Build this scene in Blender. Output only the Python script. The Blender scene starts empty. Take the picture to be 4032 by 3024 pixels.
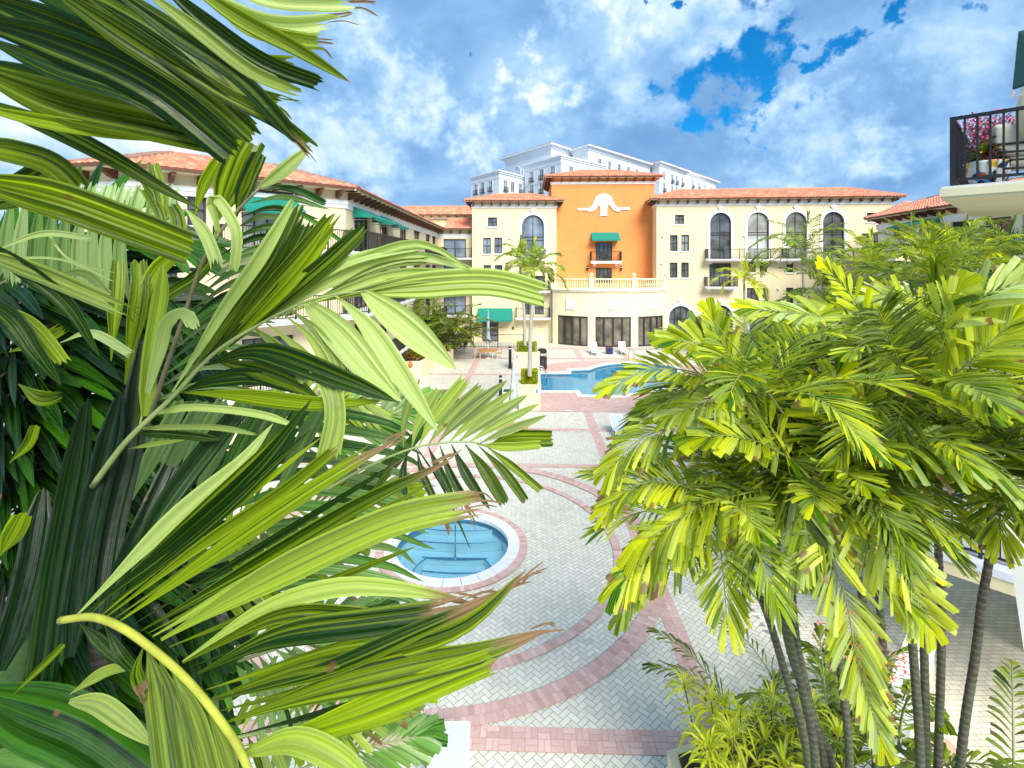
import bpy, math, random
import numpy as np
from mathutils import Vector, Matrix
from mathutils.geometry import tessellate_polygon
R = math.radians
random.seed(7)
SC = bpy.context.scene
COL = SC.collection
# ------------------------------------------------------------------ camera
H = 8.5            # eye height on a balcony
F = 2000.0         # focal length in pixels of the 4032 px wide photograph
HZ = 1035.0        # row of the horizon
PSI = math.atan(59.0 / F)
cam_d = bpy.data.cameras.new("camera"); cam = bpy.data.objects.new("camera", cam_d); COL.objects.link(cam)
cam.location = (0, 0, H); cam.rotation_euler = (R(90), 0, PSI)
cam_d.sensor_width = 36; cam_d.lens = F / 4032 * 36
cam_d.shift_y = -(1512 - HZ) / 4032
cam_d.clip_start = 0.05; cam_d.clip_end = 3000
SC.camera = cam
SC.view_settings.view_transform = 'Standard'; SC.view_settings.look = 'None'
SC.view_settings.gamma = 1; SC.view_settings.exposure = 1.34
SC.cycles.max_bounces = 10; SC.cycles.transparent_max_bounces = 16
SC.cycles.transmission_bounces = 8
SUN_EL, SUN_AZ = R(40), R(156)      # direction towards the sun, azimuth from +Y clockwise
sun_d = bpy.data.lights.new("sun", 'SUN'); sun = bpy.data.objects.new("sun", sun_d); COL.objects.link(sun)
sun_d.energy = 2.4; sun_d.angle = R(32); sun_d.color = (1, .955, .87)
sun.rotation_euler = (R(90) - SUN_EL, 0, -SUN_AZ + math.pi)
sun.location = (0, -20, 60)

def sky_world():
    w = bpy.data.worlds.new("World"); SC.world = w; w.use_nodes = True
    nt = w.node_tree; N = nt.nodes; L = nt.links
    bg = N['Background']
    sky = N.new('ShaderNodeTexSky'); sky.sky_type = 'NISHITA'; sky.sun_disc = False
    sky.sun_elevation = SUN_EL; sky.sun_rotation = SUN_AZ
    tc = N.new('ShaderNodeTexCoord')
    def vmath(op, a, b=None):
        n = N.new('ShaderNodeVectorMath'); n.operation = op
        for i, v in enumerate((a, b)):
            if v is None: continue
            if isinstance(v, (tuple, list)): n.inputs[i].default_value = v
            else: L.new(v, n.inputs[i])
        return n
    def m(op, a, b=0.0, clamp=False):
        n = N.new('ShaderNodeMath'); n.operation = op; n.use_clamp = clamp
        for i, v in enumerate((a, b)):
            if isinstance(v, (int, float)): n.inputs[i].default_value = v
            else: L.new(v, n.inputs[i])
        return n.outputs[0]
    d = tc.outputs['Generated']
    sep = N.new('ShaderNodeSeparateXYZ'); L.new(d, sep.inputs[0])
    # a layer of cloud seen in perspective
    zz = m('ADD', m('MAXIMUM', sep.outputs[2], 0.0), 0.42)
    cx = N.new('ShaderNodeCombineXYZ')
    L.new(m('DIVIDE', sep.outputs[0], zz), cx.inputs[0]); L.new(m('DIVIDE', sep.outputs[1], zz), cx.inputs[1])
    cx.inputs[2].default_value = 3.1
    def noise(scale, detail, rough, dist=0.0, off=(0, 0, 0), stretch=(1, 1, 1)):
        mp = N.new('ShaderNodeMapping'); mp.inputs['Location'].default_value = off; mp.inputs['Scale'].default_value = stretch
        mp.inputs['Rotation'].default_value = (0, 0, R(-35))
        L.new(cx.outputs[0], mp.inputs[0])
        n = N.new('ShaderNodeTexNoise'); n.inputs['Scale'].default_value = scale; n.inputs['Detail'].default_value = detail
        n.inputs['Roughness'].default_value = rough; n.inputs['Distortion'].default_value = dist
        L.new(mp.outputs[0], n.inputs['Vector']); return n.outputs['Fac']
    def ramp(x, a, b):
        n = N.new('ShaderNodeMapRange'); n.interpolation_type = 'SMOOTHSTEP'
        n.inputs[1].default_value = a; n.inputs[2].default_value = b
        L.new(x, n.inputs[0]); return n.outputs[0]
    def blob(px, py, rad, warp=0.16):
        v = ray(px, py).normalized()
        dn = vmath('NORMALIZE', vmath('ADD', d, vmath('SCALE', wv.outputs[0]).outputs[0]).outputs[0])
        dn.inputs[0]
        ds = vmath('DISTANCE', dn.outputs[0], tuple(v)).outputs['Value']
        return ramp(ds, rad, rad * .25)
    # warp field
    wn = N.new('ShaderNodeTexNoise'); wn.inputs['Scale'].default_value = 7.5; wn.inputs['Detail'].default_value = 6; wn.inputs['Roughness'].default_value = .6
    L.new(d, wn.inputs['Vector'])
    wv = vmath('SUBTRACT', wn.outputs['Color'], (.5, .5, .5))
    def blob(px, py, rad, amp=.55):
        v = ray(px, py).normalized()
        sc = N.new('ShaderNodeVectorMath'); sc.operation = 'SCALE'; L.new(wv.outputs[0], sc.inputs[0]); sc.inputs[3].default_value = amp
        ad = vmath('ADD', d, sc.outputs[0])
        ds = vmath('DISTANCE', ad.outputs[0], tuple(v)).outputs['Value']
        return ramp(ds, rad * 1.25, rad * .1)
    blue = None
    for (px, py, r_) in SKY_HOLES:
        b = blob(px, py, r_)
        blue = b if blue is None else m('MAXIMUM', blue, b)
    white = None
    for (px, py, r_) in SKY_WHITES:
        b = blob(px, py, r_)
        white = b if white is None else m('MAXIMUM', white, b)
    n1 = noise(1.1, 7, .50, .4)
    n2 = noise(2.6, 8, .55, .5, (4.3, 1.7, 0), (1, .7, 1))
    n3 = noise(7.0, 6, .6, .3, (1.3, 5.7, 0))
    # brightness of the cloud, 0 = blue grey underside, 1 = lit white
    br = m('ADD', m('MULTIPLY', n1, .40), m('ADD', m('MULTIPLY', n2, .42), m('MULTIPLY', n3, .15)))
    low = m('MULTIPLY', m('SUBTRACT', .38, m('MAXIMUM', sep.outputs[2], 0.0), True), .20)
    lit = ramp(m('ADD', m('ADD', br, low), m('MULTIPLY', white, .13)), .41, .74)
    cr = N.new('ShaderNodeValToRGB'); e = cr.color_ramp.elements
    e[0].position = 0; e[0].color = (.16, .33, .60, 1); e[1].position = 1; e[1].color = (.93, .96, 1, 1)
    k = e.new(.25); k.color = (.24, .44, .72, 1)
    k = e.new(.5); k.color = (.36, .57, .83, 1)
    k = e.new(.76); k.color = (.58, .74, .91, 1)
    L.new(lit, cr.inputs[0])
    cl = N.new('ShaderNodeMix'); cl.data_type = 'RGBA'; cl.blend_type = 'MULTIPLY'; cl.inputs[0].default_value = 1
    L.new(cr.outputs[0], cl.inputs[6]); cl.inputs[7].default_value = (CLOUD_GAIN,) * 3 + (1,)
    hole = ramp(m('ADD', m('MULTIPLY', blue, .42), m('ADD', m('MULTIPLY', n2, .34), m('MULTIPLY', n1, .12))), .37, .60)
    mulsky = N.new('ShaderNodeMix'); mulsky.data_type = 'RGBA'; mulsky.blend_type = 'MULTIPLY'; mulsky.inputs[0].default_value = 1
    L.new(sky.outputs[0], mulsky.inputs[6]); mulsky.inputs[7].default_value = (.03, .42, .72, 1)
    mix = N.new('ShaderNodeMix'); mix.data_type = 'RGBA'; L.new(hole, mix.inputs[0])
    L.new(cl.outputs[2], mix.inputs[6]); L.new(mulsky.outputs[2], mix.inputs[7])
    L.new(mix.outputs[2], bg.inputs[0]); bg.inputs[1].default_value = .1
CLOUD_GAIN = 5.0
SKY_HOLES = [(2980, 250, .13), (2860, 330, .10), (3080, 150, .10), (2950, 420, .09), (3250, 90, .07), (3480, 150, .07), (3650, 90, .06), (1830, 75, .03), (2540, 60, .05)]
SKY_WHITES = [(2560, 130, .14), (2700, 90, .12), (2850, 40, .12), (2980, 10, .10), (3850, 230, .16), (1950, 480, .09), (1880, 530, .07), (1650, 420, .08), (1500, 300, .10), (1300, 620, .12), (1250, 700, .1), (600, 480, .22), (2380, 30, .10), (3200, 560, .10), (3450, 620, .08), (250, 460, .2), (2080, 330, .06)]

# ------------------------------------------------------------------ picture -> world
FWD = Vector((-math.sin(PSI), math.cos(PSI), 0)); RGT = Vector((math.cos(PSI), math.sin(PSI), 0)); EYE = Vector((0, 0, H))
def ray(px, py): return FWD + RGT * ((px - 2016) / F) + Vector((0, 0, -(py - HZ) / F))
def G(px, py, z=0.0):
    d = ray(px, py); return EYE + d * ((z - H) / d.z)
def PY(px, py, Y):
    d = ray(px, py); return EYE + d * (Y / d.y)
def S(x, y, depth):            # point at a depth, x, y read off the 2212 px wide view
    return EYE + ray(x * 1.82278, y * 1.82278) * depth
def z1(x, y): return 1800 + .40687 * x, 500 + .40687 * y
def z2(x, y): return 2500 + .5425 * x, 650 + .5425 * y
def z3(x, y): return 1500 + .5425 * x, 1000 + .5425 * y
def z4(x, y): return 200 + .8137 * x, 500 + .8137 * y
def z5(x, y): return 3400 + .6032 * x, .6032 * y
def z6(x, y): return 1000 + .5877 * x, 850 + .5877 * y
sky_world()

# ------------------------------------------------------------------ materials
def new_mat(name):
    mt = bpy.data.materials.new(name); mt.use_nodes = True
    return mt, mt.node_tree.nodes, mt.node_tree.links, mt.node_tree.nodes['Principled BSDF']
def plain(name, col, rough=.6, var=.06, scale=3.0, bump=0.0, bscale=40, metal=0.0, spec=.5, dirt=None, coord='Object'):
    mt, N, L, P = new_mat(name)
    P.inputs['Roughness'].default_value = rough; P.inputs['Metallic'].default_value = metal
    P.inputs['Specular IOR Level'].default_value = spec
    tc = N.new('ShaderNodeTexCoord')
    n = N.new('ShaderNodeTexNoise'); n.inputs['Scale'].default_value = scale; n.inputs['Detail'].default_value = 8; n.inputs['Roughness'].default_value = .65
    L.new(tc.outputs[coord], n.inputs['Vector'])
    cr = N.new('ShaderNodeValToRGB'); e = cr.color_ramp.elements
    e[0].position = .25; e[0].color = tuple(max(0, c * (1 - var * 2)) for c in col) + (1,)
    e[1].position = .75; e[1].color = tuple(min(1, c * (1 + var)) for c in col) + (1,)
    L.new(n.outputs['Fac'], cr.inputs[0]); out = cr.outputs[0]
    if dirt:
        n2 = N.new('ShaderNodeTexNoise'); n2.inputs['Scale'].default_value = dirt[1]; n2.inputs['Detail'].default_value = 6
        mp = N.new('ShaderNodeMapping'); mp.inputs['Scale'].default_value = (1, 1, .18)
        L.new(tc.outputs[coord], mp.inputs[0]); L.new(mp.outputs[0], n2.inputs['Vector'])
        mr = N.new('ShaderNodeMapRange'); mr.inputs[1].default_value = .52; mr.inputs[2].default_value = .8; mr.inputs[4].default_value = dirt[2]
        L.new(n2.outputs['Fac'], mr.inputs[0])
        mx = N.new('ShaderNodeMix'); mx.data_type = 'RGBA'; L.new(mr.outputs[0], mx.inputs[0]); L.new(out, mx.inputs[6]); mx.inputs[7].default_value = dirt[0] + (1,)
        out = mx.outputs[2]
    L.new(out, P.inputs['Base Color'])
    if bump:
        nb = N.new('ShaderNodeTexNoise'); nb.inputs['Scale'].default_value = bscale; nb.inputs['Detail'].default_value = 4
        L.new(tc.outputs[coord], nb.inputs['Vector'])
        b = N.new('ShaderNodeBump'); b.inputs['Strength'].default_value = bump; b.inputs['Distance'].default_value = .02
        L.new(nb.outputs['Fac'], b.inputs['Height']); L.new(b.outputs[0], P.inputs['Normal'])
    return mt
def attr_mat(name, lo, hi, rough=.75, nz=.25, scale=14, stain=None):
    """colour between lo and hi by the per-piece attribute 'tint', with fine mottling"""
    mt, N, L, P = new_mat(name); P.inputs['Roughness'].default_value = rough
    P.inputs['Specular IOR Level'].default_value = .3
    at = N.new('ShaderNodeAttribute'); at.attribute_name = 'tint'
    sp = N.new('ShaderNodeSeparateColor'); L.new(at.outputs['Color'], sp.inputs[0])
    tc = N.new('ShaderNodeTexCoord'); n = N.new('ShaderNodeTexNoise'); n.inputs['Scale'].default_value = scale; n.inputs['Detail'].default_value = 6
    L.new(tc.outputs['Object'], n.inputs['Vector'])
    a = N.new('ShaderNodeMath'); a.operation = 'MULTIPLY_ADD'; L.new(n.outputs['Fac'], a.inputs[0]); a.inputs[1].default_value = nz * 2; a.inputs[2].default_value = -nz
    b = N.new('ShaderNodeMath'); b.use_clamp = True; L.new(a.outputs[0], b.inputs[0]); L.new(sp.outputs[0], b.inputs[1])
    mx = N.new('ShaderNodeMix'); mx.data_type = 'RGBA'; L.new(b.outputs[0], mx.inputs[0]); mx.inputs[6].default_value = lo + (1,); mx.inputs[7].default_value = hi + (1,)
    out = mx.outputs[2]
    if stain:
        n2 = N.new('ShaderNodeTexNoise'); n2.inputs['Scale'].default_value = .45; n2.inputs['Detail'].default_value = 7; n2.inputs['Roughness'].default_value = .7
        L.new(tc.outputs['Object'], n2.inputs['Vector'])
        mr = N.new('ShaderNodeMapRange'); mr.inputs[1].default_value = .5; mr.inputs[2].default_value = .78; mr.inputs[4].default_value = stain[1]
        L.new(n2.outputs['Fac'], mr.inputs[0])
        m2 = N.new('ShaderNodeMix'); m2.data_type = 'RGBA'; L.new(mr.outputs[0], m2.inputs[0]); L.new(out, m2.inputs[6]); m2.inputs[7].default_value = stain[0] + (1,)
        out = m2.outputs[2]
    L.new(out, P.inputs['Base Color'])
    return mt
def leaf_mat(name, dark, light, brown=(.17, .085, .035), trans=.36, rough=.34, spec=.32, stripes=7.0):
    """pleated palm leaf: 'tint' r = dark..light, g = how far the tip is dried, b = pale lime, a painted translucent highlight"""
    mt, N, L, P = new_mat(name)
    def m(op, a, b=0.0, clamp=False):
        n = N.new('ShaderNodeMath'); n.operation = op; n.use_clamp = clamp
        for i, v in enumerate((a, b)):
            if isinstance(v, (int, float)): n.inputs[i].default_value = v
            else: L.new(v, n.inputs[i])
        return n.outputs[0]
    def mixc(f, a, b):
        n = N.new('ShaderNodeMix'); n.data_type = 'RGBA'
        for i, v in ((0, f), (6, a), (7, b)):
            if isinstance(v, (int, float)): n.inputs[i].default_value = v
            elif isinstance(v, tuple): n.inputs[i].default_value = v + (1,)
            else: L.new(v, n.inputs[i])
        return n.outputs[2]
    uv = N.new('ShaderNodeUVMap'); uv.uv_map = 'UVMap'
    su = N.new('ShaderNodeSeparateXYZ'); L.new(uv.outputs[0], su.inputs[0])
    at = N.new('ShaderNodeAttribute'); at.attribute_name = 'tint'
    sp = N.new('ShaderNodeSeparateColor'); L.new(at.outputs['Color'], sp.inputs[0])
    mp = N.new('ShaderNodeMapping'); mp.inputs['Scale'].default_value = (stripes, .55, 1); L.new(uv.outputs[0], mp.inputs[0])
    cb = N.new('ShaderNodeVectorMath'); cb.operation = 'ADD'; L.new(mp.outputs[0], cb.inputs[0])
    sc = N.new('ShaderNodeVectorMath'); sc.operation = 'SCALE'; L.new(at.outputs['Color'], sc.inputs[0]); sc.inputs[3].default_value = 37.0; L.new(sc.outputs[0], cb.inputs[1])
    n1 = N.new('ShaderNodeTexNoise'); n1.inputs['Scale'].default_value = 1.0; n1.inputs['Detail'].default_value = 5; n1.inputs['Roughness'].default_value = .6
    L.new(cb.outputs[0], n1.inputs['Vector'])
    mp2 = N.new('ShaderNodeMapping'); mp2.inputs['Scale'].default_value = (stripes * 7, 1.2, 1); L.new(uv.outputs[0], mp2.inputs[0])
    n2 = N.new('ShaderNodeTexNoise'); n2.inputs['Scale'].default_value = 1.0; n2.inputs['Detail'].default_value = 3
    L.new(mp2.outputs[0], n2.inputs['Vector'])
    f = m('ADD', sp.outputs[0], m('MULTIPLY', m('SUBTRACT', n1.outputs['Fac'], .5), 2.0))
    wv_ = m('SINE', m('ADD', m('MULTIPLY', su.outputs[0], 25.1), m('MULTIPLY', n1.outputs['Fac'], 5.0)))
    f = m('ADD', f, m('MULTIPLY', wv_, .10))  # shading of the pleats painted as dark and light stripes
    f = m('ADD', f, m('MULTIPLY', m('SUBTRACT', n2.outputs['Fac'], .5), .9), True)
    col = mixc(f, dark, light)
    col = mixc(m('MULTIPLY', sp.outputs[2], 1.0), col, (.62, .76, .36))  # light shining through the blade painted as pale lime
    # dried tip: v along the leaf (0 base, 1 tip) against tint g
    nb = N.new('ShaderNodeTexNoise'); nb.inputs['Scale'].default_value = 1; nb.inputs['Detail'].default_value = 4
    mp3 = N.new('ShaderNodeMapping'); mp3.inputs['Scale'].default_value = (5, 9, 1); L.new(uv.outputs[0], mp3.inputs[0]); L.new(mp3.outputs[0], nb.inputs['Vector'])
    vv = m('ADD', su.outputs[1], m('MULTIPLY', m('SUBTRACT', nb.outputs['Fac'], .5), .28))
    mr = N.new('ShaderNodeMapRange'); mr.interpolation_type = 'SMOOTHSTEP'
    L.new(vv, mr.inputs[0]); L.new(m('SUBTRACT', 1.04, sp.outputs[1]), mr.inputs[1]); L.new(m('SUBTRACT', 1.16, sp.outputs[1]), mr.inputs[2])
    brc = mixc(n2.outputs['Fac'], brown, (.34, .23, .12))
    col = mixc(mr.outputs[0], col, brc)
    # blemish spots
    vo = N.new('ShaderNodeTexNoise'); vo.inputs['Scale'].default_value = 9; vo.inputs['Detail'].default_value = 2
    tc = N.new('ShaderNodeTexCoord'); L.new(tc.outputs['Object'], vo.inputs['Vector'])
    ms = N.new('ShaderNodeMapRange'); ms.inputs[1].default_value = .735; ms.inputs[2].default_value = .77; ms.inputs[4].default_value = .9; L.new(vo.outputs['Fac'], ms.inputs[0])
    col = mixc(ms.outputs[0], col, brown)
    L.new(col, P.inputs['Base Color'])
    mrr = N.new('ShaderNodeMapRange'); mrr.inputs[1].default_value = .3; mrr.inputs[2].default_value = .7; mrr.inputs[3].default_value = rough - .12; mrr.inputs[4].default_value = rough + .22; L.new(nb.outputs['Fac'], mrr.inputs[0]); L.new(mrr.outputs[0], P.inputs['Roughness']); P.inputs['Specular IOR Level'].default_value = spec
    bp = N.new('ShaderNodeBump'); bp.inputs['Strength'].default_value = .35; bp.inputs['Distance'].default_value = .004
    L.new(m('ADD', n1.outputs['Fac'], m('MULTIPLY', n2.outputs['Fac'], .5)), bp.inputs['Height']); L.new(bp.outputs[0], P.inputs['Normal'])
    tr = N.new('ShaderNodeBsdfTranslucent')
    tcol = N.new('ShaderNodeMix'); tcol.data_type = 'RGBA'; tcol.blend_type = 'MULTIPLY'; tcol.inputs[0].default_value = 1
    L.new(col, tcol.inputs[6]); tcol.inputs[7].default_value = (1.5, 1.35, .35, 1)
    L.new(tcol.outputs[2], tr.inputs[0])
    ms_ = N.new('ShaderNodeMixShader'); ms_.inputs[0].default_value = trans
    L.new(P.outputs[0], ms_.inputs[1]); L.new(tr.outputs[0], ms_.inputs[2])
    L.new(ms_.outputs[0], N['Material Output'].inputs[0])
    return mt
def glass_mat(name, inner, rough=.04, refl=.5, scale=.8):
    mt, N, L, P = new_mat(name)
    P.inputs['Base Color'].default_value = inner + (1,); P.inputs['Roughness'].default_value = rough
    P.inputs['Specular IOR Level'].default_value = refl; P.inputs['Coat Weight'].default_value = .6; P.inputs['Coat Roughness'].default_value = .02
    tc = N.new('ShaderNodeTexCoord'); n = N.new('ShaderNodeTexNoise'); n.inputs['Scale'].default_value = scale; n.inputs['Detail'].default_value = 5
    L.new(tc.outputs['Object'], n.inputs['Vector'])
    cr = N.new('ShaderNodeValToRGB'); e = cr.color_ramp.elements
    e[0].position = .35; e[0].color = tuple(c * .35 for c in inner) + (1,); e[1].position = .68; e[1].color = tuple(min(1, c * 1.9) for c in inner) + (1,)
    L.new(n.outputs['Fac'], cr.inputs[0]); L.new(cr.outputs[0], P.inputs['Base Color'])
    b = N.new('ShaderNodeBump'); b.inputs['Strength'].default_value = .06; n2 = N.new('ShaderNodeTexNoise'); n2.inputs['Scale'].default_value = .9
    L.new(tc.outputs['Object'], n2.inputs['Vector']); L.new(n2.outputs['Fac'], b.inputs['Height']); L.new(b.outputs[0], P.inputs['Coat Normal'])
    return mt
def water_mat(name, tint, bump=.05, scale=2.5):
    mt, N, L, P = new_mat(name); N.remove(P)
    tr = N.new('ShaderNodeBsdfTransparent'); tr.inputs[0].default_value = tint + (1,)
    gl = N.new('ShaderNodeBsdfGlossy'); gl.inputs['Roughness'].default_value = .03
    fr = N.new('ShaderNodeFresnel'); fr.inputs[0].default_value = 1.33
    tc = N.new('ShaderNodeTexCoord'); n = N.new('ShaderNodeTexNoise'); n.inputs['Scale'].default_value = scale; n.inputs['Detail'].default_value = 4
    L.new(tc.outputs['Object'], n.inputs['Vector'])
    b = N.new('ShaderNodeBump'); b.inputs['Strength'].default_value = bump; b.inputs['Distance'].default_value = .1; L.new(n.outputs['Fac'], b.inputs['Height'])
    L.new(b.outputs[0], gl.inputs['Normal']); L.new(b.outputs[0], fr.inputs['Normal'])
    mx = N.new('ShaderNodeMixShader'); L.new(fr.outputs[0], mx.inputs[0]); L.new(tr.outputs[0], mx.inputs[1]); L.new(gl.outputs[0], mx.inputs[2])
    L.new(mx.outputs[0], N['Material Output'].inputs[0]); return mt

CREAM = plain('cream_stucco', (.81, .69, .44), .85, .04, 1.2, .25, 60, dirt=((.56, .46, .32), .9, .45))
CREAM_PALE = plain('pale_cream_stucco', (.81, .75, .50), .85, .04, 1.2, .2, 60, dirt=((.55, .50, .36), .6, .35))
ORANGE = plain('orange_stucco', (.86, .31, .09), .85, .06, 1.5, .25, 50, dirt=((.58, .19, .06), .7, .55))
WHITE = plain('white_trim', (.80, .80, .78), .6, .03, 4, .1, 30)
TOWERW = plain('white_tower_stucco', (.70, .74, .78), .8, .03, .3)
TRIMGREY = plain('pale_grey_trim', (.74, .74, .70), .7, .03, 4)
BROWN = plain('dark_brown_timber', (.16, .055, .028), .6, .2, 6)
BLACK = plain('black_metal', (.018, .017, .018), .45, .2, 10)
FRAME = plain('dark_window_frame', (.035, .030, .028), .4, .1, 10)
TEAL = plain('teal_canvas', (.005, .235, .17), .8, .08, 5, .15, 30)
DGREEN = plain('dark_green_canvas', (.006, .07, .055), .8, .08, 5, .15, 30)
GLASS = glass_mat('dark_window_glass', (.085, .095, .10))
GLASSW = glass_mat('window_glass_with_pale_blind', (.30, .31, .28), .1, .4, .35)
GLASSB = glass_mat('window_glass_blue_reflection', (.16, .20, .25), .05, .5, .5)
TILE = attr_mat('terracotta_roof_tile', (.68, .22, .12), (.95, .44, .28), .75, .3, 9)
RIDGE = plain('terracotta_ridge_tile', (.78, .27, .15), .75, .2, 6)
RIDGEG = plain('weathered_ridge_mortar', (.42, .25, .18), .85, .25, 6)
POOLT = plain('pool_plaster', (.30, .66, .80), .5, .04, 1.2)
SPAT = plain('spa_plaster', (.74, .85, .88), .5, .05, 1.5)
TILEB = plain('blue_waterline_tile', (.10, .30, .44), .25, .4, 22)
COPING = plain('white_stone_coping', (.80, .79, .77), .6, .06, 7, .1, 30)
WATER = water_mat('clear_pool_water', (.58, .90, .98), .05, 2.2)
WATERS = water_mat('clear_spa_water', (.66, .90, .96), .03, 3)
STEEL = plain('brushed_steel', (.55, .57, .6), .22, .05, 8, metal=1)
PLASTIC = plain('white_resin', (.78, .80, .82), .45, .03, 8)
SLING = plain('white_sling_fabric', (.50, .56, .60), .8, .05, 60)
WOODO = plain('orange_varnished_wood', (.72, .27, .06), .35, .25, 9)
BARK = plain('ringed_palm_bark', (.10, .085, .062), .85, .35, 12, .5, 30)
BARKP = plain('pale_palm_bark', (.45, .43, .37), .85, .2, 8, .4, 24)
def ringed(mt, sc=9.0, dark=.35):
    N, L = mt.node_tree.nodes, mt.node_tree.links; P = N['Principled BSDF']; src = P.inputs['Base Color'].links[0].from_socket
    tc = N.new('ShaderNodeTexCoord'); w = N.new('ShaderNodeTexWave'); w.bands_direction = 'Z'; w.inputs['Scale'].default_value = sc; w.inputs['Distortion'].default_value = 2.5; w.inputs['Detail'].default_value = 3
    L.new(tc.outputs['Object'], w.inputs[0]); mr = N.new('ShaderNodeMapRange'); mr.inputs[1].default_value = .55; mr.inputs[2].default_value = .95; mr.inputs[4].default_value = .4; L.new(w.outputs['Fac'], mr.inputs[0])
    n = N.new('ShaderNodeTexNoise'); n.inputs['Scale'].default_value = 1.6; L.new(tc.outputs['Object'], n.inputs[0])
    g = N.new('ShaderNodeMix'); g.data_type = 'RGBA'; m2 = N.new('ShaderNodeMapRange'); m2.inputs[1].default_value = .45; m2.inputs[2].default_value = .7; L.new(n.outputs['Fac'], m2.inputs[0]); L.new(m2.outputs[0], g.inputs[0]); L.new(src, g.inputs[6]); g.inputs[7].default_value = (.07, .11, .035, 1)
    x = N.new('ShaderNodeMix'); x.data_type = 'RGBA'; L.new(mr.outputs[0], x.inputs[0]); L.new(g.outputs[2], x.inputs[6]); x.inputs[7].default_value = (.22, .20, .16, 1) if dark < .5 else (.25, .24, .2, 1)
    L.new(x.outputs[2], P.inputs['Base Color'])
ringed(BARK, 4.2)
SHAFT = plain('green_crownshaft', (.06, .15, .03), .4, .35, 9)
RACH = plain('yellow_green_leaf_stalk', (.42, .44, .045), .4, .2, 12)
RACHG = plain('green_leaf_stalk', (.26, .33, .10), .4, .2, 12)
RACHB = plain('brown_leaf_stalk', (.19, .16, .08), .5, .25, 12)
LEAF = leaf_mat('glossy_palm_leaf', (.003, .032, .0005), (.33, .47, .001))
LEAFY = leaf_mat('lime_palm_leaf', (.020, .13, .002), (.70, .75, .008), trans=.42)
LEAFD = leaf_mat('shaded_palm_leaf', (.001, .011, .002), (.04, .15, .004), trans=.15, rough=.3)  # leaf copy with the shade deep in the foliage put into its colour
LEAFB = leaf_mat('bluish_green_palm_leaf', (.002, .028, .006), (.12, .32, .03), trans=.2, rough=.26)
LEAFP = leaf_mat('pale_sunlit_palm_leaf', (.16, .30, .02), (.64, .74, .28), trans=.35, rough=.3, spec=.8)

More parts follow.
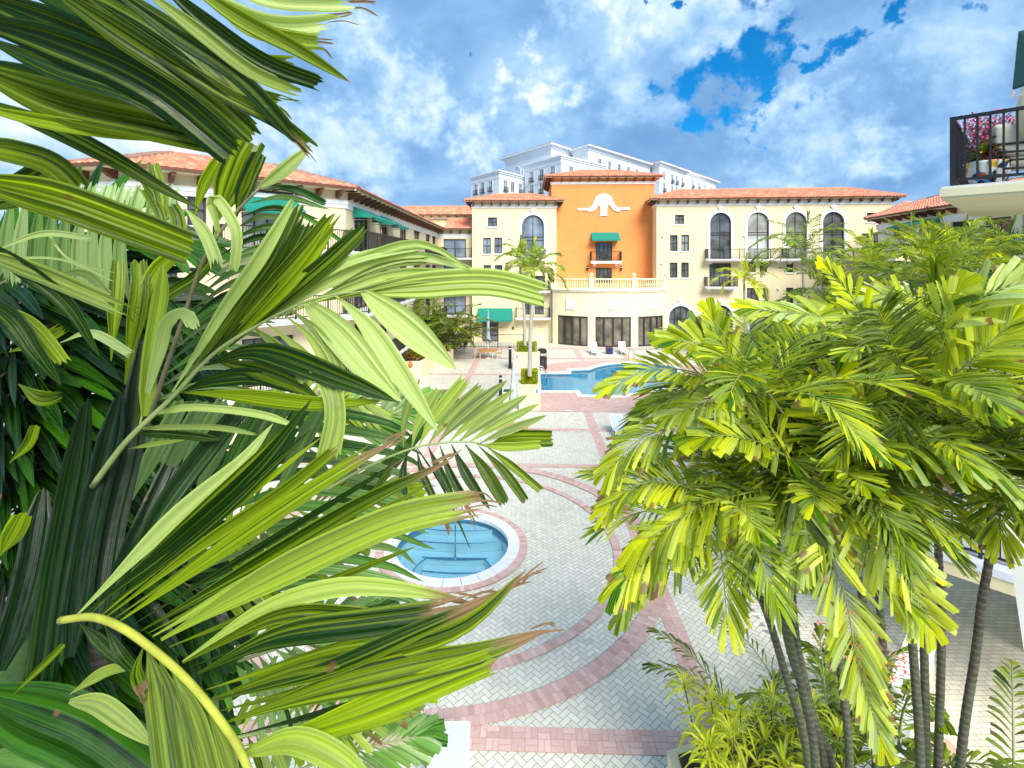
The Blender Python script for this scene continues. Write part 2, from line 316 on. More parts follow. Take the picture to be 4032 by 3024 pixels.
# ------------------------------------------------------------------ mesh helpers
LOC = {}
class MB:
    def __init__(s): s.v = []; s.f = []; s.uv = []; s.c = []; s.smooth = False
    def add(s, vs, fs, tint=None, uvs=None):
        b = len(s.v); s.v.extend([tuple(v) for v in vs])
        for f in fs:
            s.f.append(tuple(i + b for i in f)); s.c.append(tint)
            s.uv.append([uvs[i] for i in f] if uvs else None)
    def box(s, lo, hi, tint=None):
        x0, y0, z0 = lo; x1, y1, z1_ = hi
        s.add([(x0, y0, z0), (x1, y0, z0), (x1, y1, z0), (x0, y1, z0), (x0, y0, z1_), (x1, y0, z1_), (x1, y1, z1_), (x0, y1, z1_)],
              [(0, 3, 2, 1), (4, 5, 6, 7), (0, 1, 5, 4), (1, 2, 6, 5), (2, 3, 7, 6), (3, 0, 4, 7)], tint)
    def fbox(s, fr, u0, u1, n0, n1, a, b, tint=None):      # box in a wall frame: along, outwards, up
        c = [fr.p(u, n, z) for z in (a, b) for (u, n) in ((u0, n0), (u1, n0), (u1, n1), (u0, n1))]
        s.add(c, [(0, 1, 2, 3), (4, 7, 6, 5), (0, 4, 5, 1), (1, 5, 6, 2), (2, 6, 7, 3), (3, 7, 4, 0)], tint)
    def tube(s, pts, r, seg=8, cap=True, tint=None):
        pts = [Vector(p) for p in pts]; n = len(pts); rs = r if isinstance(r, (list, tuple)) else [r] * n
        rings = []; prev = None
        for i, p in enumerate(pts):
            t = (pts[min(i + 1, n - 1)] - pts[max(i - 1, 0)]).normalized()
            if prev is None:
                a = Vector((0, 0, 1)) if abs(t.z) < .9 else Vector((1, 0, 0))
                x = t.cross(a).normalized()
            else:
                x = (prev - t * prev.dot(t)).normalized()
            prev = x; y = t.cross(x)
            rings.append([p + (x * math.cos(2 * math.pi * k / seg) + y * math.sin(2 * math.pi * k / seg)) * rs[i] for k in range(seg)])
        vs = [v for rg in rings for v in rg]; fs = []
        for i in range(n - 1):
            for k in range(seg):
                a = i * seg + k; b = i * seg + (k + 1) % seg; fs.append((a, b, b + seg, a + seg))
        if cap: fs.append(tuple(range(seg))[::-1]); fs.append(tuple((n - 1) * seg + k for k in range(seg)))
        uvs = [(k / seg, i / max(1, n - 1)) for i in range(n) for k in range(seg)]
        s.add(vs, fs, tint, uvs)
    def lathe(s, prof, c=(0, 0, 0), seg=16, tint=None):
        vs = []; fs = []
        for (r, z) in prof:
            for k in range(seg):
                a = 2 * math.pi * k / seg; vs.append((c[0] + r * math.cos(a), c[1] + r * math.sin(a), c[2] + z))
        for i in range(len(prof) - 1):
            for k in range(seg):
                a = i * seg + k; b = i * seg + (k + 1) % seg; fs.append((a, b, b + seg, a + seg))
        fs.append(tuple(range(seg))[::-1]); fs.append(tuple((len(prof) - 1) * seg + k for k in range(seg)))
        s.add(vs, fs, tint)
    def prism(s, poly, z0, z1_, tint=None):
        n = len(poly); vs = [(x, y, z0) for x, y in poly] + [(x, y, z1_) for x, y in poly]
        tr = tessellate_polygon([[Vector((x, y, 0)) for x, y in poly]])
        fs = [tuple(t)[::-1] for t in tr] + [tuple(i + n for i in t) for t in tr] + [(i, (i + 1) % n, (i + 1) % n + n, i + n) for i in range(n)]
        s.add(vs, fs, tint)
    def build(s, name, mat, parent=None, smooth=None):
        off = LOC.get(parent.name, Vector((0, 0, 0))) if parent else Vector((0, 0, 0))
        me = bpy.data.meshes.new(name)
        nv = len(s.v)
        co = np.array(s.v, dtype=np.float32).reshape(-1, 3) - np.array(off, dtype=np.float32)
        me.from_pydata([], [], []) if nv == 0 else me.from_pydata(co.tolist(), [], s.f)
        if any(u is not None for u in s.uv):
            ul = me.uv_layers.new(name='UVMap'); arr = []
            for f, u in zip(s.f, s.uv): arr.extend([c for q in u for c in q] if u else [0.0, 0.0] * len(f))
            ul.data.foreach_set('uv', arr)
        if any(c is not None for c in s.c):
            ca = me.color_attributes.new('tint', 'FLOAT_COLOR', 'CORNER'); arr = []
            for f, c in zip(s.f, s.c):
                c = c or (.5, 0, 0); c = tuple(c) + (1.0,); arr.extend(c * len(f))
            ca.data.foreach_set('color', arr)
        if smooth if smooth is not None else s.smooth: me.polygons.foreach_set('use_smooth', [True] * len(me.polygons))
        for m_ in (mat if isinstance(mat, (list, tuple)) else [mat]): me.materials.append(m_)
        o = bpy.data.objects.new(name, me); COL.objects.link(o)
        LOC[o.name] = off
        if parent: o.parent = parent
        return o
def tag(o, label=None, cat=None, group=None, kind=None):
    if label: o['label'] = label
    if cat: o['category'] = cat
    if group: o['group'] = group
    if kind: o['kind'] = kind
    return o
def thing(name, label, cat, loc=(0, 0, 0), rz=0.0, group=None):
    o = bpy.data.objects.new(name, None); COL.objects.link(o); o.location = loc; o.rotation_euler = (0, 0, rz)
    o.empty_display_size = .2
    LOC[o.name] = Vector(loc); return tag(o, label, cat, group)
def local_thing(*a, **k):          # a thing whose parts are written in its own coordinates
    o = thing(*a, **k); LOC[o.name] = Vector((0, 0, 0)); return o
def children(o): return [c for c in bpy.data.objects if c.parent == o]
def copy_tree(root, loc=None, rz=None, label=None, scale=None):
    c = root.copy(); COL.objects.link(c)
    def rec(a, b):
        for ch in list(a.children):
            d = ch.copy(); COL.objects.link(d); d.parent = b; rec(ch, d)
    rec(root, c)
    if loc is not None: c.location = loc
    if rz is not None: c.rotation_euler = (0, 0, rz)
    if label: c['label'] = label
    if scale: c.scale = scale
    return c
class Frame:                        # vertical wall from A to B, n = outwards
    def __init__(s, A, B):
        s.A = Vector((A[0], A[1], 0)); B = Vector((B[0], B[1], 0)); s.L = (B - s.A).length; s.u = (B - s.A) / s.L
        s.n = Vector((s.u.y, -s.u.x, 0))
    def p(s, u, n, z): q = s.A + s.u * u + s.n * n; return (q.x, q.y, z)
    def hit(s, px, py):             # photo pixel -> (along, up) on the wall
        d = ray(px, py); t = (s.A - EYE).dot(s.n) / d.dot(s.n); q = EYE + d * t
        return (q - s.A).dot(s.u), q.z
def rect(u0, z0, u1, z1_): return [(u0, z0), (u1, z0), (u1, z1_), (u0, z1_)]
def arch(u0, z0, u1, z1_, n=14):
    r = (u1 - u0) / 2; c = (u0 + u1) / 2; zs = z1_ - r
    return [(u0, z0), (u1, z0)] + [(c + r * math.cos(math.pi * k / n), zs + r * math.sin(math.pi * k / n)) for k in range(n + 1)]
def wall(fr, z0, z1_, holes, mat, parent, name='wall', reveal=.22, u0=0, u1=None):
    u1 = fr.L if u1 is None else u1
    mb = MB(); loops = [rect(u0, z0, u1, z1_)] + holes
    flat = [p for l in loops for p in l]
    tr = tessellate_polygon([[Vector((a, b, 0)) for a, b in l] for l in loops])
    mb.add([fr.p(a, 0, b) for a, b in flat], [tuple(t) for t in tr])
    for hl in holes:
        n = len(hl); mb.add([fr.p(a, 0, b) for a, b in hl] + [fr.p(a, -reveal, b) for a, b in hl], [(i, (i + 1) % n, (i + 1) % n + n, i + n) for i in range(n)])
    # back and ends
    mb.add([fr.p(u0 + .006, -.002, z0), fr.p(u0 + .006, -.35, z0), fr.p(u0 + .006, -.35, z1_), fr.p(u0 + .006, -.002, z1_)], [(0, 1, 2, 3)])
    mb.add([fr.p(u1 - .006, -.002, z0), fr.p(u1 - .006, -.35, z0), fr.p(u1 - .006, -.35, z1_), fr.p(u1 - .006, -.002, z1_)], [(0, 1, 2, 3)])
    return mb.build(name, mat, parent)
def outline(mb, fr, poly, w, n0, n1, closed=True):
    """band of width w inside an outline"""
    cx = sum(p[0] for p in poly) / len(poly); cz = sum(p[1] for p in poly) / len(poly)
    n = len(poly); inn = []
    for i in range(n):
        a, b, c = poly[i - 1], poly[i], poly[(i + 1) % n]
        e1 = Vector((b[0] - a[0], b[1] - a[1])).normalized(); e2 = Vector((c[0] - b[0], c[1] - b[1])).normalized()
        nn = Vector((-(e1.y + e2.y), e1.x + e2.x)); nn = nn.normalized() if nn.length > 1e-6 else Vector((-e1.y, e1.x))
        k = w / max(.35, nn.dot(Vector((-e1.y, e1.x)))); inn.append((b[0] + nn.x * k, b[1] + nn.y * k))
    vs = [fr.p(a, n1, b) for a, b in poly] + [fr.p(a, n1, b) for a, b in inn] + [fr.p(a, n0, b) for a, b in poly] + [fr.p(a, n0, b) for a, b in inn]
    fs = []
    for i in range(n if closed else n - 1):
        j = (i + 1) % n
        fs += [(i, j, j + n, i + n), (i + n, j + n, j + 3 * n, i + 3 * n), (j, i, i + 2 * n, j + 2 * n)]
    mb.add(vs, fs)
def window(fr, shape, parent, kind='rect', glass=None, sill=True, mull=1, trans=(.5,), depth=.20, name='window', trim=False, key=False):
    """glass pane with its frame and sill, set back in a hole"""
    us = [p[0] for p in shape]; zs = [p[1] for p in shape]; u0, u1, a, b = min(us), max(us), min(zs), max(zs)
    mb = MB(); tr = tessellate_polygon([[Vector((x, y, 0)) for x, y in shape]])
    mb.add([fr.p(x, -depth, y) for x, y in shape], [tuple(t) for t in tr])
    w = mb.build(name, glass or GLASS, parent)
    mb = MB(); outline(mb, fr, shape, .07, -depth - .02, -depth + .06)
    for k in range(1, mull + 1):
        c = u0 + (u1 - u0) * k / (mull + 1); top = b if kind == 'rect' else b
        mb.fbox(fr, c - .03, c + .03, -depth + .004, -depth + .05, a + .07, top - .07)
    for t in trans:
        z = a + (b - a) * t; mb.fbox(fr, u0 + .07, u1 - .07, -depth + .006, -depth + .052, z - .035, z + .035)
    mb.build('window_frame', FRAME, w)
    if sill:
        mb = MB(); mb.fbox(fr, u0 - .10, u1 + .10, -.05, .09, a - .16, a - .003); mb.build('window_sill', WHITE, w)
    if trim:
        mb = MB(); r = (u1 - u0) / 2; c = (u0 + u1) / 2; zc = b - r; n = 18
        W = .30; path = [(u0, a)] + [(c - r * math.cos(math.pi * k / n), zc + r * math.sin(math.pi * k / n)) for k in range(n + 1)] + [(u1, a)]
        out = [(u0 - W, a)] + [(c - (r + W) * math.cos(math.pi * k / n), zc + (r + W) * math.sin(math.pi * k / n)) for k in range(n + 1)] + [(u1 + W, a)]
        m_ = len(path); vs = [fr.p(x, .08, y) for x, y in path] + [fr.p(x, .08, y) for x, y in out] + [fr.p(x, -.03, y) for x, y in path] + [fr.p(x, -.01, y) for x, y in out]
        fs = []
        for i in range(m_ - 1): fs += [(i, i + 1, i + 1 + m_, i + m_), (i, i + 2 * m_, i + 1 + 2 * m_, i + 1), (i + m_, i + 1 + m_, i + 1 + 3 * m_, i + 3 * m_)]
        mb.add(vs, fs); mb.build('arch_surround', WHITE, w)
        if key:
            mb = MB(); z = b + W - .1
            pts = [(-.16, 0), (.16, 0), (.24, .30), (.42, .52), (.40, .66), (.18, .60), (0, .84), (-.18, .60), (-.40, .66), (-.42, .52), (-.24, .30)]
            pts = [(c + x * .72, z + y * .72) for x, y in pts]; n = len(pts)
            tr = tessellate_polygon([[Vector((x, y, 0)) for x, y in pts]])
            mb.add([fr.p(x, .15, y) for x, y in pts] + [fr.p(x, .004, y) for x, y in pts], [tuple(t) for t in tr] + [(i, (i + 1) % n, (i + 1) % n + n, i + n) for i in range(n)])
            mb.build('keystone', WHITE, w)
    return w
def railing(pts, z, h, parent, name='railing', gap=.115, post=1.6, mat=None, bar=.011):
    """metal railing along plan points standing on height z"""
    mb = MB(); mat = mat or BLACK
    for (x0, y0), (x1, y1) in zip(pts, pts[1:]):
        a = Vector((x0, y0, 0)); b = Vector((x1, y1, 0)); L_ = (b - a).length
        if L_ < .02: continue
        fr = Frame((x0, y0), (x1, y1))
        mb.fbox(fr, 0, L_, -.028, .028, z + h - .05, z + h); mb.fbox(fr, 0, L_, -.018, .018, z + .08, z + .12)
        n = max(1, round(L_ / gap))
        for i in range(1, n):
            u = L_ * i / n; mb.fbox(fr, u - bar, u + bar, -bar, bar, z + .119, z + h - .051)
        k = max(1, round(L_ / post))
        for i in range(k + 1):
            u = L_ * i / k; mb.fbox(fr, u - .03, u + .03, -.031, .031, z, z + h + .003)
    return mb.build(name, mat, parent)
def roof_plane(mb, e0, e1, r0, r1, tw=.32, tl=.42, amp=.085, seg=4):
    """barrel tiled slope: eave e0->e1, ridge r0->r1"""
    e0, e1, r0, r1 = map(Vector, (e0, e1, r0, r1)); u = (e1 - e0).normalized()
    nr = max(1, int(round((((r0 + r1) / 2) - ((e0 + e1) / 2)).length / tl)))
    up = ((r0 + r1) / 2 - (e0 + e1) / 2); up = (up - u * up.dot(u)); slope_len = up.length; w = up.normalized(); nrm = u.cross(w).normalized()
    if nrm.z < 0: nrm = -nrm
    Ltot = (e1 - e0).length; a1 = (r0 - e0).dot(u); b1 = (r1 - e0).dot(u)
    nt = max(1, int(round(Ltot / tw))); step = Ltot / (nt * seg)
    for i in range(nr):
        v0, v1 = i / nr, (i + 1) / nr
        for t in range(nt):
            xs = [(t * seg + k) * step for k in range(seg + 1)]
            lo0, hi0 = a1 * v0, Ltot + (b1 - Ltot) * v0; lo1, hi1 = a1 * v1, Ltot + (b1 - Ltot) * v1
            if xs[-1] <= lo0 or xs[0] >= hi0: continue
            A = []; B = []
            for x in xs:
                h = amp * abs(math.cos(math.pi * (x / (step * seg)))) ** .8
                xa = min(max(x, lo0), hi0); xb = min(max(x, lo1), hi1)
                A.append(e0 + u * xa + w * (slope_len * v0) + nrm * (h + .05)); B.append(e0 + u * xb + w * (slope_len * (v1 + .02)) + nrm * (h * .9 + .008))
            C = [p - nrm * .045 for p in A]
            n = seg + 1; tint = (random.random(), 0, 0)
            mb.add(A + B + C, [(k, k + 1, k + 1 + n, k + n) for k in range(seg)] + [(k + 2 * n, k + 1 + 2 * n, k + 1, k) for k in range(seg)], tint)
def ridge(mb, a, b, r=.15, step=.4):
    a = Vector(a); b = Vector(b); L_ = (b - a).length; n = max(1, int(L_ / step))
    for i in range(n):
        p = a.lerp(b, i / n); q = a.lerp(b, (i + 1.08) / n); mb.tube([p, q], [r * 1.08, r * .88], 8)
# ================================================================== central building
YF = 54.6
hotel = thing('hotel_building', 'long cream hotel building with orange centre tower and terracotta roofs behind the pool', 'building', (8, YF, 0))
def rects(fr, conv, items): 
    out = []
    for (a, b, c, d) in items:
        q0 = conv(a, b); q1 = conv(c, d); mx, my = (q0[0] + q1[0]) / 2, (q0[1] + q1[1]) / 2
        u0 = fr.hit(q0[0], my)[0]; u1 = fr.hit(q1[0], my)[0]; t = fr.hit(mx, q0[1])[1]; bt = fr.hit(mx, q1[1])[1]
        out.append((u0, bt, u1, t))
    return out
def eaves(parent, fr, u0, u1, z, over=.75, spacing=1.0, name_b='roof_bracket'):
    """soffit board, fascia and brackets along a wall top"""
    mb = MB(); mb.fbox(fr, u0 - over, u1 + over, .004, over - .06, z, z + .08); mb.build('soffit', CREAM, parent)
    mb = MB(); mb.fbox(fr, u0 - over, u1 + over, over - .05, over + .02, z + .04, z + .17); mb.build('fascia', BROWN, parent)
    n = int((u1 - u0) / spacing); b0 = None
    for i in range(n + 1):
        u = u0 + .15 + (u1 - u0 - .3) * i / max(1, n); p = fr.p(u, 0, z)
        if b0 is None:
            m_ = MB(); pr = [(0, 0), (over - .1, 0), (over - .1, -.14), (over * .6, -.2), (over * .42, -.30), (.12, -.36), (0, -.36)]
            k = len(pr); tr = tessellate_polygon([[Vector((a, b, 0)) for a, b in pr]])
            for s_ in (1,):
                vs = [fr.n * a + fr.u * w_ + Vector((0, 0, b)) for w_ in (-.08, .08) for a, b in pr]
                m_.add(vs, [tuple(t)[::-1] for t in tr] + [tuple(j + k for j in t) for t in tr] + [(j, (j + 1) % k, (j + 1) % k + k, j + k) for j in range(k)])
            par = parent; off = LOC[par.name]; LOC[par.name] = Vector((0, 0, 0)); b0 = m_.build(name_b, BROWN, par); LOC[par.name] = off; o = b0
        else:
            o = b0.copy(); COL.objects.link(o)
        o.location = Vector(p) - LOC[parent.name] - Vector((0, 0, .004))
def hip_roof(parent, A, B, depth, z, rise, over=.8, hips=(True, True), back=True):
    """hipped roof over a block whose front wall runs A->B"""
    fr = Frame(A, B); L_ = fr.L; o = over
    e = [fr.p(-o, o, z), fr.p(L_ + o, o, z), fr.p(L_ + o, -depth - o, z), fr.p(-o, -depth - o, z)]
    run = (depth + 2 * o) / 2
    ra = fr.p(-o + (run if hips[0] else 0), -depth / 2, z + rise); rb = fr.p(L_ + o - (run if hips[1] else 0), -depth / 2, z + rise)
    mb = MB(); roof_plane(mb, e[0], e[1], ra, rb)
    if hips[0]: roof_plane(mb, e[3], e[0], ra, ra)
    if hips[1]: roof_plane(mb, e[1], e[2], rb, rb)
    # plain back slope closes the roof
    mb.add([e[2], e[3], ra, rb], [(0, 1, 2, 3)], (.5, 0, 0)); mb.add([tuple(Vector(q) - Vector((0, 0, .03))) for q in e], [(0, 1, 2, 3)], (.2, 0, 0))
    r_ = mb.build('roof', TILE, parent)
    m2 = MB(); up = Vector((0, 0, .05))
    ridge(m2, Vector(ra) + up, Vector(rb) + up)
    if hips[0]: ridge(m2, Vector(e[0]) + up, Vector(ra) + up); ridge(m2, Vector(e[3]) + up, Vector(ra) + up)
    if hips[1]: ridge(m2, Vector(e[1]) + up, Vector(rb) + up); ridge(m2, Vector(e[2]) + up, Vector(rb) + up)
    m2.build('ridge_tiles', RIDGE, r_)
    return fr
def band(parent, fr, u0, u1, z, h, prj=.10, mat=None, name='cornice'):
    mb = MB(); mb.fbox(fr, u0 - prj, u1 + prj, .003, prj * .6, z, z + h * .5); mb.fbox(fr, u0 - prj, u1 + prj, .003, prj, z + h * .5 - .001, z + h)
    return mb.build(name, mat or WHITE, parent)
def awning(parent, fr, u0, u1, z0, z1_, out, mat=None, name='awning'):
    mb = MB(); h = .16
    a, b = fr.p(u0, .03, z1_), fr.p(u1, .03, z1_); c, d = fr.p(u1 + .06, out, z0 + h), fr.p(u0 - .06, out, z0 + h)
    c2, d2 = fr.p(u1 + .06, out, z0), fr.p(u0 - .06, out, z0)
    e_, f_ = fr.p(u0, .03, z0 + h), fr.p(u1, .03, z0 + h)
    mb.add([a, b, c, d, c2, d2, e_, f_], [(0, 3, 2, 1), (3, 5, 4, 2), (0, 6, 3), (1, 2, 7)])
    o = mb.build(name, mat or TEAL, parent)
    fm = MB()
    for u in (u0 + .05, u1 - .05): fm.tube([fr.p(u, .03, z1_ - .05), fr.p(u, out - .03, z0 + h - .04)], .02, 6); fm.tube([fr.p(u, .03, z0 + .05), fr.p(u, out - .03, z0 + .05)], .02, 6)
    fm.tube([fr.p(u0, out - .03, z0 + .05), fr.p(u1, out - .03, z0 + .05)], .02, 6)
    fm.build('awning_frame', STEEL, o); return o
def balcony(parent, fr, u0, u1, z, out, rail_h=1.05, slab=.22, corb=True, col=None):
    mb = MB(); mb.fbox(fr, u0, u1, .004, out, z - slab * .55, z); mb.fbox(fr, u0 + .06, u1 - .06, .003, out - .06, z - slab, z - slab * .55 + .001)
    b = mb.build('balcony', col or WHITE, parent)
    pts = [fr.p(u0 + .08, .02, 0)[:2], fr.p(u0 + .08, out - .08, 0)[:2], fr.p(u1 - .08, out - .08, 0)[:2], fr.p(u1 - .08, .02, 0)[:2]]
    railing(pts, z + .002, rail_h, b)
    if corb:
        for u in (u0 + .5, u1 - .5):
            m_ = MB(); m_.fbox(fr, u - .15, u + .15, .002, out * .6, z - slab - .18, z - slab - .002); m_.fbox(fr, u - .13, u + .13, .002, out * .35, z - slab - .32, z - slab - .179)
            m_.build('balcony_corbel', WHITE, b)
    return b

# ---- left cream block
A1 = PY(1859, 1035, YF); B1 = PY(2191, 1035, YF); f1 = Frame(A1, B1)
ZT1 = f1.hit(2020, 797)[1]
w_small = rects(f1, z1, [(298, 875, 386, 963)]); w_pair = rects(f1, z1, [(252, 1072, 326, 1226), (360, 1070, 436, 1224), (256, 1337, 328, 1452), (365, 1337, 438, 1452)])
w_arch = rects(f1, z1, [(628, 852, 840, 1275)])
w_low = rects(f1, z3, [(1035, 345, 1105, 440), (1115, 345, 1182, 440)]); w_door = rects(f1, z3, [(735, 487, 853, 640)])
w_door = [(w_door[0][0], .02, w_door[0][2], w_door[0][3])]
w_mid = rects(f1, z1, [(660, 1440, 850, 1580)])
holes = [rect(*w) for w in w_small + w_pair + w_low + w_door + w_mid] + [arch(*w_arch[0])]
wall(f1, 0, ZT1, holes, CREAM, hotel)
for w in w_small: window(f1, rect(*w), hotel, glass=GLASSB)
for i, w in enumerate(w_pair): window(f1, rect(*w), hotel, glass=GLASSB if i < 2 else GLASS, trans=(.5,), mull=1)
for w in w_low: window(f1, rect(*w), hotel, sill=False)
window(f1, arch(*w_arch[0]), hotel, kind='arch', mull=1, trans=(.42, .5), sill=False, trim=True, key=True, glass=GLASSB)
window(f1, rect(*w_door[0]), hotel, mull=1, trans=(.3,), sill=False, name='door')
window(f1, rect(*w_mid[0]), hotel, mull=2, trans=(), sill=False)
balcony(hotel, f1, w_mid[0][0] - .3, w_mid[0][2] + .5, w_mid[0][1], 1.2)
balcony(hotel, f1, w_arch[0][0] - .2, w_arch[0][2] + .2, w_arch[0][1], .9, corb=False)
u_a = f1.hit(*z3(978, 460))[0]; u_b = f1.hit(*z3(1228, 460))[0]; balcony(hotel, f1, u_a, u_b, f1.hit(*z3(1100, 455))[1], 1.3, corb=False)
uu = f1.hit(*z3(705, 440))[0], f1.hit(*z3(955, 440))[0]; awning(hotel, f1, uu[0], uu[1], f1.hit(*z3(830, 482))[1], f1.hit(*z3(830, 404))[1] + .15, 1.3)
band(hotel, f1, 0, f1.L, f1.hit(*z1(550, 787))[1], .46)
eaves(hotel, f1, 0, f1.L, ZT1)
eaves(hotel, Frame(B1, (B1.x, B1.y + 7)), 0, 7, ZT1)
wall(Frame(B1, (B1.x, B1.y + 9)), 0, ZT1, [], CREAM, hotel)
band(hotel, Frame(B1, (B1.x, B1.y + 6)), 0, 6, f1.hit(*z1(550, 787))[1] + .003, .45)
hip_roof(hotel, A1, B1, 5.2, ZT1 + .1, 1.05)
wl = Frame((A1.x, A1.y + 6), (A1.x, A1.y)); wall(wl, 0, ZT1, [], CREAM, hotel); eaves(hotel, wl, 0, 6, ZT1)

# ---- right cream block (its front turns slightly towards the camera)
A2 = PY(2585, 1035, YF - .1); B2 = PY(3517, 1035, 53.0); f2 = Frame(A2, B2)
ZT2 = f2.hit(3000, 786)[1]
W = {}
W['small'] = rects(f2, z2, [(291, 361, 357, 428), (1684, 346, 1747, 412)])
W['pair'] = rects(f2, z2, [(255, 508, 310, 624), (337, 506, 393, 623), (1647, 496, 1699, 610), (1727, 496, 1771, 610)])
W['pair2'] = rects(f2, z2, [(253, 708, 309, 818), (336, 707, 391, 817), (822, 702, 878, 778), (905, 702, 960, 778), (1643, 695, 1697, 790), (1100, 702, 1150, 778)])
W['arch'] = rects(f2, z2, [(545, 345, 698, 682), (816, 343, 972, 681), (1092, 341, 1246, 679), (1363, 339, 1518, 677)])
W['bdoor'] = rects(f2, z2, [(540, 712, 698, 882), (1365, 712, 1515, 880)])
W['first'] = rects(f2, z2, [(812, 892, 968, 1030), (1097, 890, 1150, 1003), (1178, 890, 1230, 1003), (1400, 890, 1550, 1030)])
W['garch'] = [(a, .02, c, d) for a, b, c, d in rects(f2, z2, [(247, 1022, 418, 1262), (535, 1017, 707, 1262), (830, 1015, 1003, 1262)])]
holes = [rect(*w) for k in ('small', 'pair', 'pair2', 'bdoor', 'first') for w in W[k]] + [arch(*w) for k in ('arch', 'garch') for w in W[k]]
wall(f2, 0, ZT2, holes, CREAM, hotel)
for i, w in enumerate(W['small']): window(f2, rect(*w), hotel, glass=[GLASSW, GLASS][i])
for i, w in enumerate(W['pair']): window(f2, rect(*w), hotel, glass=[GLASS, GLASSW, GLASSW, GLASSW][i])
for i, w in enumerate(W['pair2']): window(f2, rect(*w), hotel)
for i, w in enumerate(W['arch']): window(f2, arch(*w), hotel, kind='arch', mull=1, trans=(.52, .57), sill=False, trim=True, key=True, glass=[GLASS, GLASSW, GLASSW, GLASS][i])
for i, w in enumerate(W['garch']): window(f2, arch(*w), hotel, kind='arch', mull=3, trans=(.32, .64), sill=False, trim=True, key=True)
for w in W['bdoor']: window(f2, rect(*w), hotel, mull=3, trans=(), sill=False, name='door')
for i, w in enumerate(W['first']): window(f2, rect(*w), hotel, mull=[3, 1, 1, 3][i], trans=(.5,) if i in (1, 2) else (), sill=i in (1, 2))
zb1 = W['arch'][0][1]
balcony(hotel, f2, f2.hit(*z2(505, 690))[0], f2.hit(*z2(1075, 690))[0], zb1, 1.1)
balcony(hotel, f2, f2.hit(*z2(1078, 690))[0], f2.hit(*z2(1670, 690))[0], zb1, 1.1)
balcony(hotel, f2, f2.hit(*z2(500, 890))[0], f2.hit(*z2(725, 890))[0], W['bdoor'][0][1], 1.1)
balcony(hotel, f2, f2.hit(*z2(1320, 885))[0], f2.hit(*z2(1545, 885))[0], W['bdoor'][1][1], 1.1)
band(hotel, f2, 0, f2.L, f2.hit(*z2(1000, 291))[1], .46)
eaves(hotel, f2, 0, f2.L, ZT2)
n2 = f2.n; C2 = (A2.x - n2.x * 2.6, A2.y - n2.y * 2.6 ); f2s = Frame((A2.x - n2.x * 9, A2.y - n2.y * 9), (A2.x, A2.y))
wall(f2s, 0, ZT2, [], CREAM, hotel); band(hotel, f2s, 0, 9, f2.hit(*z2(1000, 291))[1] + .002, .456); eaves(hotel, f2s, 0, 9, ZT2)
fe = Frame(B2, (B2.x - n2.x * 9, B2.y - n2.y * 9)); wall(fe, 0, ZT2, [], CREAM, hotel); eaves(hotel, fe, 0, 8, ZT2)
hip_roof(hotel, A2, B2, 5.6, ZT2 + .1, 1.30)
for (x, y) in ((200, 515), (793, 513), (195, 713), (1040, 898)):
    u, z = f2.hit(*z2(x, y)); mb = MB(); mb.fbox(f2, u - .12, u + .12, .002, .16, z - .07, z + .07); mb.build('wall_light', WHITE, hotel)
for (x, y) in ((510, 1077),):
    u, z = f1.hit(*z1(x, y)); mb = MB(); mb.fbox(f1, u - .12, u + .12, .002, .16, z - .07, z + .07); mb.build('wall_light', WHITE, hotel)

# ---- orange tower
YO = 57.0
A3 = PY(2172, 1035, YO - .1); B3 = PY(2577, 1035, YO); f3 = Frame((A3.x, YO), (B3.x, YO))
ZT3 = f3.hit(2380, 702)[1]
d_up = rects(f3, z1, [(1340, 1115, 1500, 1297)]); d_lo = rects(f3, z1, [(1340, 1362, 1497, 1510)])
wall(f3, 0, ZT3, [rect(*d_up[0]), rect(*d_lo[0])], ORANGE, hotel, name='orange_wall')
tw = Frame((A3.x, YO + 8), (A3.x, YO)); wall(tw, 10, ZT3, [], ORANGE, hotel, name='orange_wall'); eaves(hotel, tw, 0, 8, ZT3)
tw2 = Frame((B3.x, YO), (B3.x, YO + 8)); wall(tw2, 10, ZT3, [], ORANGE, hotel, name='orange_wall')
window(f3, rect(*d_up[0]), hotel, mull=3, trans=(.2,), sill=False, name='door'); window(f3, rect(*d_lo[0]), hotel, mull=3, trans=(.2,), sill=False, name='door')
zc = f3.hit(*z1(1400, 555))[1]; band(hotel, f3, 0, f3.L, zc, f3.hit(*z1(1400, 530))[1] - zc, .12)
eaves(hotel, f3, 0, f3.L, ZT3); hip_roof(hotel, (A3.x, YO), (B3.x, YO), 7.5, ZT3 + .1, 1.38)
u_a, u_b = f3.hit(*z1(1298, 1060))[0], f3.hit(*z1(1560, 1060))[0]
awning(hotel, f3, u_a, u_b, f3.hit(*z1(1400, 1106))[1], f3.hit(*z1(1400, 1020))[1], 1.1)
balcony(hotel, f3, f3.hit(*z1(1284, 1300))[0], f3.hit(*z1(1582, 1300))[0], f3.hit(*z1(1430, 1297))[1], 1.0, slab=.28)
for x in (1260, 1585):
    u, z = f3.hit(*z1(x, 1372)); p = f3.p(u, .22, z - .25); mb = MB(); mb.lathe([(.02, .0), (.10, .06), (.05, .12), (.11, .18), (.13, .48), (.15, .5), (.04, .62), (.01, .68)], p, 10); mb.fbox(f3, u - .03, u + .03, .003, .2, z + .05, z + .11)
    l_ = mb.build('wall_lantern', BLACK, hotel); m2 = MB(); m2.lathe([(.10, .26), (.135, .44)], p, 10); m2.build('lantern_glass', PLASTIC, l_)
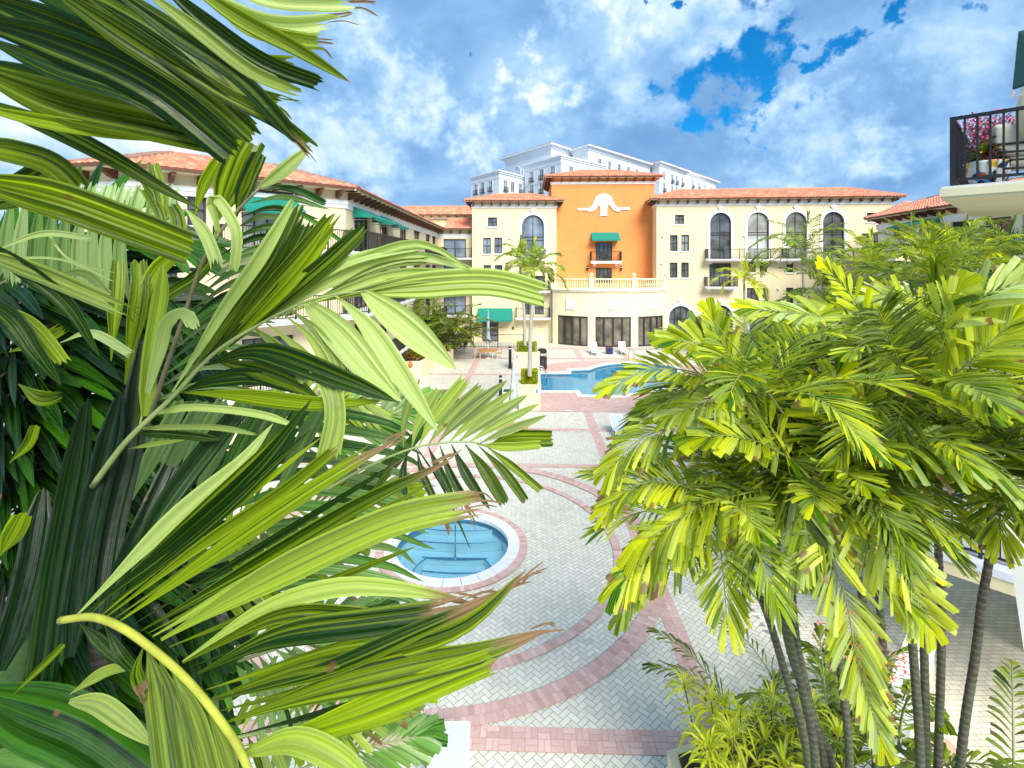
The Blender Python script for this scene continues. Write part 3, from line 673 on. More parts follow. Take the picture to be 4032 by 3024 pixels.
# relief ornament: an arch of moulding over a vase
def orn(pts): return [f3.hit(*z1(x, y)) for x, y in pts]
def relief(poly, n0, n1, name, parent=None):
    mb = MB(); k = len(poly); tr = tessellate_polygon([[Vector((a, b, 0)) for a, b in poly]])
    mb.add([f3.p(a, n1, b) for a, b in poly] + [f3.p(a, n0, b) for a, b in poly], [tuple(t) for t in tr] + [(i, (i + 1) % k, (i + 1) % k + k, i + k) for i in range(k)])
    return mb.build(name, WHITE, parent or hotel)
outer = [(1166, 788), (1262, 786), (1290, 778), (1312, 755), (1325, 715), (1340, 683), (1365, 660), (1395, 648), (1415, 646), (1440, 649), (1470, 662), (1495, 687), (1510, 720), (1524, 755), (1548, 776), (1580, 781), (1670, 778),
         (1670, 802), (1580, 804), (1572, 818), (1545, 820), (1510, 803), (1484, 770), (1466, 745), (1455, 770), (1448, 815), (1452, 832), (1446, 846), (1457, 860), (1378, 864), (1388, 848), (1382, 832), (1388, 815), (1382, 775), (1370, 748), (1350, 785), (1320, 812), (1285, 824), (1265, 822), (1262, 808), (1166, 808)]
om = relief(orn(outer), .004, .12, 'relief_ornament')
for cx, cy, r_ in ((1396, 732, 18), (1440, 732, 18), (1279, 804, 13), (1558, 800, 13)):
    pts = []
    for k in range(26):
        a = k * .55; rr = r_ * (1 - k / 30); u, z = f3.hit(*z1(cx + rr * math.cos(a), cy + rr * math.sin(a))); pts.append(f3.p(u, .14, z))
    mb = MB(); mb.tube(pts, .035, 5); mb.build('scroll', WHITE, om)
ins = []
for k in range(17):
    a = math.pi * k / 16; u, z = f3.hit(*z1(1418 - 62 * math.cos(a), 735 - 62 * math.sin(a))); ins.append(f3.p(u, .14, z))
mb = MB(); mb.tube(ins, .035, 5); mb.build('arch_bead', WHITE, om)
for dx in (-1, 0, 1):
    pts = [f3.p(*[f3.hit(*z1(1418 + dx * 22 * t, 815 - 50 * t))[0], .13, f3.hit(*z1(1418 + dx * 22 * t, 815 - 50 * t))[1]]) for t in (0, .4, .8, 1)]
    mb = MB(); mb.tube(pts, [.05, .07, .05, .02], 6); mb.build('leaf_relief', WHITE, om)

# ---- curved pavilion with balustrade
PX0, PX1 = PY(2176, 1100, 53.6).x, PY(2625, 1100, 53.6).x
pc = (PX0 + PX1) / 2; hw = (PX1 - PX0) / 2; sag = 2.2; PR = (hw * hw + sag * sag) / (2 * sag); pcy = 53.6 - sag + PR; amax = math.asin(hw / PR)
def pa(a, r=0.0): return (pc + (PR + r) * math.sin(a), pcy - (PR + r) * math.cos(a))
def ang(px):                       # azimuth on the arc of a photo column
    d = ray(px, 1300); lo, hi = -amax * 1.05, amax * 1.05
    for _ in range(40):
        m_ = (lo + hi) / 2; x, y = pa(m_)
        if x / y < d.x / d.y: lo = m_
        else: hi = m_
    return lo
ZP = 5.78; ZW = 3.05
bays = [(ang(z3(1281, 0)[0]), ang(z3(1501, 0)[0])), (ang(z3(1556, 0)[0]), ang(z3(1815, 0)[0])), (ang(z3(1867, 0)[0]), ang(z3(2048, 0)[0]))]
cuts = sorted(set([-amax, amax] + [a for b in bays for a in b])); angs = []
for a, b in zip(cuts, cuts[1:]):
    n = max(1, int((b - a) / .06))
    for i in range(n): angs.append((a + (b - a) * i / n, a + (b - a) * (i + 1) / n))
mb = MB(); inbay = lambda a, b: any(x - 1e-6 <= a and b <= y + 1e-6 for x, y in bays)
for a, b in angs:
    z0 = ZW if inbay(a, b) else 0
    (x0, y0), (x1, y1) = pa(a), pa(b); mb.add([(x0, y0, z0), (x1, y1, z0), (x1, y1, ZP), (x0, y0, ZP)], [(0, 1, 2, 3)])
    if z0:
        (u0, v0), (u1, v1) = pa(a, -.25), pa(b, -.25)
        mb.add([(x0, y0, z0), (x1, y1, z0), (u1, v1, z0), (u0, v0, z0)], [(0, 1, 2, 3)])
for x, y in bays:
    for a in (x, y):
        (x0, y0), (x1, y1) = pa(a), pa(a, -.25); mb.add([(x0, y0, 0), (x1, y1, 0), (x1, y1, ZW), (x0, y0, ZW)], [(0, 1, 2, 3)])
for sgn in (-1, 1):
    x, y = pa(sgn * amax); mb.add([(x, y, 0), (x, 58, 0), (x, 58, ZP), (x, y, ZP)], [(0, 1, 2, 3)])
top = [pa(-amax + 2 * amax * i / 30) for i in range(31)] + [(pa(amax)[0], 57.2), (pa(-amax)[0], 57.2)]
tr = tessellate_polygon([[Vector((x, y, 0)) for x, y in top]]); mb.add([(x, y, ZP - .02) for x, y in top], [tuple(t) for t in tr])
pav = mb.build('curved_pavilion_wall', CREAM_PALE, hotel)
def ringband(r0, r1, z0, z1_, name, mat, parent, a0=-amax, a1=amax, n=40):
    mb = MB()
    for i in range(n):
        a = a0 + (a1 - a0) * i / n; b = a0 + (a1 - a0) * (i + 1) / n
        P_ = [pa(a, r1), pa(b, r1), pa(b, r0), pa(a, r0)]
        mb.add([(x, y, z) for z in (z0, z1_) for x, y in P_], [(0, 1, 5, 4), (4, 5, 6, 7), (3, 2, 1, 0)] + ([(0, 4, 7, 3)] if i == 0 else []) + ([(1, 2, 6, 5)] if i == n - 1 else []))
    return mb.build(name, mat, parent)
ringband(.004, .12, ZP - .25, ZP - .10, 'cornice', CREAM_PALE, pav); ringband(-.5, .2, ZP - .10, ZP + .04, 'cornice', TRIMGREY, pav)
for a, b in bays:
    N_ = 8; mb = MB()
    for i in range(N_):
        p, q = pa(a + (b - a) * i / N_, -.2), pa(a + (b - a) * (i + 1) / N_, -.2); mb.add([(p[0], p[1], .03), (q[0], q[1], .03), (q[0], q[1], ZW), (p[0], p[1], ZW)], [(0, 1, 2, 3)])
    g = mb.build('window', glass_mat('pavilion_glass', (.13, .115, .085), .05, .5, .7), hotel)
    mb = MB(); k = 4
    for i in range(k + 1):
        t = [0, .24, .5, .76, 1][i]; c = a + (b - a) * t; fr = Frame(pa(c - .001, -.17), pa(c + .001, -.17)); w_ = .06 if i in (0, 4) else .09
        mb.fbox(fr, -w_ + (.05 if i == 0 else 0), w_ - (.05 if i == 4 else 0), -.028, .06, .03, ZW - .01)
    for z in (.03, ZW - .13):
        for i in range(N_):
            fr = Frame(pa(a + (b - a) * i / N_, -.16), pa(a + (b - a) * (i + 1) / N_, -.16)); mb.fbox(fr, 0, fr.L, -.03, .03, z, z + .1)
    mb.build('window_frame', FRAME, g)
for (x0, y0, x1, y1) in ((1345, 330, 1410, 402), (1650, 333, 1725, 406), (1947, 323, 2002, 395)):
    c = ang(z3((x0 + x1) / 2, 0)[0]); p0 = pa(c); fr = Frame(pa(c - .05, .01), pa(c + .05, .01)); u0 = fr.L / 2
    d = (p0[1]); z = H - (z3(0, (y0 + y1) / 2)[1] - HZ) / F * d; s_ = .5
    mb = MB(); mb.fbox(fr, u0 - s_, u0 + s_, .0, .05, z - s_, z + s_)
    for a_, b_, c_, d_ in ((-s_, s_, s_ - .1, s_), (-s_, s_, -s_, -s_ + .1), (-s_, -s_ + .1, -s_ + .1, s_ - .1), (s_ - .1, s_, -s_ + .1, s_ - .1)): mb.fbox(fr, u0 + a_, u0 + b_, .049, .09, z + c_, z + d_)
    pl_ = mb.build('wall_plaque', WHITE, pav)
    m2 = MB(); q = [fr.p(u0 + .2 * math.cos(t * math.pi / 8), .075, z + .03 + .2 * math.sin(t * math.pi / 8)) for t in range(17)]; m2.tube(q, .03, 6); m2.fbox(fr, u0 - .22, u0 + .22, .05, .09, z - .27, z - .21)
    m2.build('plaque_relief', WHITE, pl_)
for px in (2629, 2170):
    x = PY(px, HZ, 54.0).x; mb = MB(); mb.tube([(x, 54.3, 0), (x, 54.3, ZP - .3)], .06, 8); mb.build('downpipe', TRIMGREY, hotel)
for (x, y) in ((445, 1163), (620, 905), (1560, 700)):
    u, z = f2.hit(*z2(x, y)); mb = MB(); mb.fbox(f2, u - .16, u + .16, .002, .05, z - .07, z + .07); mb.build('wall_vent', TRIMGREY, hotel)
for (x, y) in ((653, 500), (958, 537)):
    u, z = f1.hit(*z3(x, y)); mb = MB(); mb.fbox(f1, u - .11, u + .11, .002, .10, z - .15, z + .15); mb.build('alarm_box', BROWN, hotel)
# balustrade
bal = ringband(-.18, .10, ZP + .04, ZP + .17, 'balustrade', CREAM_PALE, hotel)
ringband(-.16, .08, ZP + 1.0, ZP + 1.15, 'balustrade_rail', CREAM_PALE, bal)
posts = [-amax + .01, ang(z3(1527, 0)[0]), ang(z3(1837, 0)[0]), amax - .01]
bm_ = MB(); bm_.lathe([(.07, 0), (.07, .06), (.045, .10), (.075, .24), (.085, .32), (.05, .55), (.04, .68), (.065, .74), (.065, .83)], (0, 0, 0), 10)
LOC['_z'] = Vector((0, 0, 0)); sv = LOC[bal.name]; LOC[bal.name] = Vector((0, 0, 0)); b0 = bm_.build('baluster', CREAM_PALE, bal); b0.data.polygons.foreach_set('use_smooth', [True] * len(b0.data.polygons)); LOC[bal.name] = sv
first = True
for a, b in zip(posts, posts[1:]):
    n = int((b - a) * PR / .285)
    for i in range(n):
        c = a + .035 + (b - a - .07) * (i + .5) / n; x, y = pa(c, -.04); o = b0 if first else b0.copy()
        if not first: COL.objects.link(o)
        first = False; o.location = Vector((x, y, ZP + .17)) - sv
for c in posts:
    x, y = pa(c, -.04); mb = MB(); mb.box((x - .24, y - .24, ZP + .04), (x + .24, y + .24, ZP + 1.17)); mb.box((x - .28, y - .28, ZP + 1.17), (x + .28, y + .28, ZP + 1.26))
    po = mb.build('balustrade_post', CREAM_PALE, bal); m2 = MB(); m2.lathe([(.10, 0), (.07, .05)] + [(.21 * math.sin(math.pi * t / 10), .24 - .21 * math.cos(math.pi * t / 10)) for t in range(2, 11)], (x, y, ZP + 1.26), 14); m2.build('ball_finial', CREAM_PALE, po, smooth=True)

# ---- ground-floor fence right of the pavilion
u_a, u_b = f2.hit(*z2(232, 1240))[0], f2.hit(*z2(1100, 1240))[0]
fn = thing('metal_fence', 'low black metal railing in front of the arched ground floor doors', 'fence', f2.p((u_a + u_b) / 2, 1.6, 0))
railing([f2.p(u_a, 0.1, 0)[:2], f2.p(u_a, 1.6, 0)[:2], f2.p(u_b, 1.6, 0)[:2]], .0, 1.15, fn, name='fence_panel', post=2.4)

# ================================================================== three-storey wings
def wing_roof(parent, P, z, inn, rise, over=.75, conv=None):
    """roof slope above a chain of wall corners P; inn = matching ridge points"""
    mb = MB(); m2 = MB(); n = len(P); ev = []
    for i in range(n):
        d1 = Frame(P[i - 1], P[i]).n if i > 0 else Frame(P[i], P[i + 1]).n
        d2 = Frame(P[i], P[i + 1]).n if i < n - 1 else d1
        b = (d1 + d2); k = over / max(.4, (b.normalized()).dot(d1)); b = b.normalized() * k; ev.append(Vector((P[i][0] + b.x, P[i][1] + b.y, z)))
    rd = [Vector((x, y, z + rise)) for x, y in inn]
    for i in range(n - 1): roof_plane(mb, ev[i], ev[i + 1], rd[i], rd[i + 1])
    # hidden far side
    r_ = mb.build('roof', TILE, parent)
    for i in range(n): ridge(m2, ev[i] + Vector((0, 0, .05)), rd[i] + Vector((0, 0, .05)))
    for i in range(n - 1): ridge(m2, rd[i] + Vector((0, 0, .02)), rd[i + 1] + Vector((0, 0, .02)))
    m2.build('ridge_tiles', RIDGEG, r_)
ZE = 12.4 - .28
lw = thing('wing_building', 'cream three storey wing with long balconies behind the large left palm', 'building', (-12, 30, 0))
LP = [(-30, 19.4), (-15.2, 19.2), (-9.6, 25.6), (-9.75, 54.9), (A1.x + .0, 55.2)]
PL = [PY(495, 1035, 19.2), PY(1360, 1035, 25.6), PY(1725, 1035, 55.6)]
LP = [(PY(312, 1035, 19.7).x, 19.7), (PL[0].x, 19.2), (PL[1].x, 25.6), (PL[2].x, 55.6), (A1.x - .01, 55.9)]
fl = [Frame(LP[i], LP[i + 1]) for i in range(4)]
def rc(fr, items, conv): return rects(fr, conv, items)
L0 = rc(fl[0], [(470, 1095, 530, 1260)], lambda x, y: (.678 * x, .678 * y))
c3 = lambda x, y: (.678 * x, .678 * y)
L1 = rc(fl[1], [(890, 1105, 1032, 1330), (1087, 1125, 1200, 1310), (1405, 1105, 1705, 1455)], c3)
lowz = 9.05
L1 = [L1[0], L1[1], (L1[2][0], lowz, L1[2][2], L1[2][3])]
L1b = [(L1[0][0], 6.1, L1[0][2], 8.2), (L1[2][0], 6.0, L1[2][2], 8.3), (L1[0][0], 2.9, L1[0][2], 5.1), (L1[2][0], 2.9, L1[2][2], 5.1), (L1[2][0], .1, L1[2][2], 2.3)]
wall(fl[0], 0, ZE, [rect(*w) for w in L0], CREAM, lw); wall(fl[1], 0, ZE, [rect(*w) for w in L1 + L1b], CREAM, lw)
for w in L0: window(fl[0], rect(*w), lw)
for i, w in enumerate(L1 + L1b): window(fl[1], rect(*w), lw, mull=1 if i < 2 else 3, trans=(.5,) if i < 2 else (), sill=i < 2, glass=GLASSW if i in (0, 2) else GLASS)
# long receding wall: doors with awnings and balconies on each storey
Ldoors = []
for s_, e_ in ((1.4, 4.2), (6.6, 8.6), (12.0, 14.5), (17.0, 19.8), (22.5, 25.2), (26.2, 28.8)):
    for z in (2.85, 5.95, 9.05): Ldoors.append((s_, z, e_, z + 2.35))
    Ldoors.append((s_, .05, e_, 2.3))
wall(fl[2], 0, ZE, [rect(*w) for w in Ldoors], CREAM, lw)
for w in Ldoors: window(fl[2], rect(*w), lw, mull=2, trans=(.14,), sill=False, name='door')
Lin = rc(fl[3], [(1305, 155, 1450, 300)], z6); Lin = [(.6, 9.05, fl[3].L - .8, Lin[0][3]), (.6, 5.95, fl[3].L - .8, 8.3), (.6, 2.85, fl[3].L - .8, 5.2)]
wall(fl[3], 0, ZE, [rect(*w) for w in Lin], CREAM, lw)
for w in Lin: window(fl[3], rect(*w), lw, mull=1, trans=(), sill=False, name='door', glass=GLASSB)
for z in (9.05, 5.95, 2.85):
    balcony(lw, fl[3], .2, fl[3].L - .1, z, 1.2, corb=False)
    balcony(lw, fl[1], L1[2][0] - 1.2, fl[1].L + .1, z, 1.35, corb=False); balcony(lw, fl[2], -.35, 11.0, z, 1.35, corb=False); balcony(lw, fl[2], 16.0, 28.9, z, 1.2, corb=False)
INN = [(LP[1][0] - 2.3, 24.2), (LP[1][0] - 1.8, 24.2), (LP[2][0] - 4.6, 27.4), (LP[3][0] - 4.6, 60.6), (LP[4][0], 60.6)]
fend = Frame((LP[0][0], LP[0][1] + 11), LP[0]); wall(fend, 0, ZE, [], CREAM, lw); eaves(lw, fend, .3, 10.7, ZE, .75, .95); mbx = MB(); roof_plane(mbx, (LP[0][0] - .75, LP[0][1] + 11, ZE + .1), (LP[0][0] - .75, LP[0][1] - .75, ZE + .1), (INN[0][0], LP[0][1] + 9, ZE + 1.65), (INN[0][0], INN[0][1], ZE + 1.65)); mbx.build('roof', TILE, lw)
for i, fr in enumerate(fl):
    band(lw, fr, 0, fr.L, ZE - .85, .40, .09); eaves(lw, fr, .3, fr.L - .3, ZE, .75, .95)
wing_roof(lw, LP, ZE + .1, INN, 1.55)
mb = MB(); mb.prism([(x, y) for x, y in LP] + [(A1.x, 66), (-17, 66), (-20, 32)], ZE + .06, ZE + .12); mb.build('flat_roof', CREAM, lw)
awning(lw, fl[1], L1[2][0] - .1, L1[2][2] + .1, fl[1].hit(700, 825)[1], fl[1].hit(700, 748)[1], 1.1)
awning(lw, fl[2], 1.1, 4.6, 10.75, 11.5, 1.25); awning(lw, fl[2], 6.2, 9.2, 10.75, 11.5, 1.25)
# upper tier roof seen over the inner corner
ut = thing('roof_storey', 'set back terracotta roofed storey above the inner corner of the courtyard', 'building', (-9, 62, 0))
e_y = 63.0; zc = H + (HZ - z4(1900, 427)[1]) / F * e_y; xa, xb = PY(1500, 1035, e_y).x, PY(1900, 1035, e_y).x
hip_roof(ut, (xa, e_y), (xb, e_y), 5, zc, 1.3, hips=(True, False)); fu = Frame((xa, e_y), (xb, e_y)); wall(fu, 11, zc, [], CREAM, ut); eaves(ut, fu, 0, fu.L, zc - .12)

# ---- right wing beyond the palms
rw = thing('wing_building', 'cream wing with teal awning half hidden behind the right palms', 'building', (31, 40, 0))
RA = PY(3456, 1035, 43.4); RB = PY(3700, 1035, 35.6); RP = [(RA.x + 12, 47.5), (RA.x, 43.4), (RB.x, 35.6), (RB.x - .9, 20), (RB.x + 1.5, 14)]
fr_ = [Frame(RP[i], RP[i + 1]) for i in range(4)]
zc7 = lambda x, y: (3300 + .4219 * x, 800 + .4219 * y)
R1 = rects(fr_[1], zc7, [(512, 220, 575, 330), (610, 208, 690, 330), (755, 215, 975, 345)])
R1 = R1 + [(w[0], w[1] - 3.1, w[2], w[3] - 3.1) for w in R1]
wall(fr_[1], 0, ZE, [rect(*w) for w in R1], CREAM_PALE, rw)
for w in R1: window(fr_[1], rect(*w), rw, sill=True, glass=GLASSW if w[2] - w[0] < 1.6 else GLASS)
wall(fr_[0], 0, ZE, [], CREAM_PALE, rw)
R2 = [(s_, z, s_ + 1.9, z + 2.1) for s_ in (1.0, 3.6, 6.2, 8.8, 11.4) for z in (9.1, 6.0, 2.9)]
wall(fr_[2], 0, ZE, [rect(*w) for w in R2], CREAM_PALE, rw)
for w in R2: window(fr_[2], rect(*w), rw, sill=False, name='door')
for z in (9.0, 5.9, 2.85): balcony(rw, fr_[2], .1, 14.5, z, 1.4, corb=False)
for fr in fr_[:3]: band(rw, fr, 0, fr.L, ZE - .85, .40, .09); eaves(rw, fr, .3, fr.L - .3, ZE, .75, .95)
RI = [(RP[0][0], 52), (RP[1][0] + 6, 46), (RP[2][0] + 5, 36.5), (RP[3][0] + 5, 21), (RP[4][0] + 5, 14)]
wing_roof(rw, RP, ZE + .1, RI, 1.9)
zA, zB_ = fr_[1].hit(*zc7(700, 245))[1], fr_[1].hit(*zc7(800, 150))[1]
awning(rw, fr_[1], fr_[1].hit(*zc7(720, 200))[0], fr_[1].hit(*zc7(960, 200))[0], zA, zB_, 1.9)

# ================================================================== white high-rise far behind
tower = thing('apartment_tower', 'white many storey apartment building rising behind the orange tower', 'building', PY(2250, 1035, 165) - Vector((0, 0, H)))
def tblock(px, py, Y, pl, pr, ztop=None, roof=False, nL=(), nR=(), base=0, rows=6):
    """block with its near vertical edge at a photo column; pl, pr = far ends (px, Y) of its two faces"""
    c = PY(px, py, Y); l = PY(pl[0], HZ, pl[1]); r = PY(pr[0], HZ, pr[1]); zt = c.z
    back = (l.x + r.x - c.x, l.y + r.y - c.y)
    mb = MB(); mb.prism([(l.x, l.y), (c.x, c.y), (r.x, r.y), back], base, zt)
    w_ = mb.build('wall', TOWERW, tower)
    fL, fR = Frame((l.x, l.y), (c.x, c.y)), Frame((c.x, c.y), (r.x, r.y))
    mb = MB()
    for fr in (fL, fR):
        for z, h, pr_ in ((zt - .4, .4, .5), (zt - .9, .5, .25), (zt - 2.2, .2, .12)): mb.fbox(fr, -pr_, fr.L + pr_, .01, pr_, z, z + h - .01)
        k = 1
        while zt - 2.3 - 4.0 * k > base + 4 and k < rows:
            mb.fbox(fr, -.12, fr.L + .12, .01, .15, zt - 2.7 - 4.0 * k, zt - 2.4 - 4.0 * k); k += 1
    mb.build('cornice', TOWERW, w_)
    for fr, us, sd in ((fL, nL, 0), (fR, nR, 1)):
        for u in us:
            for k in range(rows):
                z = zt - 5.6 - 4.0 * k
                if z < 18: break
                uu = u * fr.L; m_ = MB(); m_.fbox(fr, uu - .85, uu + .85, .02, .06, z, z + 2.8); wn = m_.build('window', GLASSB if (k + int(u * 7)) % 3 else GLASS, tower)
                m_ = MB(); m_.fbox(fr, uu - .06, uu + .06, .055, .12, z, z + 2.8); m_.fbox(fr, uu - 1.1, uu - .86, .02, .14, z - .1, z + 2.95); m_.fbox(fr, uu + .86, uu + 1.1, .02, .14, z - .1, z + 2.95); m_.fbox(fr, uu - 1.15, uu + 1.15, .02, .2, z + 2.951, z + 3.15); m_.build('window_surround', TOWERW, wn)
                if (int(u * 10) + k) % 2 == 0 or sd == 0:
                    m_ = MB(); 
                    for q in range(9): m_.fbox(fr, uu - 1.05 + q * .262, uu - 1.0 + q * .262, .55, .60, z - .05, z + 1.0)
                    m_.fbox(fr, uu - 1.1, uu + 1.1, .53, .62, z + 1.0, z + 1.1); m_.fbox(fr, uu - 1.15, uu + 1.15, .02, .65, z - .2, z - .05); m_.build('window_railing', BLACK, wn)
    if roof:
        mb = MB(); o = 1.6; cl = lambda P_, d1, d2: (P_[0] + d1.x * o + d2.x * o, P_[1] + d1.y * o + d2.y * o)
        E = [cl((l.x, l.y), fL.n, -fL.u), cl((c.x, c.y), fL.n, fR.n), cl((r.x, r.y), fR.n, fR.u), cl(back, -fL.n, -fR.n)]
        cx, cy = sum(e[0] for e in E) / 4, sum(e[1] for e in E) / 4
        n = 4; vs = [(x, y, zt + .05) for x, y in E] + [(x, y, zt + .5) for x, y in E]
        mb.add(vs, [(3, 2, 1, 0), (0, 1, 5, 4), (1, 2, 6, 5), (2, 3, 7, 6), (3, 0, 4, 7)]); mb.build('eave_board', TOWERW, w_)
        mb = MB(); ins = [(x + (cx - x) * .55, y + (cy - y) * .55, zt + 1.5) for x, y in E]
        for i in range(4): roof_plane(mb, (E[i][0], E[i][1], zt + .5), (E[(i + 1) % 4][0], E[(i + 1) % 4][1], zt + .5), ins[i], ins[(i + 1) % 4], 1.2, 1.2, .1, 2)
        mb.build('roof', TILE, tower)
tblock(2170, 572, 152, (1990, 173), (2262, 163), roof=True, nL=(), nR=(), rows=3)
tblock(2317, 578, 153, (2255, 160), (2560, 184), roof=True, nR=(.15, .3, .45, .6, .75, .9), rows=4)
tblock(2597, 642, 181, (2520, 190), (2700, 200), roof=True, nR=(.15, .45, .62, .85), rows=4)
tblock(2700, 676, 203, (2690, 212), (2818, 232), roof=True, nR=(.2, .4, .6, .8), rows=3)
tblock(2209, 610, 142, (2066, 156), (2386, 158), nL=(.22, .5, .8), nR=(.2, .5, .8), rows=4)
tblock(1965, 669, 146, (1855, 158), (2066, 157.5), nL=(.2, .45, .72), nR=(.22, .5, .8), rows=4)
# tall blind arches on the upper wall left of the corner
ft = Frame(PY(1990, HZ, 173)[:2], PY(2170, HZ, 152)[:2]); ztp = PY(2170, 572, 152).z
for u in (.3, .52, .74):
    c = u * ft.L; zc = ztp - 5.5; pts = [ft.p(c - 2, .2, zc - 4)] + [ft.p(c - 2 * math.cos(math.pi * k / 10), .2, zc + 2 * math.sin(math.pi * k / 10)) for k in range(11)] + [ft.p(c + 2, .2, zc - 4)]
    mb = MB(); mb.tube(pts, .22, 5); mb.build('blind_arch', TOWERW, tower)
# ================================================================== plaza, pool and spa
SPC = (-2.23, 15.2)
_t, _b = G(1780, 2043), G(1780, 2294); SPR = 1.70
def circ(c, r, n=72): return [(c[0] + r * math.cos(2 * math.pi * k / n), c[1] + r * math.sin(2 * math.pi * k / n)) for k in range(n)]
def gz(x, y): q = G(*z3(x, y), -.12); return (q.x, q.y)
pool = [gz(1155, 878), gz(1376, 878)]
pool += [gz(1380, 853), gz(1520, 848)]
pool += [gz(1560, 830), gz(1640, 812), gz(1720, 804), gz(1800, 800), gz(1900, 800), gz(1990, 806), gz(2080, 820), gz(2150, 842)]
nr = [gz(2160, 930), gz(2100, 970), gz(1980, 1000), gz(1860, 1020), gz(1750, 1045), gz(1640, 1047), gz(1460, 1040), gz(1436, 1010), gz(1157, 1010)]
pool += nr
pool = pool[::-1]      # make it anticlockwise
def area(P): return sum(P[i][0] * P[(i + 1) % len(P)][1] - P[(i + 1) % len(P)][0] * P[i][1] for i in range(len(P))) / 2
if area(pool) < 0: pool = pool[::-1]
def offset(P, d):
    out = []; n = len(P)
    for i in range(n):
        a, b, c = P[i - 1], P[i], P[(i + 1) % n]
        e1 = Vector((b[0] - a[0], b[1] - a[1])).normalized(); e2 = Vector((c[0] - b[0], c[1] - b[1])).normalized()
        nn = Vector((e1.y + e2.y, -(e1.x + e2.x))); nn = nn.normalized(); k = d / max(.5, nn.dot(Vector((e1.y, -e1.x)))); out.append((b[0] + nn.x * k, b[1] + nn.y * k))
    return out
spa = circ(SPC, SPR)
def sheet(loops, z, name, mat, parent=None, smooth=False):
    flat = [p for l in loops for p in l]; tr = tessellate_polygon([[Vector((x, y, 0)) for x, y in l] for l in loops])
    mb = MB(); fs = []
    for t in tr:
        a, b, c = (flat[i] for i in t); s_ = (b[0] - a[0]) * (c[1] - a[1]) - (c[0] - a[0]) * (b[1] - a[1]); fs.append(tuple(t) if s_ > 0 else tuple(t)[::-1])
    mb.add([(x, y, z) for x, y in flat], fs); return mb.build(name, mat, parent)
JOINT = plain('paver_joint_sand', (.36, .35, .31), .95, .12, 1.2)
FAR = plain('far_ground', (.30, .29, .26), .95, .12, .05)
gd = sheet([[(-900, -300), (900, -300), (900, 1500), (-900, 1500)], offset(pool, .02), circ(SPC, SPR + .02)], 0, 'ground', JOINT); tag(gd, kind='structure')
PAVER = attr_mat('pale_concrete_paver', (.60, .56, .46), (.84, .79, .665), .85, .22, 18, stain=((.46, .46, .40), .6))
BRICK = attr_mat('dusty_red_brick_paver', (.52, .30, .25), (.78, .54, .48), .85, .25, 16, stain=((.70, .58, .52), .5))
def inside(P, x, y):
    c = False; n = len(P); j = n - 1
    for i in range(n):
        if (P[i][1] > y) != (P[j][1] > y) and x < (P[j][0] - P[i][0]) * (y - P[i][1]) / (P[j][1] - P[i][1]) + P[i][0]: c = not c
        j = i
    return c
pool_out = offset(pool, .36)
rng = random.Random(3)
def paver_quads(mb, cx, cy, ux, uy, L_, W_, z, g=.006, tint=None):
    vx, vy = -uy, ux; l, w = L_ / 2 - g, W_ / 2 - g
    t = tint or (min(1, max(0, rng.gauss(.58, .16))), 0, 0)
    mb.add([(cx + a * l * ux + b * w * vx, cy + a * l * uy + b * w * vy, z) for a, b in ((-1, -1), (1, -1), (1, 1), (-1, 1))], [(0, 1, 2, 3)], t)
mb = MB(); Wp = .118; c45 = math.sqrt(.5)
def cell(x, y): return ((x - y) * c45, (x + y) * c45 + 30)
x_lo, x_hi, y_lo, y_hi = -13, 22, 5.5, 54.5
rngN = 330
for i in range(-rngN, rngN):
    for j in range(-rngN // 2, rngN // 2):
        ox, oy = i + 2 * j, i - 2 * j
        for (bx, by, hor) in ((1, .5, True), (.5, 2, False)):
            X, Y = cell((ox + bx) * Wp, (oy + by) * Wp)
            if not (x_lo < X < x_hi and y_lo < Y < y_hi): continue
            if X > 5.4 and Y < 15: continue
            if Y > 36 and (X > 20 or X < -10.5) or X < -9.4 and Y > 26: continue
            if X > 14 and Y > 20 and X > 24: continue
            if (X - SPC[0]) ** 2 + (Y - SPC[1]) ** 2 < (SPR + .3) ** 2: continue
            if 30 < Y < 44 and inside(pool_out, X, Y) and inside(pool, X, Y): continue
            d = (c45, c45) if hor else (-c45, c45)
            paver_quads(mb, X, Y, d[0], d[1], 2 * Wp, Wp, .004)
pv = mb.build('plaza_paving', PAVER); tag(pv, kind='structure')
# right-hand patch at ground level under the terrace (running bond)
mb = MB()
for i in range(50):
    for j in range(79):
        X = 5.56 + i * .24 + (j % 2) * .12; Y = 5.5 + j * .12
        if True: paver_quads(mb, X, Y, 1, 0, .24, .12, .0065, .005)
o = mb.build('side_paving', PAVER); tag(o, kind='structure')
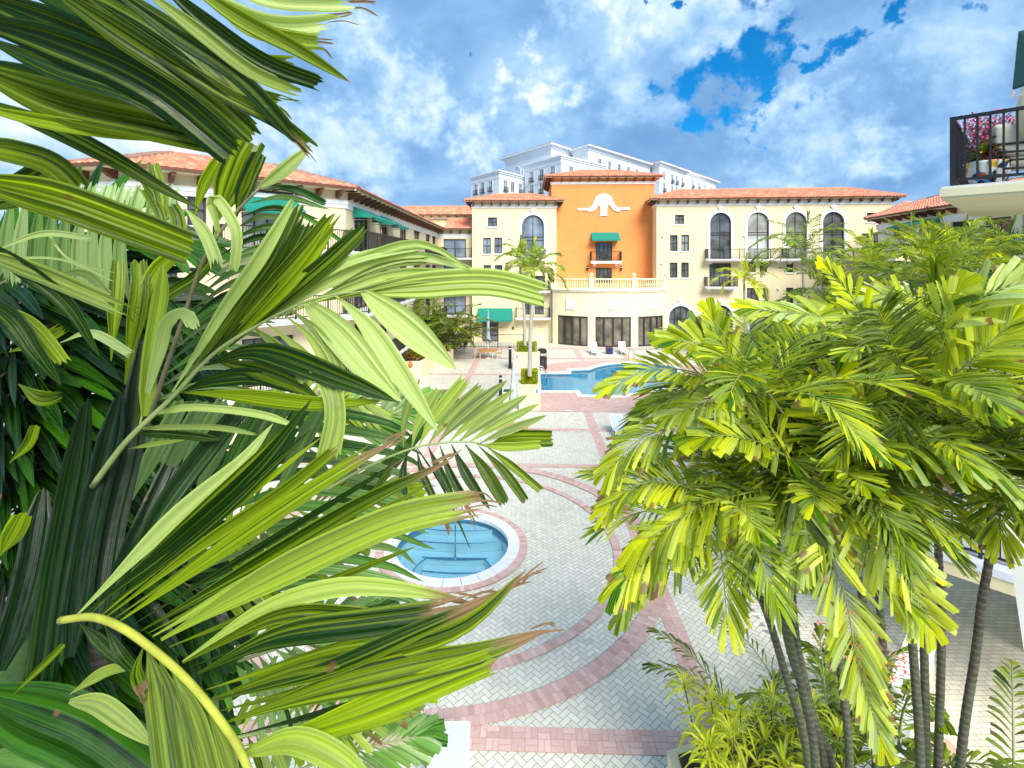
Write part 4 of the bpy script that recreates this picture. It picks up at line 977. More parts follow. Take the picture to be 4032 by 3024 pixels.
# brick bands
mb = MB()
def band_line(x0, y0, x1, y1, w, z):
    L_ = math.hypot(x1 - x0, y1 - y0); ux, uy = (x1 - x0) / L_, (y1 - y0) / L_; vx, vy = -uy, ux; bw = .115
    n = int(L_ / (2 * bw)); rows = max(1, round(w / (2 * bw))); step = w / rows
    for i in range(n):
        for r_ in range(rows):
            c = (i + .5) * 2 * bw; o = -w / 2 + (r_ + .5) * step
            if (i + r_) % 2 == 0:
                for q in (-.5, .5): paver_quads(mb, x0 + ux * c + vx * (o + q * step / 2), y0 + uy * c + vy * (o + q * step / 2), ux, uy, 2 * bw, step / 2, z, .005)
            else:
                for q in (-.5, .5): paver_quads(mb, x0 + ux * (c + q * bw) + vx * o, y0 + uy * (c + q * bw) + vy * o, vx, vy, step, bw, z, .005)
def band_arc(c, r0, r1, a0, a1, z, rows=1, bw=.115):
    for q in range(rows):
        ra, rb = r0 + (r1 - r0) * q / rows, r0 + (r1 - r0) * (q + 1) / rows; rm = (ra + rb) / 2; n = int((a1 - a0) * rm / bw)
        for i in range(n):
            a = a0 + (a1 - a0) * (i + .5) / n; h = (a1 - a0) / n / 2 * .93; t = (min(1, max(0, rng.gauss(.55, .22))), 0, 0)
            mb.add([(c[0] + rr * math.cos(aa), c[1] + rr * math.sin(aa), z) for aa, rr in ((a - h, ra + .004), (a - h, rb - .004), (a + h, rb - .004), (a + h, ra + .004))], [(0, 1, 2, 3)], t)
CC = (-2.2, 15.3)
def undersheet(poly, z): mb.add([(x, y, z) for x, y in poly], [tuple(range(len(poly)))], (.1, 0, 0))
def ul(x0, y0, x1, y1, w, z):
    L_ = math.hypot(x1 - x0, y1 - y0); vx, vy = -(y1 - y0) / L_ * w / 2, (x1 - x0) / L_ * w / 2; undersheet([(x0 - vx, y0 - vy), (x1 - vx, y1 - vy), (x1 + vx, y1 + vy), (x0 + vx, y0 + vy)], z)
def ua(c, r0, r1, a0, a1, z, n=90):
    for i in range(n):
        a, b = a0 + (a1 - a0) * i / n, a0 + (a1 - a0) * (i + 1) / n; undersheet([(c[0] + r0 * math.cos(a), c[1] + r0 * math.sin(a)), (c[0] + r1 * math.cos(a), c[1] + r1 * math.sin(a)), (c[0] + r1 * math.cos(b), c[1] + r1 * math.sin(b)), (c[0] + r0 * math.cos(b), c[1] + r0 * math.sin(b))], z)
z_ = .008
lines = [(3.44, 5.6, 3.44, 30.8, .46), (-4.35, 22, -4.35, 50.2, .46), (-12, 9.06, 7.5, 9.06, .48), (-12, 25.9, 13, 25.9, .40), (-12, 21.3, 8, 21.3, .38), (-9, 38.6, 0, 38.6, .40), (-9, 50.4, 15, 50.4, .5),
         (-8, 31.0, -1, 31.0, .4), (4.8, 44.4, 4.8, 50.2, .46), (-9, 45.2, -4.6, 45.2, .4), (-4.1, 45.2, 15, 45.2, .4), (9, 45.4, 9, 50.2, .4)]
for k, l in enumerate(lines):
    zz = z_ + .0016 * k; ul(*l, zz); band_line(*l, zz + .004)
ua(CC, 4.74, 4.98, -math.pi, math.pi, .030); band_arc(CC, 4.74, 4.98, -math.pi, math.pi, .034)
ua(CC, 5.72, 6.16, -math.pi, math.pi, .030); band_arc(CC, 5.72, 6.16, -math.pi, math.pi, .034, 2)
# brick apron round the pool
yn = 29.1
ap = [(.35, yn), (9, yn), (9, 33), (.35, 33)]
def apron(poly_out, holes, z):
    xs = [p[0] for p in poly_out]; ys = [p[1] for p in poly_out]; y = min(ys)
    r_ = 0
    while y < max(ys):
        x = min(xs) + (.115 if r_ % 2 else 0)
        while x < max(xs):
            if inside(poly_out, x, y) and not any(inside(h, x, y) for h in holes): paver_quads(mb, x, y, 1, 0, .23, .115, z, .005)
            x += .23
        y += .115; r_ += 1
pin = offset(pool, .2)
big = offset(pool, 1.15); left = min(p[0] for p in pool)
apr = [(left - .8, yn), (9.5, yn), (14, 31), (16, 36), (14.5, 42.5), (9, 44.6), (4, 43.9), (left - .8, 41.6)]
tr = sheet([apr, pin], .020, 'pool_apron', BRICK); tag(tr, kind='structure')
apron(apr, [pin], .024)
bb = mb.build('brick_bands', BRICK); tag(bb, kind='structure')
# spa rings
mb = MB(); ua(SPC, SPR + .30, SPR + .54, -math.pi, math.pi, .040); band_arc(SPC, SPR + .31, SPR + .53, -math.pi, math.pi, .045)
sb = mb.build('spa_brick_ring', BRICK); tag(sb, kind='structure')
# spa
sp = thing('spa', 'round hot tub with white stone rim and underwater steps set in the plaza', 'hot tub', (SPC[0], SPC[1], 0))
mb = MB(); n = 24
for k in range(n):
    a0, a1 = 2 * math.pi * k / n + .004, 2 * math.pi * (k + 1) / n - .004; r0, r1 = SPR - .03, SPR + .31; t = 5
    for q in range(t):
        b0, b1 = a0 + (a1 - a0) * q / t, a0 + (a1 - a0) * (q + 1) / t
        P_ = [(SPC[0] + r * math.cos(a), SPC[1] + r * math.sin(a)) for r, a in ((r0, b0), (r1, b0), (r1, b1), (r0, b1))]
        mb.add([(x, y, z) for z in (-.05, .062) for x, y in P_], [(4, 5, 6, 7), (1, 2, 6, 5), (0, 4, 7, 3)] + ([(0, 1, 5, 4)] if q == 0 else []) + ([(3, 7, 6, 2)] if q == t - 1 else []))
mb.build('stone_rim', COPING, sp)
mb = MB(); N_ = 72
def cyl(r, z0, z1_, c=SPC): 
    P_ = circ(c, r, N_); mb.add([(x, y, z) for z in (z0, z1_) for x, y in P_], [(k, (k + 1) % N_, (k + 1) % N_ + N_, k + N_) for k in range(N_)])
cyl(SPR - .01, -.30, .0); 
o = mb.build('waterline_tiles', TILEB, sp)
mb = MB(); cyl(SPR, -1.25, -.301)
# bench ring with a deeper well towards the near side, and curved entry steps at the far side
WC = (SPC[0] + .03, SPC[1] - .38); WR = 1.18
mb.add([(x, y, -1.05) for x, y in circ(SPC, SPR - .002, N_)], [tuple(range(N_))])
w_ = circ(WC, WR, 48)
w_cut = [(x, min(y, SPC[1] + .42)) for x, y in w_]
tr_ = tessellate_polygon([[Vector((x, y, 0)) for x, y in circ(SPC, SPR - .003, N_)], [Vector((x, y, 0)) for x, y in w_cut]])
fl_ = circ(SPC, SPR - .003, N_) + w_cut; mb.add([(x, y, -.62) for x, y in fl_], [tuple(t) for t in tr_])
mb.add([(x, y, z) for z in (-1.05, -.62) for x, y in w_cut], [(k, (k + 1) % 48, (k + 1) % 48 + 48, k + 48) for k in range(48)])
o = mb.build('basin', SPAT, sp)
def step(yoff, z0, z1_, bulge, name='step', clip=WR):
    pts = []; R_ = SPR - .012
    # front edge: arc bowing towards the viewer; rear follows the wall
    hw_ = math.sqrt(max(.01, R_ * R_ - yoff * yoff)); front = [(hw_ * t, yoff - bulge * (1 - t * t)) for t in [k / 10 - 1 for k in range(21)]]
    a0 = math.asin(yoff / R_); rear = [(R_ * math.cos(a0 + (math.pi - 2 * a0) * k / 20), R_ * math.sin(a0 + (math.pi - 2 * a0) * k / 20)) for k in range(21)]
    P_ = front + rear[1:-1]
    m_ = MB(); m_.prism([(SPC[0] + x, SPC[1] + y) for x, y in P_], z0, z1_); s_ = m_.build(name, SPAT, sp)
    m_ = MB(); m_.tube([(SPC[0] + x * .985, SPC[1] + y + .03, z1_ + .004) for x, y in front], .022, 5); m_.build('step_nosing', TILEB, s_)
step(1.28, -.61, -.20, .10); step(.88, -.61, -.36, .14)
m_ = MB(); P_ = [(SPC[0] + .95 * t, SPC[1] + .12 - .10 * (1 - t * t)) for t in [k / 10 - 1 for k in range(21)]] + [(SPC[0] + .95, SPC[1] + .40), (SPC[0] - .95, SPC[1] + .40)]
m_.prism(P_, -1.04, -.84); s_ = m_.build('step', SPAT, sp); m_ = MB(); m_.tube([(x, y, -.835) for x, y in P_[:21]], .022, 5); m_.build('step_nosing', TILEB, s_)
m_ = MB(); m_.tube([(SPC[0] - .98 * 1, SPC[1] + .43, -.615)] + [(SPC[0] + 1.0 * t, SPC[1] + .43 - .06 * (1 - t * t), -.613) for t in [k / 10 - 1 for k in range(21)]], .022, 5); m_.build('step_nosing', TILEB, sp)
m_ = MB()
for k in range(49): pass
m_.tube([(x, y, -.612) for x, y in w_cut] + [(w_cut[0][0], w_cut[0][1], -.612)], .016, 5); m_.build('bench_edge', TILEB, sp)
m_ = MB(); cx_, cy_ = SPC[0] + .18, SPC[1] - 1.05
m_.box((cx_ - .17, cy_ - .17, -1.045), (cx_ + .17, cy_ + .17, -1.03)); m_.build('drain_cover', WHITE, sp)
mb = MB(); mb.add([(x, y, -.10) for x, y in circ(SPC, SPR - .012, N_)], [tuple(range(N_))]); mb.build('water', WATERS, sp)
# spa handrail
m_ = MB(); rx, ry = SPC[0] + .02, SPC[1] + .55
m_.tube([(rx, ry - .15, -.6), (rx, ry - .15, .35), (rx, ry - .10, .72), (rx, ry + .1, .86), (rx, ry + .6, .87), (rx, ry + 1.1, .86), (rx, ry + 1.3, .75), (rx, ry + 1.42, .5), (rx, ry + 1.46, .05)], .021, 10)
m_.lathe([(.06, 0), (.06, .02), (.025, .03)], (rx, ry - .15, -.62), 12); tag(m_.build('handrail', STEEL, None, smooth=True), 'steel grab rail arching over the steps of the round spa', 'handrail')
m_ = MB(); q = G(1950, 2020); m_.lathe([(.14, 0), (.14, .02), (.12, .028)], (SPC[0] + .92, SPC[1] + 2.0, .01), 20); tag(m_.build('deck_cover', WHITE, None), 'round white lid set in the paving beside the spa ring', 'drain cover')

# pool
pl = thing('swimming_pool', 'large free form swimming pool with bright blue water and white coping', 'swimming pool', (6, 36, 0))
mb = MB(); po = pool_out; n = len(pool)
pi_ = offset(pool, -.02)
# coping stones
for i in range(n):
    a, b, c, d = pi_[i], pi_[(i + 1) % n], po[(i + 1) % n], po[i]; L_ = math.hypot(b[0] - a[0], b[1] - a[1]); k = max(1, int(L_ / .6))
    for q in range(k):
        f = lambda P_, Q_, t: (P_[0] + (Q_[0] - P_[0]) * t, P_[1] + (Q_[1] - P_[1]) * t); t0, t1 = q / k + .006 / max(L_, .1), (q + 1) / k - .006 / max(L_, .1)
        P_ = [f(a, b, t0), f(a, b, t1), f(d, c, t1), f(d, c, t0)]; mb.add([(x, y, z) for z in (-.04, .065) for x, y in P_], [(4, 5, 6, 7), (0, 1, 5, 4), (2, 3, 7, 6), (0, 4, 7, 3), (1, 2, 6, 5)])
mb.build('coping', COPING, pl)
mb = MB(); mb.add([(x, y, z) for z in (-.32, -.005) for x, y in pool], [(k, (k + 1) % n, (k + 1) % n + n, k + n) for k in range(n)]); mb.build('waterline_tiles', TILEB, pl)
mb = MB(); mb.add([(x, y, z) for z in (-1.5, -.321) for x, y in pool], [(k, (k + 1) % n, (k + 1) % n + n, k + n) for k in range(n)])
tr = tessellate_polygon([[Vector((x, y, 0)) for x, y in pool]]); mb.add([(x, y, -1.5) for x, y in pool], [tuple(t) for t in tr]); mb.build('basin', POOLT, pl)
mb = MB(); mb.add([(x, y, -.13) for x, y in pi_], [tuple(t) for t in tr]); mb.build('water', WATER, pl)
# entry steps at the far side, ledges at the left end
for k in range(4):
    m_ = MB(); c0 = gz(1800, 796); r_ = 1.2 + k * .42; P_ = [(c0[0] + 1.3 * r_ * math.cos(math.pi + math.pi * t / 16), c0[1] - .1 + r_ * .75 * math.sin(math.pi + math.pi * t / 16)) for t in range(17)]
    m_.prism(P_, -1.49, -.30 - k * .27); s_ = m_.build('step', POOLT, pl)
    m_ = MB(); m_.tube([(x, y, -.293 - k * .27) for x, y in P_], .03, 5); m_.build('step_nosing', TILEB, s_)
xl = min(p[0] for p in pool)
for k, (ya, yb) in enumerate(((gz(1160, 1000)[1] + .02, gz(1160, 975)[1]), (gz(1160, 952)[1], gz(1160, 900)[1]))):
    m_ = MB(); m_.box((xl + .06, ya + .1, -1.49), (xl + .6, yb - .05, -.30)); m_.build('pool_seat', POOLT, pl)
# ================================================================== palms
prn = random.Random(11)
def cat(P, n):
    """Catmull-Rom through P, n+1 samples"""
    P = [Vector(p) for p in P]
    if len(P) == 2: return [P[0].lerp(P[1], i / n) for i in range(n + 1)]
    Q = [P[0] * 2 - P[1]] + P + [P[-1] * 2 - P[-2]]; L_ = [0]
    for a, b in zip(P, P[1:]): L_.append(L_[-1] + (b - a).length)
    out = []
    for i in range(n + 1):
        s = L_[-1] * i / n; k = 0
        while k < len(P) - 2 and s > L_[k + 1]: k += 1
        t = (s - L_[k]) / max(1e-9, L_[k + 1] - L_[k]); a, b, c, d = Q[k], Q[k + 1], Q[k + 2], Q[k + 3]
        out.append(.5 * ((2 * b) + (c - a) * t + (2 * a - 5 * b + 4 * c - d) * t * t + (3 * b - 3 * c + d - a) * t ** 3))
    return out
SM = lambda x: (lambda t: t * t * (3 - 2 * t))(min(1, max(0, x)))
PROF = {'prae': lambda v: (.07 + .93 * SM(v / .62 + .08)) * (1 - .18 * max(0, v - .75) / .25),
        'wide': lambda v: (.08 + .92 * SM(v / .5 + .08)) * (1 - .08 * max(0, v - .8) / .2),
        'lance': lambda v: max(.03, math.sin(math.pi * min(1, v * .97 + .03)) ** .8 * (.45 + .55 * SM(v / .45)) if v < .5 else math.sin(math.pi * min(1, v * .97 + .03)) ** .7),
        'oval': lambda v: max(.04, math.sin(math.pi * min(1, v * .96 + .04)) ** .8),
        'strap': lambda v: .35 + .65 * min(1, v / .15) if v < .8 else 1 - .75 * (v - .8) / .2}
def leaflet(mb, P, w, wdir, prof='prae', fray=.05, fold=.22, pleat=.05, tint=(.5, 0, 0), n=10, m=6, twist=0.0, skew=0.0, npl=3):
    """one blade along P, wdir = direction across it (Vector or function of point and tangent)"""
    C = cat(P, n * 2); pf = PROF[prof]; ends = [1 - fray * prn.random() - skew * (j / m) for j in range(m + 1)]
    if prof in ('lance', 'oval'): ends = [1.0] * (m + 1)
    Ln = len(C) - 1; frames = []
    for i, c in enumerate(C):
        T = (C[min(i + 1, Ln)] - C[max(i - 1, 0)]).normalized(); wd = wdir(c, T) if callable(wdir) else wdir
        wd = (wd - T * wd.dot(T)).normalized(); nn = T.cross(wd)
        if twist:
            a = twist * i / Ln; wd, nn = wd * math.cos(a) + nn * math.sin(a), nn * math.cos(a) - wd * math.sin(a)
        frames.append((c, wd, nn))
    vs = []; uvs = []
    for i in range(n + 1):
        for j in range(m + 1):
            v = i / n * ends[j]; q = v * Ln; k = min(int(q), Ln - 1); f = q - k
            c = frames[k][0].lerp(frames[k + 1][0], f); wd = frames[k][1].lerp(frames[k + 1][1], f); nn = frames[k][2].lerp(frames[k + 1][2], f)
            x = j / m * 2 - 1; ww = w * .5 * pf(v)
            h = ww * (fold * abs(x) * 1.0 + pleat * math.cos(x * math.pi * npl))
            vs.append(c + wd * (x * ww) + nn * h); uvs.append((j / m, v))
    mb.add(vs, [(i * (m + 1) + j, i * (m + 1) + j + 1, (i + 1) * (m + 1) + j + 1, (i + 1) * (m + 1) + j) for i in range(n) for j in range(m)], tint, uvs)
def facing(roll=0.0):
    def f(p, T):
        V = (p - EYE).normalized(); a = T.cross(V)
        if a.length < .05: a = Vector((0, 0, 1)).cross(T)
        a = a.normalized(); b = T.cross(a); return a * math.cos(roll) + b * math.sin(roll)
    return f
def lens(t): return .45 + .55 * math.sin(math.pi * min(1, .12 + .80 * t))
def auto_leaflets(mb, Rc, n, Lf, w, a0=68, a1=22, droop=.25, up=Vector((0, 0, 1)), t0=.12, prof='prae', tint=(.5, .22), brown=.1, pale=0.0, lift=18, fray=.06, res=(7, 3), jit=1.0, sides=(-1, 1), tipfan=True, fold=.25):
    K = len(Rc) - 1
    for i in range(n):
        t = t0 + (1 - t0) * (i + .5) / n; q = t * K; k = min(int(q), K - 1); p = Rc[k].lerp(Rc[k + 1], q - k); T = (Rc[k + 1] - Rc[k]).normalized()
        S_ = T.cross(up)
        S_ = S_.normalized() if S_.length > .05 else Vector((1, 0, 0)); Nn = S_.cross(T)
        for sd in sides:
            if prn.random() < .03 * jit: continue
            a = R(a0 + (a1 - a0) * t + prn.uniform(-6, 6) * jit); lf = R(lift + prn.uniform(-14, 14) * jit)
            d = T * math.cos(a) + (S_ * sd * math.cos(lf) + Nn * math.sin(lf)) * math.sin(a)
            L_ = Lf * lens(t) * prn.uniform(.86, 1.08); dr = droop * prn.uniform(.6, 1.5)
            P = [p, p + d * (L_ * .5) - Vector((0, 0, L_ * dr * .15)), p + d * (L_ * (1 - dr * .12)) - Vector((0, 0, L_ * dr * .62))]
            rl = prn.gauss(0, .35) * jit
            wd = (T - d * T.dot(d)).normalized(); wd = wd * math.cos(rl) + d.cross(wd) * math.sin(rl)
            g = 0 if prn.random() > brown else prn.uniform(.08, .4)
            leaflet(mb, P, w * (.75 + .35 * t) * prn.uniform(.85, 1.15), wd, prof, fray, fold, .06, (min(1, max(0, prn.gauss(*tint))), g, pale * prn.random()), res[0], res[1], twist=prn.gauss(0, .25) * jit)
    if tipfan:
        T = (Rc[-1] - Rc[-2]).normalized(); S_ = T.cross(up).normalized()
        for sd in (-1, 1):
            d = (T + S_ * sd * .22).normalized(); L_ = Lf * .62
            leaflet(mb, [Rc[-1], Rc[-1] + d * L_ * .5, Rc[-1] + d * L_ - Vector((0, 0, L_ * droop * .5))], w * 1.6, S_, prof, fray, .1, .06, (min(1, max(0, prn.gauss(*tint))), 0, 0), res[0], res[1] + 1)
def frond_obj(parent, R_pts, leafmat, stalk, rr=(.012, .004), name='frond', **kw):
    """stalk + leaflets as one frond: stalk is a sub-part"""
    Rc = cat(R_pts, 20); mb = MB(); auto_leaflets(mb, Rc, **kw); f = mb.build(name, leafmat, parent)
    m2 = MB(); m2.tube(Rc, [rr[0] + (rr[1] - rr[0]) * i / 20 for i in range(21)], 6); m2.build('leaf_stalk', stalk, f, smooth=True)
    return f
def arch_pts(base, az, el, L_, droop, n=5):
    """stalk leaving base at azimuth az, elevation el and bending over"""
    out = []; p = Vector(base); e = el; st = L_ / n
    for i in range(n + 1):
        out.append(p.copy()); p = p + Vector((math.cos(az) * math.cos(e), math.sin(az) * math.cos(e), math.sin(e))) * st; e -= droop / n * (.5 + i / n)
    return out
def trunk(parent, pts, r, mat=None, ring=.055, seg=10, rings=True):
    C = cat(pts, max(12, int(sum((Vector(b) - Vector(a)).length for a, b in zip(pts, pts[1:])) / (.5 * ring)) if rings else 16)); mb = MB(); n = len(C)
    rs = []
    for i in range(n):
        t = i / (n - 1); b = r[0] + (r[1] - r[0]) * t; rs.append(b * (1.0 + (.07 if (i % 2 == 0 and rings) else 0)) * (1 + .02 * math.sin(i * 1.7)))
    mb.tube(C, rs, seg); return mb.build('trunk', mat or BARK, parent, smooth=True)
def palm(name, label, loc, height, lean=(0, 0), nf=11, fl=1.9, Lf=.5, w=.05, leafmat=None, mat=BARKP, r=(.10, .07), shaft=.7, group=None, cat_='palm tree', seed=1, droop=1.5, n=26, tint=(.55, .2), spear=True, el=(20, 80), brown=.15, res=(6, 2), pale=.1, prof='prae'):
    prn.seed(seed); t = local_thing(name, label, cat_, loc, 0, group)
    top = Vector((lean[0], lean[1], height))
    trunk(t, [(0, 0, 0), (lean[0] * .25, lean[1] * .25, height * .5), tuple(top)], r, mat, .09, 8)
    m2 = MB(); m2.tube([top, top + Vector((0, 0, shaft * .5)), top + Vector((0, 0, shaft))], [r[1] * 1.15, r[1] * 1.05, r[1] * .5], 8); m2.build('crownshaft', SHAFT if mat is not BARKP else RACHG, t, smooth=True)
    c = top + Vector((0, 0, shaft * .9))
    for i in range(nf):
        az = 2.39996 * i + prn.uniform(-.3, .3); e = R(el[0] + (el[1] - el[0]) * ((i + .5) / nf) + prn.uniform(-8, 8))
        P = arch_pts(c, az, e, fl * prn.uniform(.85, 1.1), droop * prn.uniform(.8, 1.2))
        frond_obj(t, P, leafmat or LEAFY, RACHG, (.016, .005), n=n, Lf=Lf, w=w, droop=.5, tint=tint, brown=brown, res=res, pale=pale, prof=prof)
    if spear:
        P = arch_pts(c, prn.uniform(0, 6), R(82), fl * .85, .25); frond_obj(t, P, leafmat or LEAFY, RACHG, (.02, .004), n=14, Lf=Lf * .8, w=w * .8, a0=16, a1=10, droop=.05, tint=tint, res=res, prof='lance')
    return t

# ---- hero fronds of the near palms, read off the photograph leaf by leaf
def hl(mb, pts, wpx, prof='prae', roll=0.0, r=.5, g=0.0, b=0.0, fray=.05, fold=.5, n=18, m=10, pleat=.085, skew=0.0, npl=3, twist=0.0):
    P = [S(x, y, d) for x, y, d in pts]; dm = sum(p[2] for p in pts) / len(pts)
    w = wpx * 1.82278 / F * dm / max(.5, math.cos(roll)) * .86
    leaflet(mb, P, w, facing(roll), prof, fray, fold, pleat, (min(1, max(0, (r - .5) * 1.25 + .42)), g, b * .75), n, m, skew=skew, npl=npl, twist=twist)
def hero(parent, rach, r0, r1, leaves, mat, stalk, seg=30):
    if not rach:
        for l in leaves:
            mb = MB(); hl(mb, l[0], l[1], **(l[2] if len(l) > 2 else {})); mb.build('leaf_blade', mat, parent)
        return
    mb = MB()
    for l in leaves:
        pts, w = l[0], l[1]; kw = l[2] if len(l) > 2 else {}; hl(mb, pts, w, **kw)
        if kw.get('g', 0) >= .16 or (kw.get('fray', 0) > .13 and w > 34):
            a, b = Vector(pts[-2]), Vector(pts[-1]); t = (b - a); t = t / Vector((t.x, t.y, 0)).length; nx, ny = -t.y, t.x
            for k in range(3):
                o = prn.uniform(-.35, .35) * w; o2 = o * prn.uniform(.6, 1.6) + prn.uniform(-10, 10); ln = prn.uniform(18, 46)
                st = b - t * prn.uniform(25, 45); hl(mb, [(st.x + nx * o, st.y + ny * o, st.z + .004), (b.x + nx * o, b.y + ny * o, b.z), (b.x + t.x * ln + nx * o2, b.y + t.y * ln + ny * o2 + prn.uniform(0, 8), b.z + .02)], prn.uniform(2.5, 6), prof='strap', r=.4, g=1.3 if kw.get('g', 0) > .05 else 0, n=6, m=2)
    f = mb.build('frond', mat, parent)
    if rach:
        C = cat([S(p[0], p[1], p[2] - .05) for p in rach], seg); m2 = MB(); d = rach[0][2]; m2.tube(C, [(r0 + (r1 - r0) * i / seg) * 1.82278 / F * d for i in range(seg + 1)], 8); m2.build('leaf_stalk', stalk, f, smooth=True)
    return f

near = thing('palm_tree', 'large near palm with yellow leaf stalks and brown torn tips filling the lower left', 'palm tree', (-1.9, 1.9, 0))
cr = S(90, 1345, 1.75)
trunk(near, [(-1.95, 2.0, 0), (-1.93, 2.0, 4), tuple(cr - Vector((.28, -.1, .5)))], (.09, .06), BARK)
m2 = MB(); m2.tube([cr - Vector((.28, -.1, .55)), cr - Vector((.2, -.06, .25)), cr - Vector((.02, 0, -.02))], [.066, .06, .022], 10); m2.build('crownshaft', SHAFT, near, smooth=True)
# F1: yellow stalk curving through the lower left
def u(a, b): return (a, b)
D1 = 1.18
F1 = [([(177, 1330, 1.25), (400, 1150, 1.3), (560, 1000, 1.35), (673, 862, 1.42)], 46, dict(r=.12, roll=.5, prof='lance')),
      ([(165, 1330, 1.27), (380, 1120, 1.36), (520, 1000, 1.42), (590, 915, 1.5)], 44, dict(r=.7, b=.5, roll=-.4, prof='lance')),
      ([(205, 1332, 1.24), (450, 1130, 1.3), (580, 1010, 1.36), (684, 918, 1.42)], 26, dict(r=.15, roll=.6, prof='lance', g=.1)),
      ([(227, 1334, 1.22), (430, 1180, 1.28), (610, 1060, 1.33), (735, 960, 1.38)], 34, dict(r=.45, roll=.3, g=.12)),
      ([(260, 1341, 1.22), (500, 1175, 1.25), (700, 1040, 1.3), (856, 950, 1.36)], 44, dict(r=.65, g=.24, roll=-.2, prof='lance')),
      ([(305, 1362, 1.2), (560, 1215, 1.22), (790, 1080, 1.26), (972, 996, 1.32)], 46, dict(r=.30, g=.2, roll=.35, prof='lance')),
      ([(330, 1375, 1.2), (520, 1270, 1.2), (700, 1200, 1.22), (820, 1120, 1.26)], 38, dict(r=.8, b=.2, roll=-.5)),
      ([(348, 1382, 1.18), (540, 1270, 1.18), (740, 1170, 1.2), (880, 1115, 1.22), (1046, 1085, 1.25)], 74, dict(r=.68, g=.17, prof='wide', fray=.16, fold=.35, b=.12)),
      ([(394, 1429, 1.17), (560, 1320, 1.18), (720, 1270, 1.2), (860, 1272, 1.22), (1015, 1300, 1.25)], 44, dict(r=.85, g=.22, b=.35, prof='lance')),
      ([(394, 1432, 1.16), (600, 1330, 1.17), (760, 1325, 1.2), (880, 1345, 1.22)], 40, dict(r=.35, g=.1, roll=.4)),
      ([(426, 1455, 1.15), (600, 1375, 1.15), (800, 1345, 1.16), (960, 1322, 1.18), (1050, 1290, 1.2)], 62, dict(r=.22, g=.30, prof='wide', fray=.2, fold=.4)),
      ([(461, 1509, 1.13), (660, 1435, 1.13), (850, 1400, 1.14), (1010, 1345, 1.15), (1137, 1230, 1.2)], 50, dict(r=.40, g=.16, prof='lance', roll=.2)),
      ([(465, 1512, 1.12), (700, 1450, 1.12), (900, 1365, 1.14), (1000, 1320, 1.16), (1120, 1262, 1.2)], 42, dict(r=.30, g=.33, prof='lance', roll=-.3)),
      ([(491, 1559, 1.1), (700, 1490, 1.1), (900, 1440, 1.12), (1040, 1410, 1.13), (1184, 1360, 1.16)], 66, dict(r=.45, g=.24, prof='lance', fold=.3)),
      ([(525, 1622, 1.08), (720, 1560, 1.08), (900, 1490, 1.1), (1080, 1420, 1.12)], 66, dict(r=.68, g=.12, fold=.3)),
      ([(530, 1628, 1.06), (640, 1600, 1.05), (760, 1660, 1.03), (830, 1760, 1.0)], 60, dict(r=.8, b=.2, prof='oval')),
      # hanging side of the frond
      ([(225, 1350, 1.25), (260, 1410, 1.24), (290, 1445, 1.22)], 26, dict(r=.05, roll=.3)),
      ([(310, 1395, 1.2), (295, 1450, 1.16), (310, 1500, 1.1)], 28, dict(r=.4, g=.35)),
      ([(318, 1400, 1.19), (345, 1520, 1.12), (372, 1720, 1.02)], 62, dict(r=.42, prof='wide', b=.1)),
      ([(345, 1425, 1.18), (385, 1560, 1.1), (415, 1740, 1.0)], 52, dict(r=.40, prof='wide', b=.1)),
      ([(372, 1450, 1.16), (425, 1570, 1.1), (470, 1740, 1.0)], 48, dict(r=.45, prof='wide', b=.12)),
      ([(412, 1490, 1.15), (460, 1600, 1.1), (505, 1760, 1.0)], 44, dict(r=.38, prof='wide', b=.1)),
      ([(450, 1535, 1.13), (485, 1620, 1.08), (520, 1740, 1.0)], 34, dict(r=.5, prof='wide', b=.15)),
      ([(170, 1345, 1.3), (210, 1380, 1.3), (270, 1440, 1.3)], 26, dict(r=.1, roll=.4, prof='lance'))]
for (bx, by, tx, ty) in ((190, 1331, 640, 900), (215, 1333, 700, 940), (245, 1338, 800, 960), (285, 1350, 880, 985), (320, 1368, 930, 1045), (365, 1398, 900, 1180), (410, 1440, 850, 1300), (445, 1490, 930, 1330), (478, 1535, 980, 1400), (505, 1590, 1000, 1450), (520, 1612, 900, 1540)):
    F1.append(([(bx, by, 1.3), (bx * .5 + tx * .5 - 10, by * .5 + ty * .5 + 6, 1.34), (tx, ty, 1.42)], prn.uniform(16, 26), dict(r=prn.uniform(.0, .9), roll=prn.uniform(-.8, .8), prof='lance', g=prn.choice((0, 0, .15)))))
hero(near, [(130, 1340, 1.3), (200, 1333, 1.26), (265, 1357, 1.22), (330, 1403, 1.2), (390, 1455, 1.17), (440, 1510, 1.14), (482, 1565, 1.11), (515, 1615, 1.08), (548, 1690, 1.04)], 7.5, 6.5, F1, LEAF, RACH)
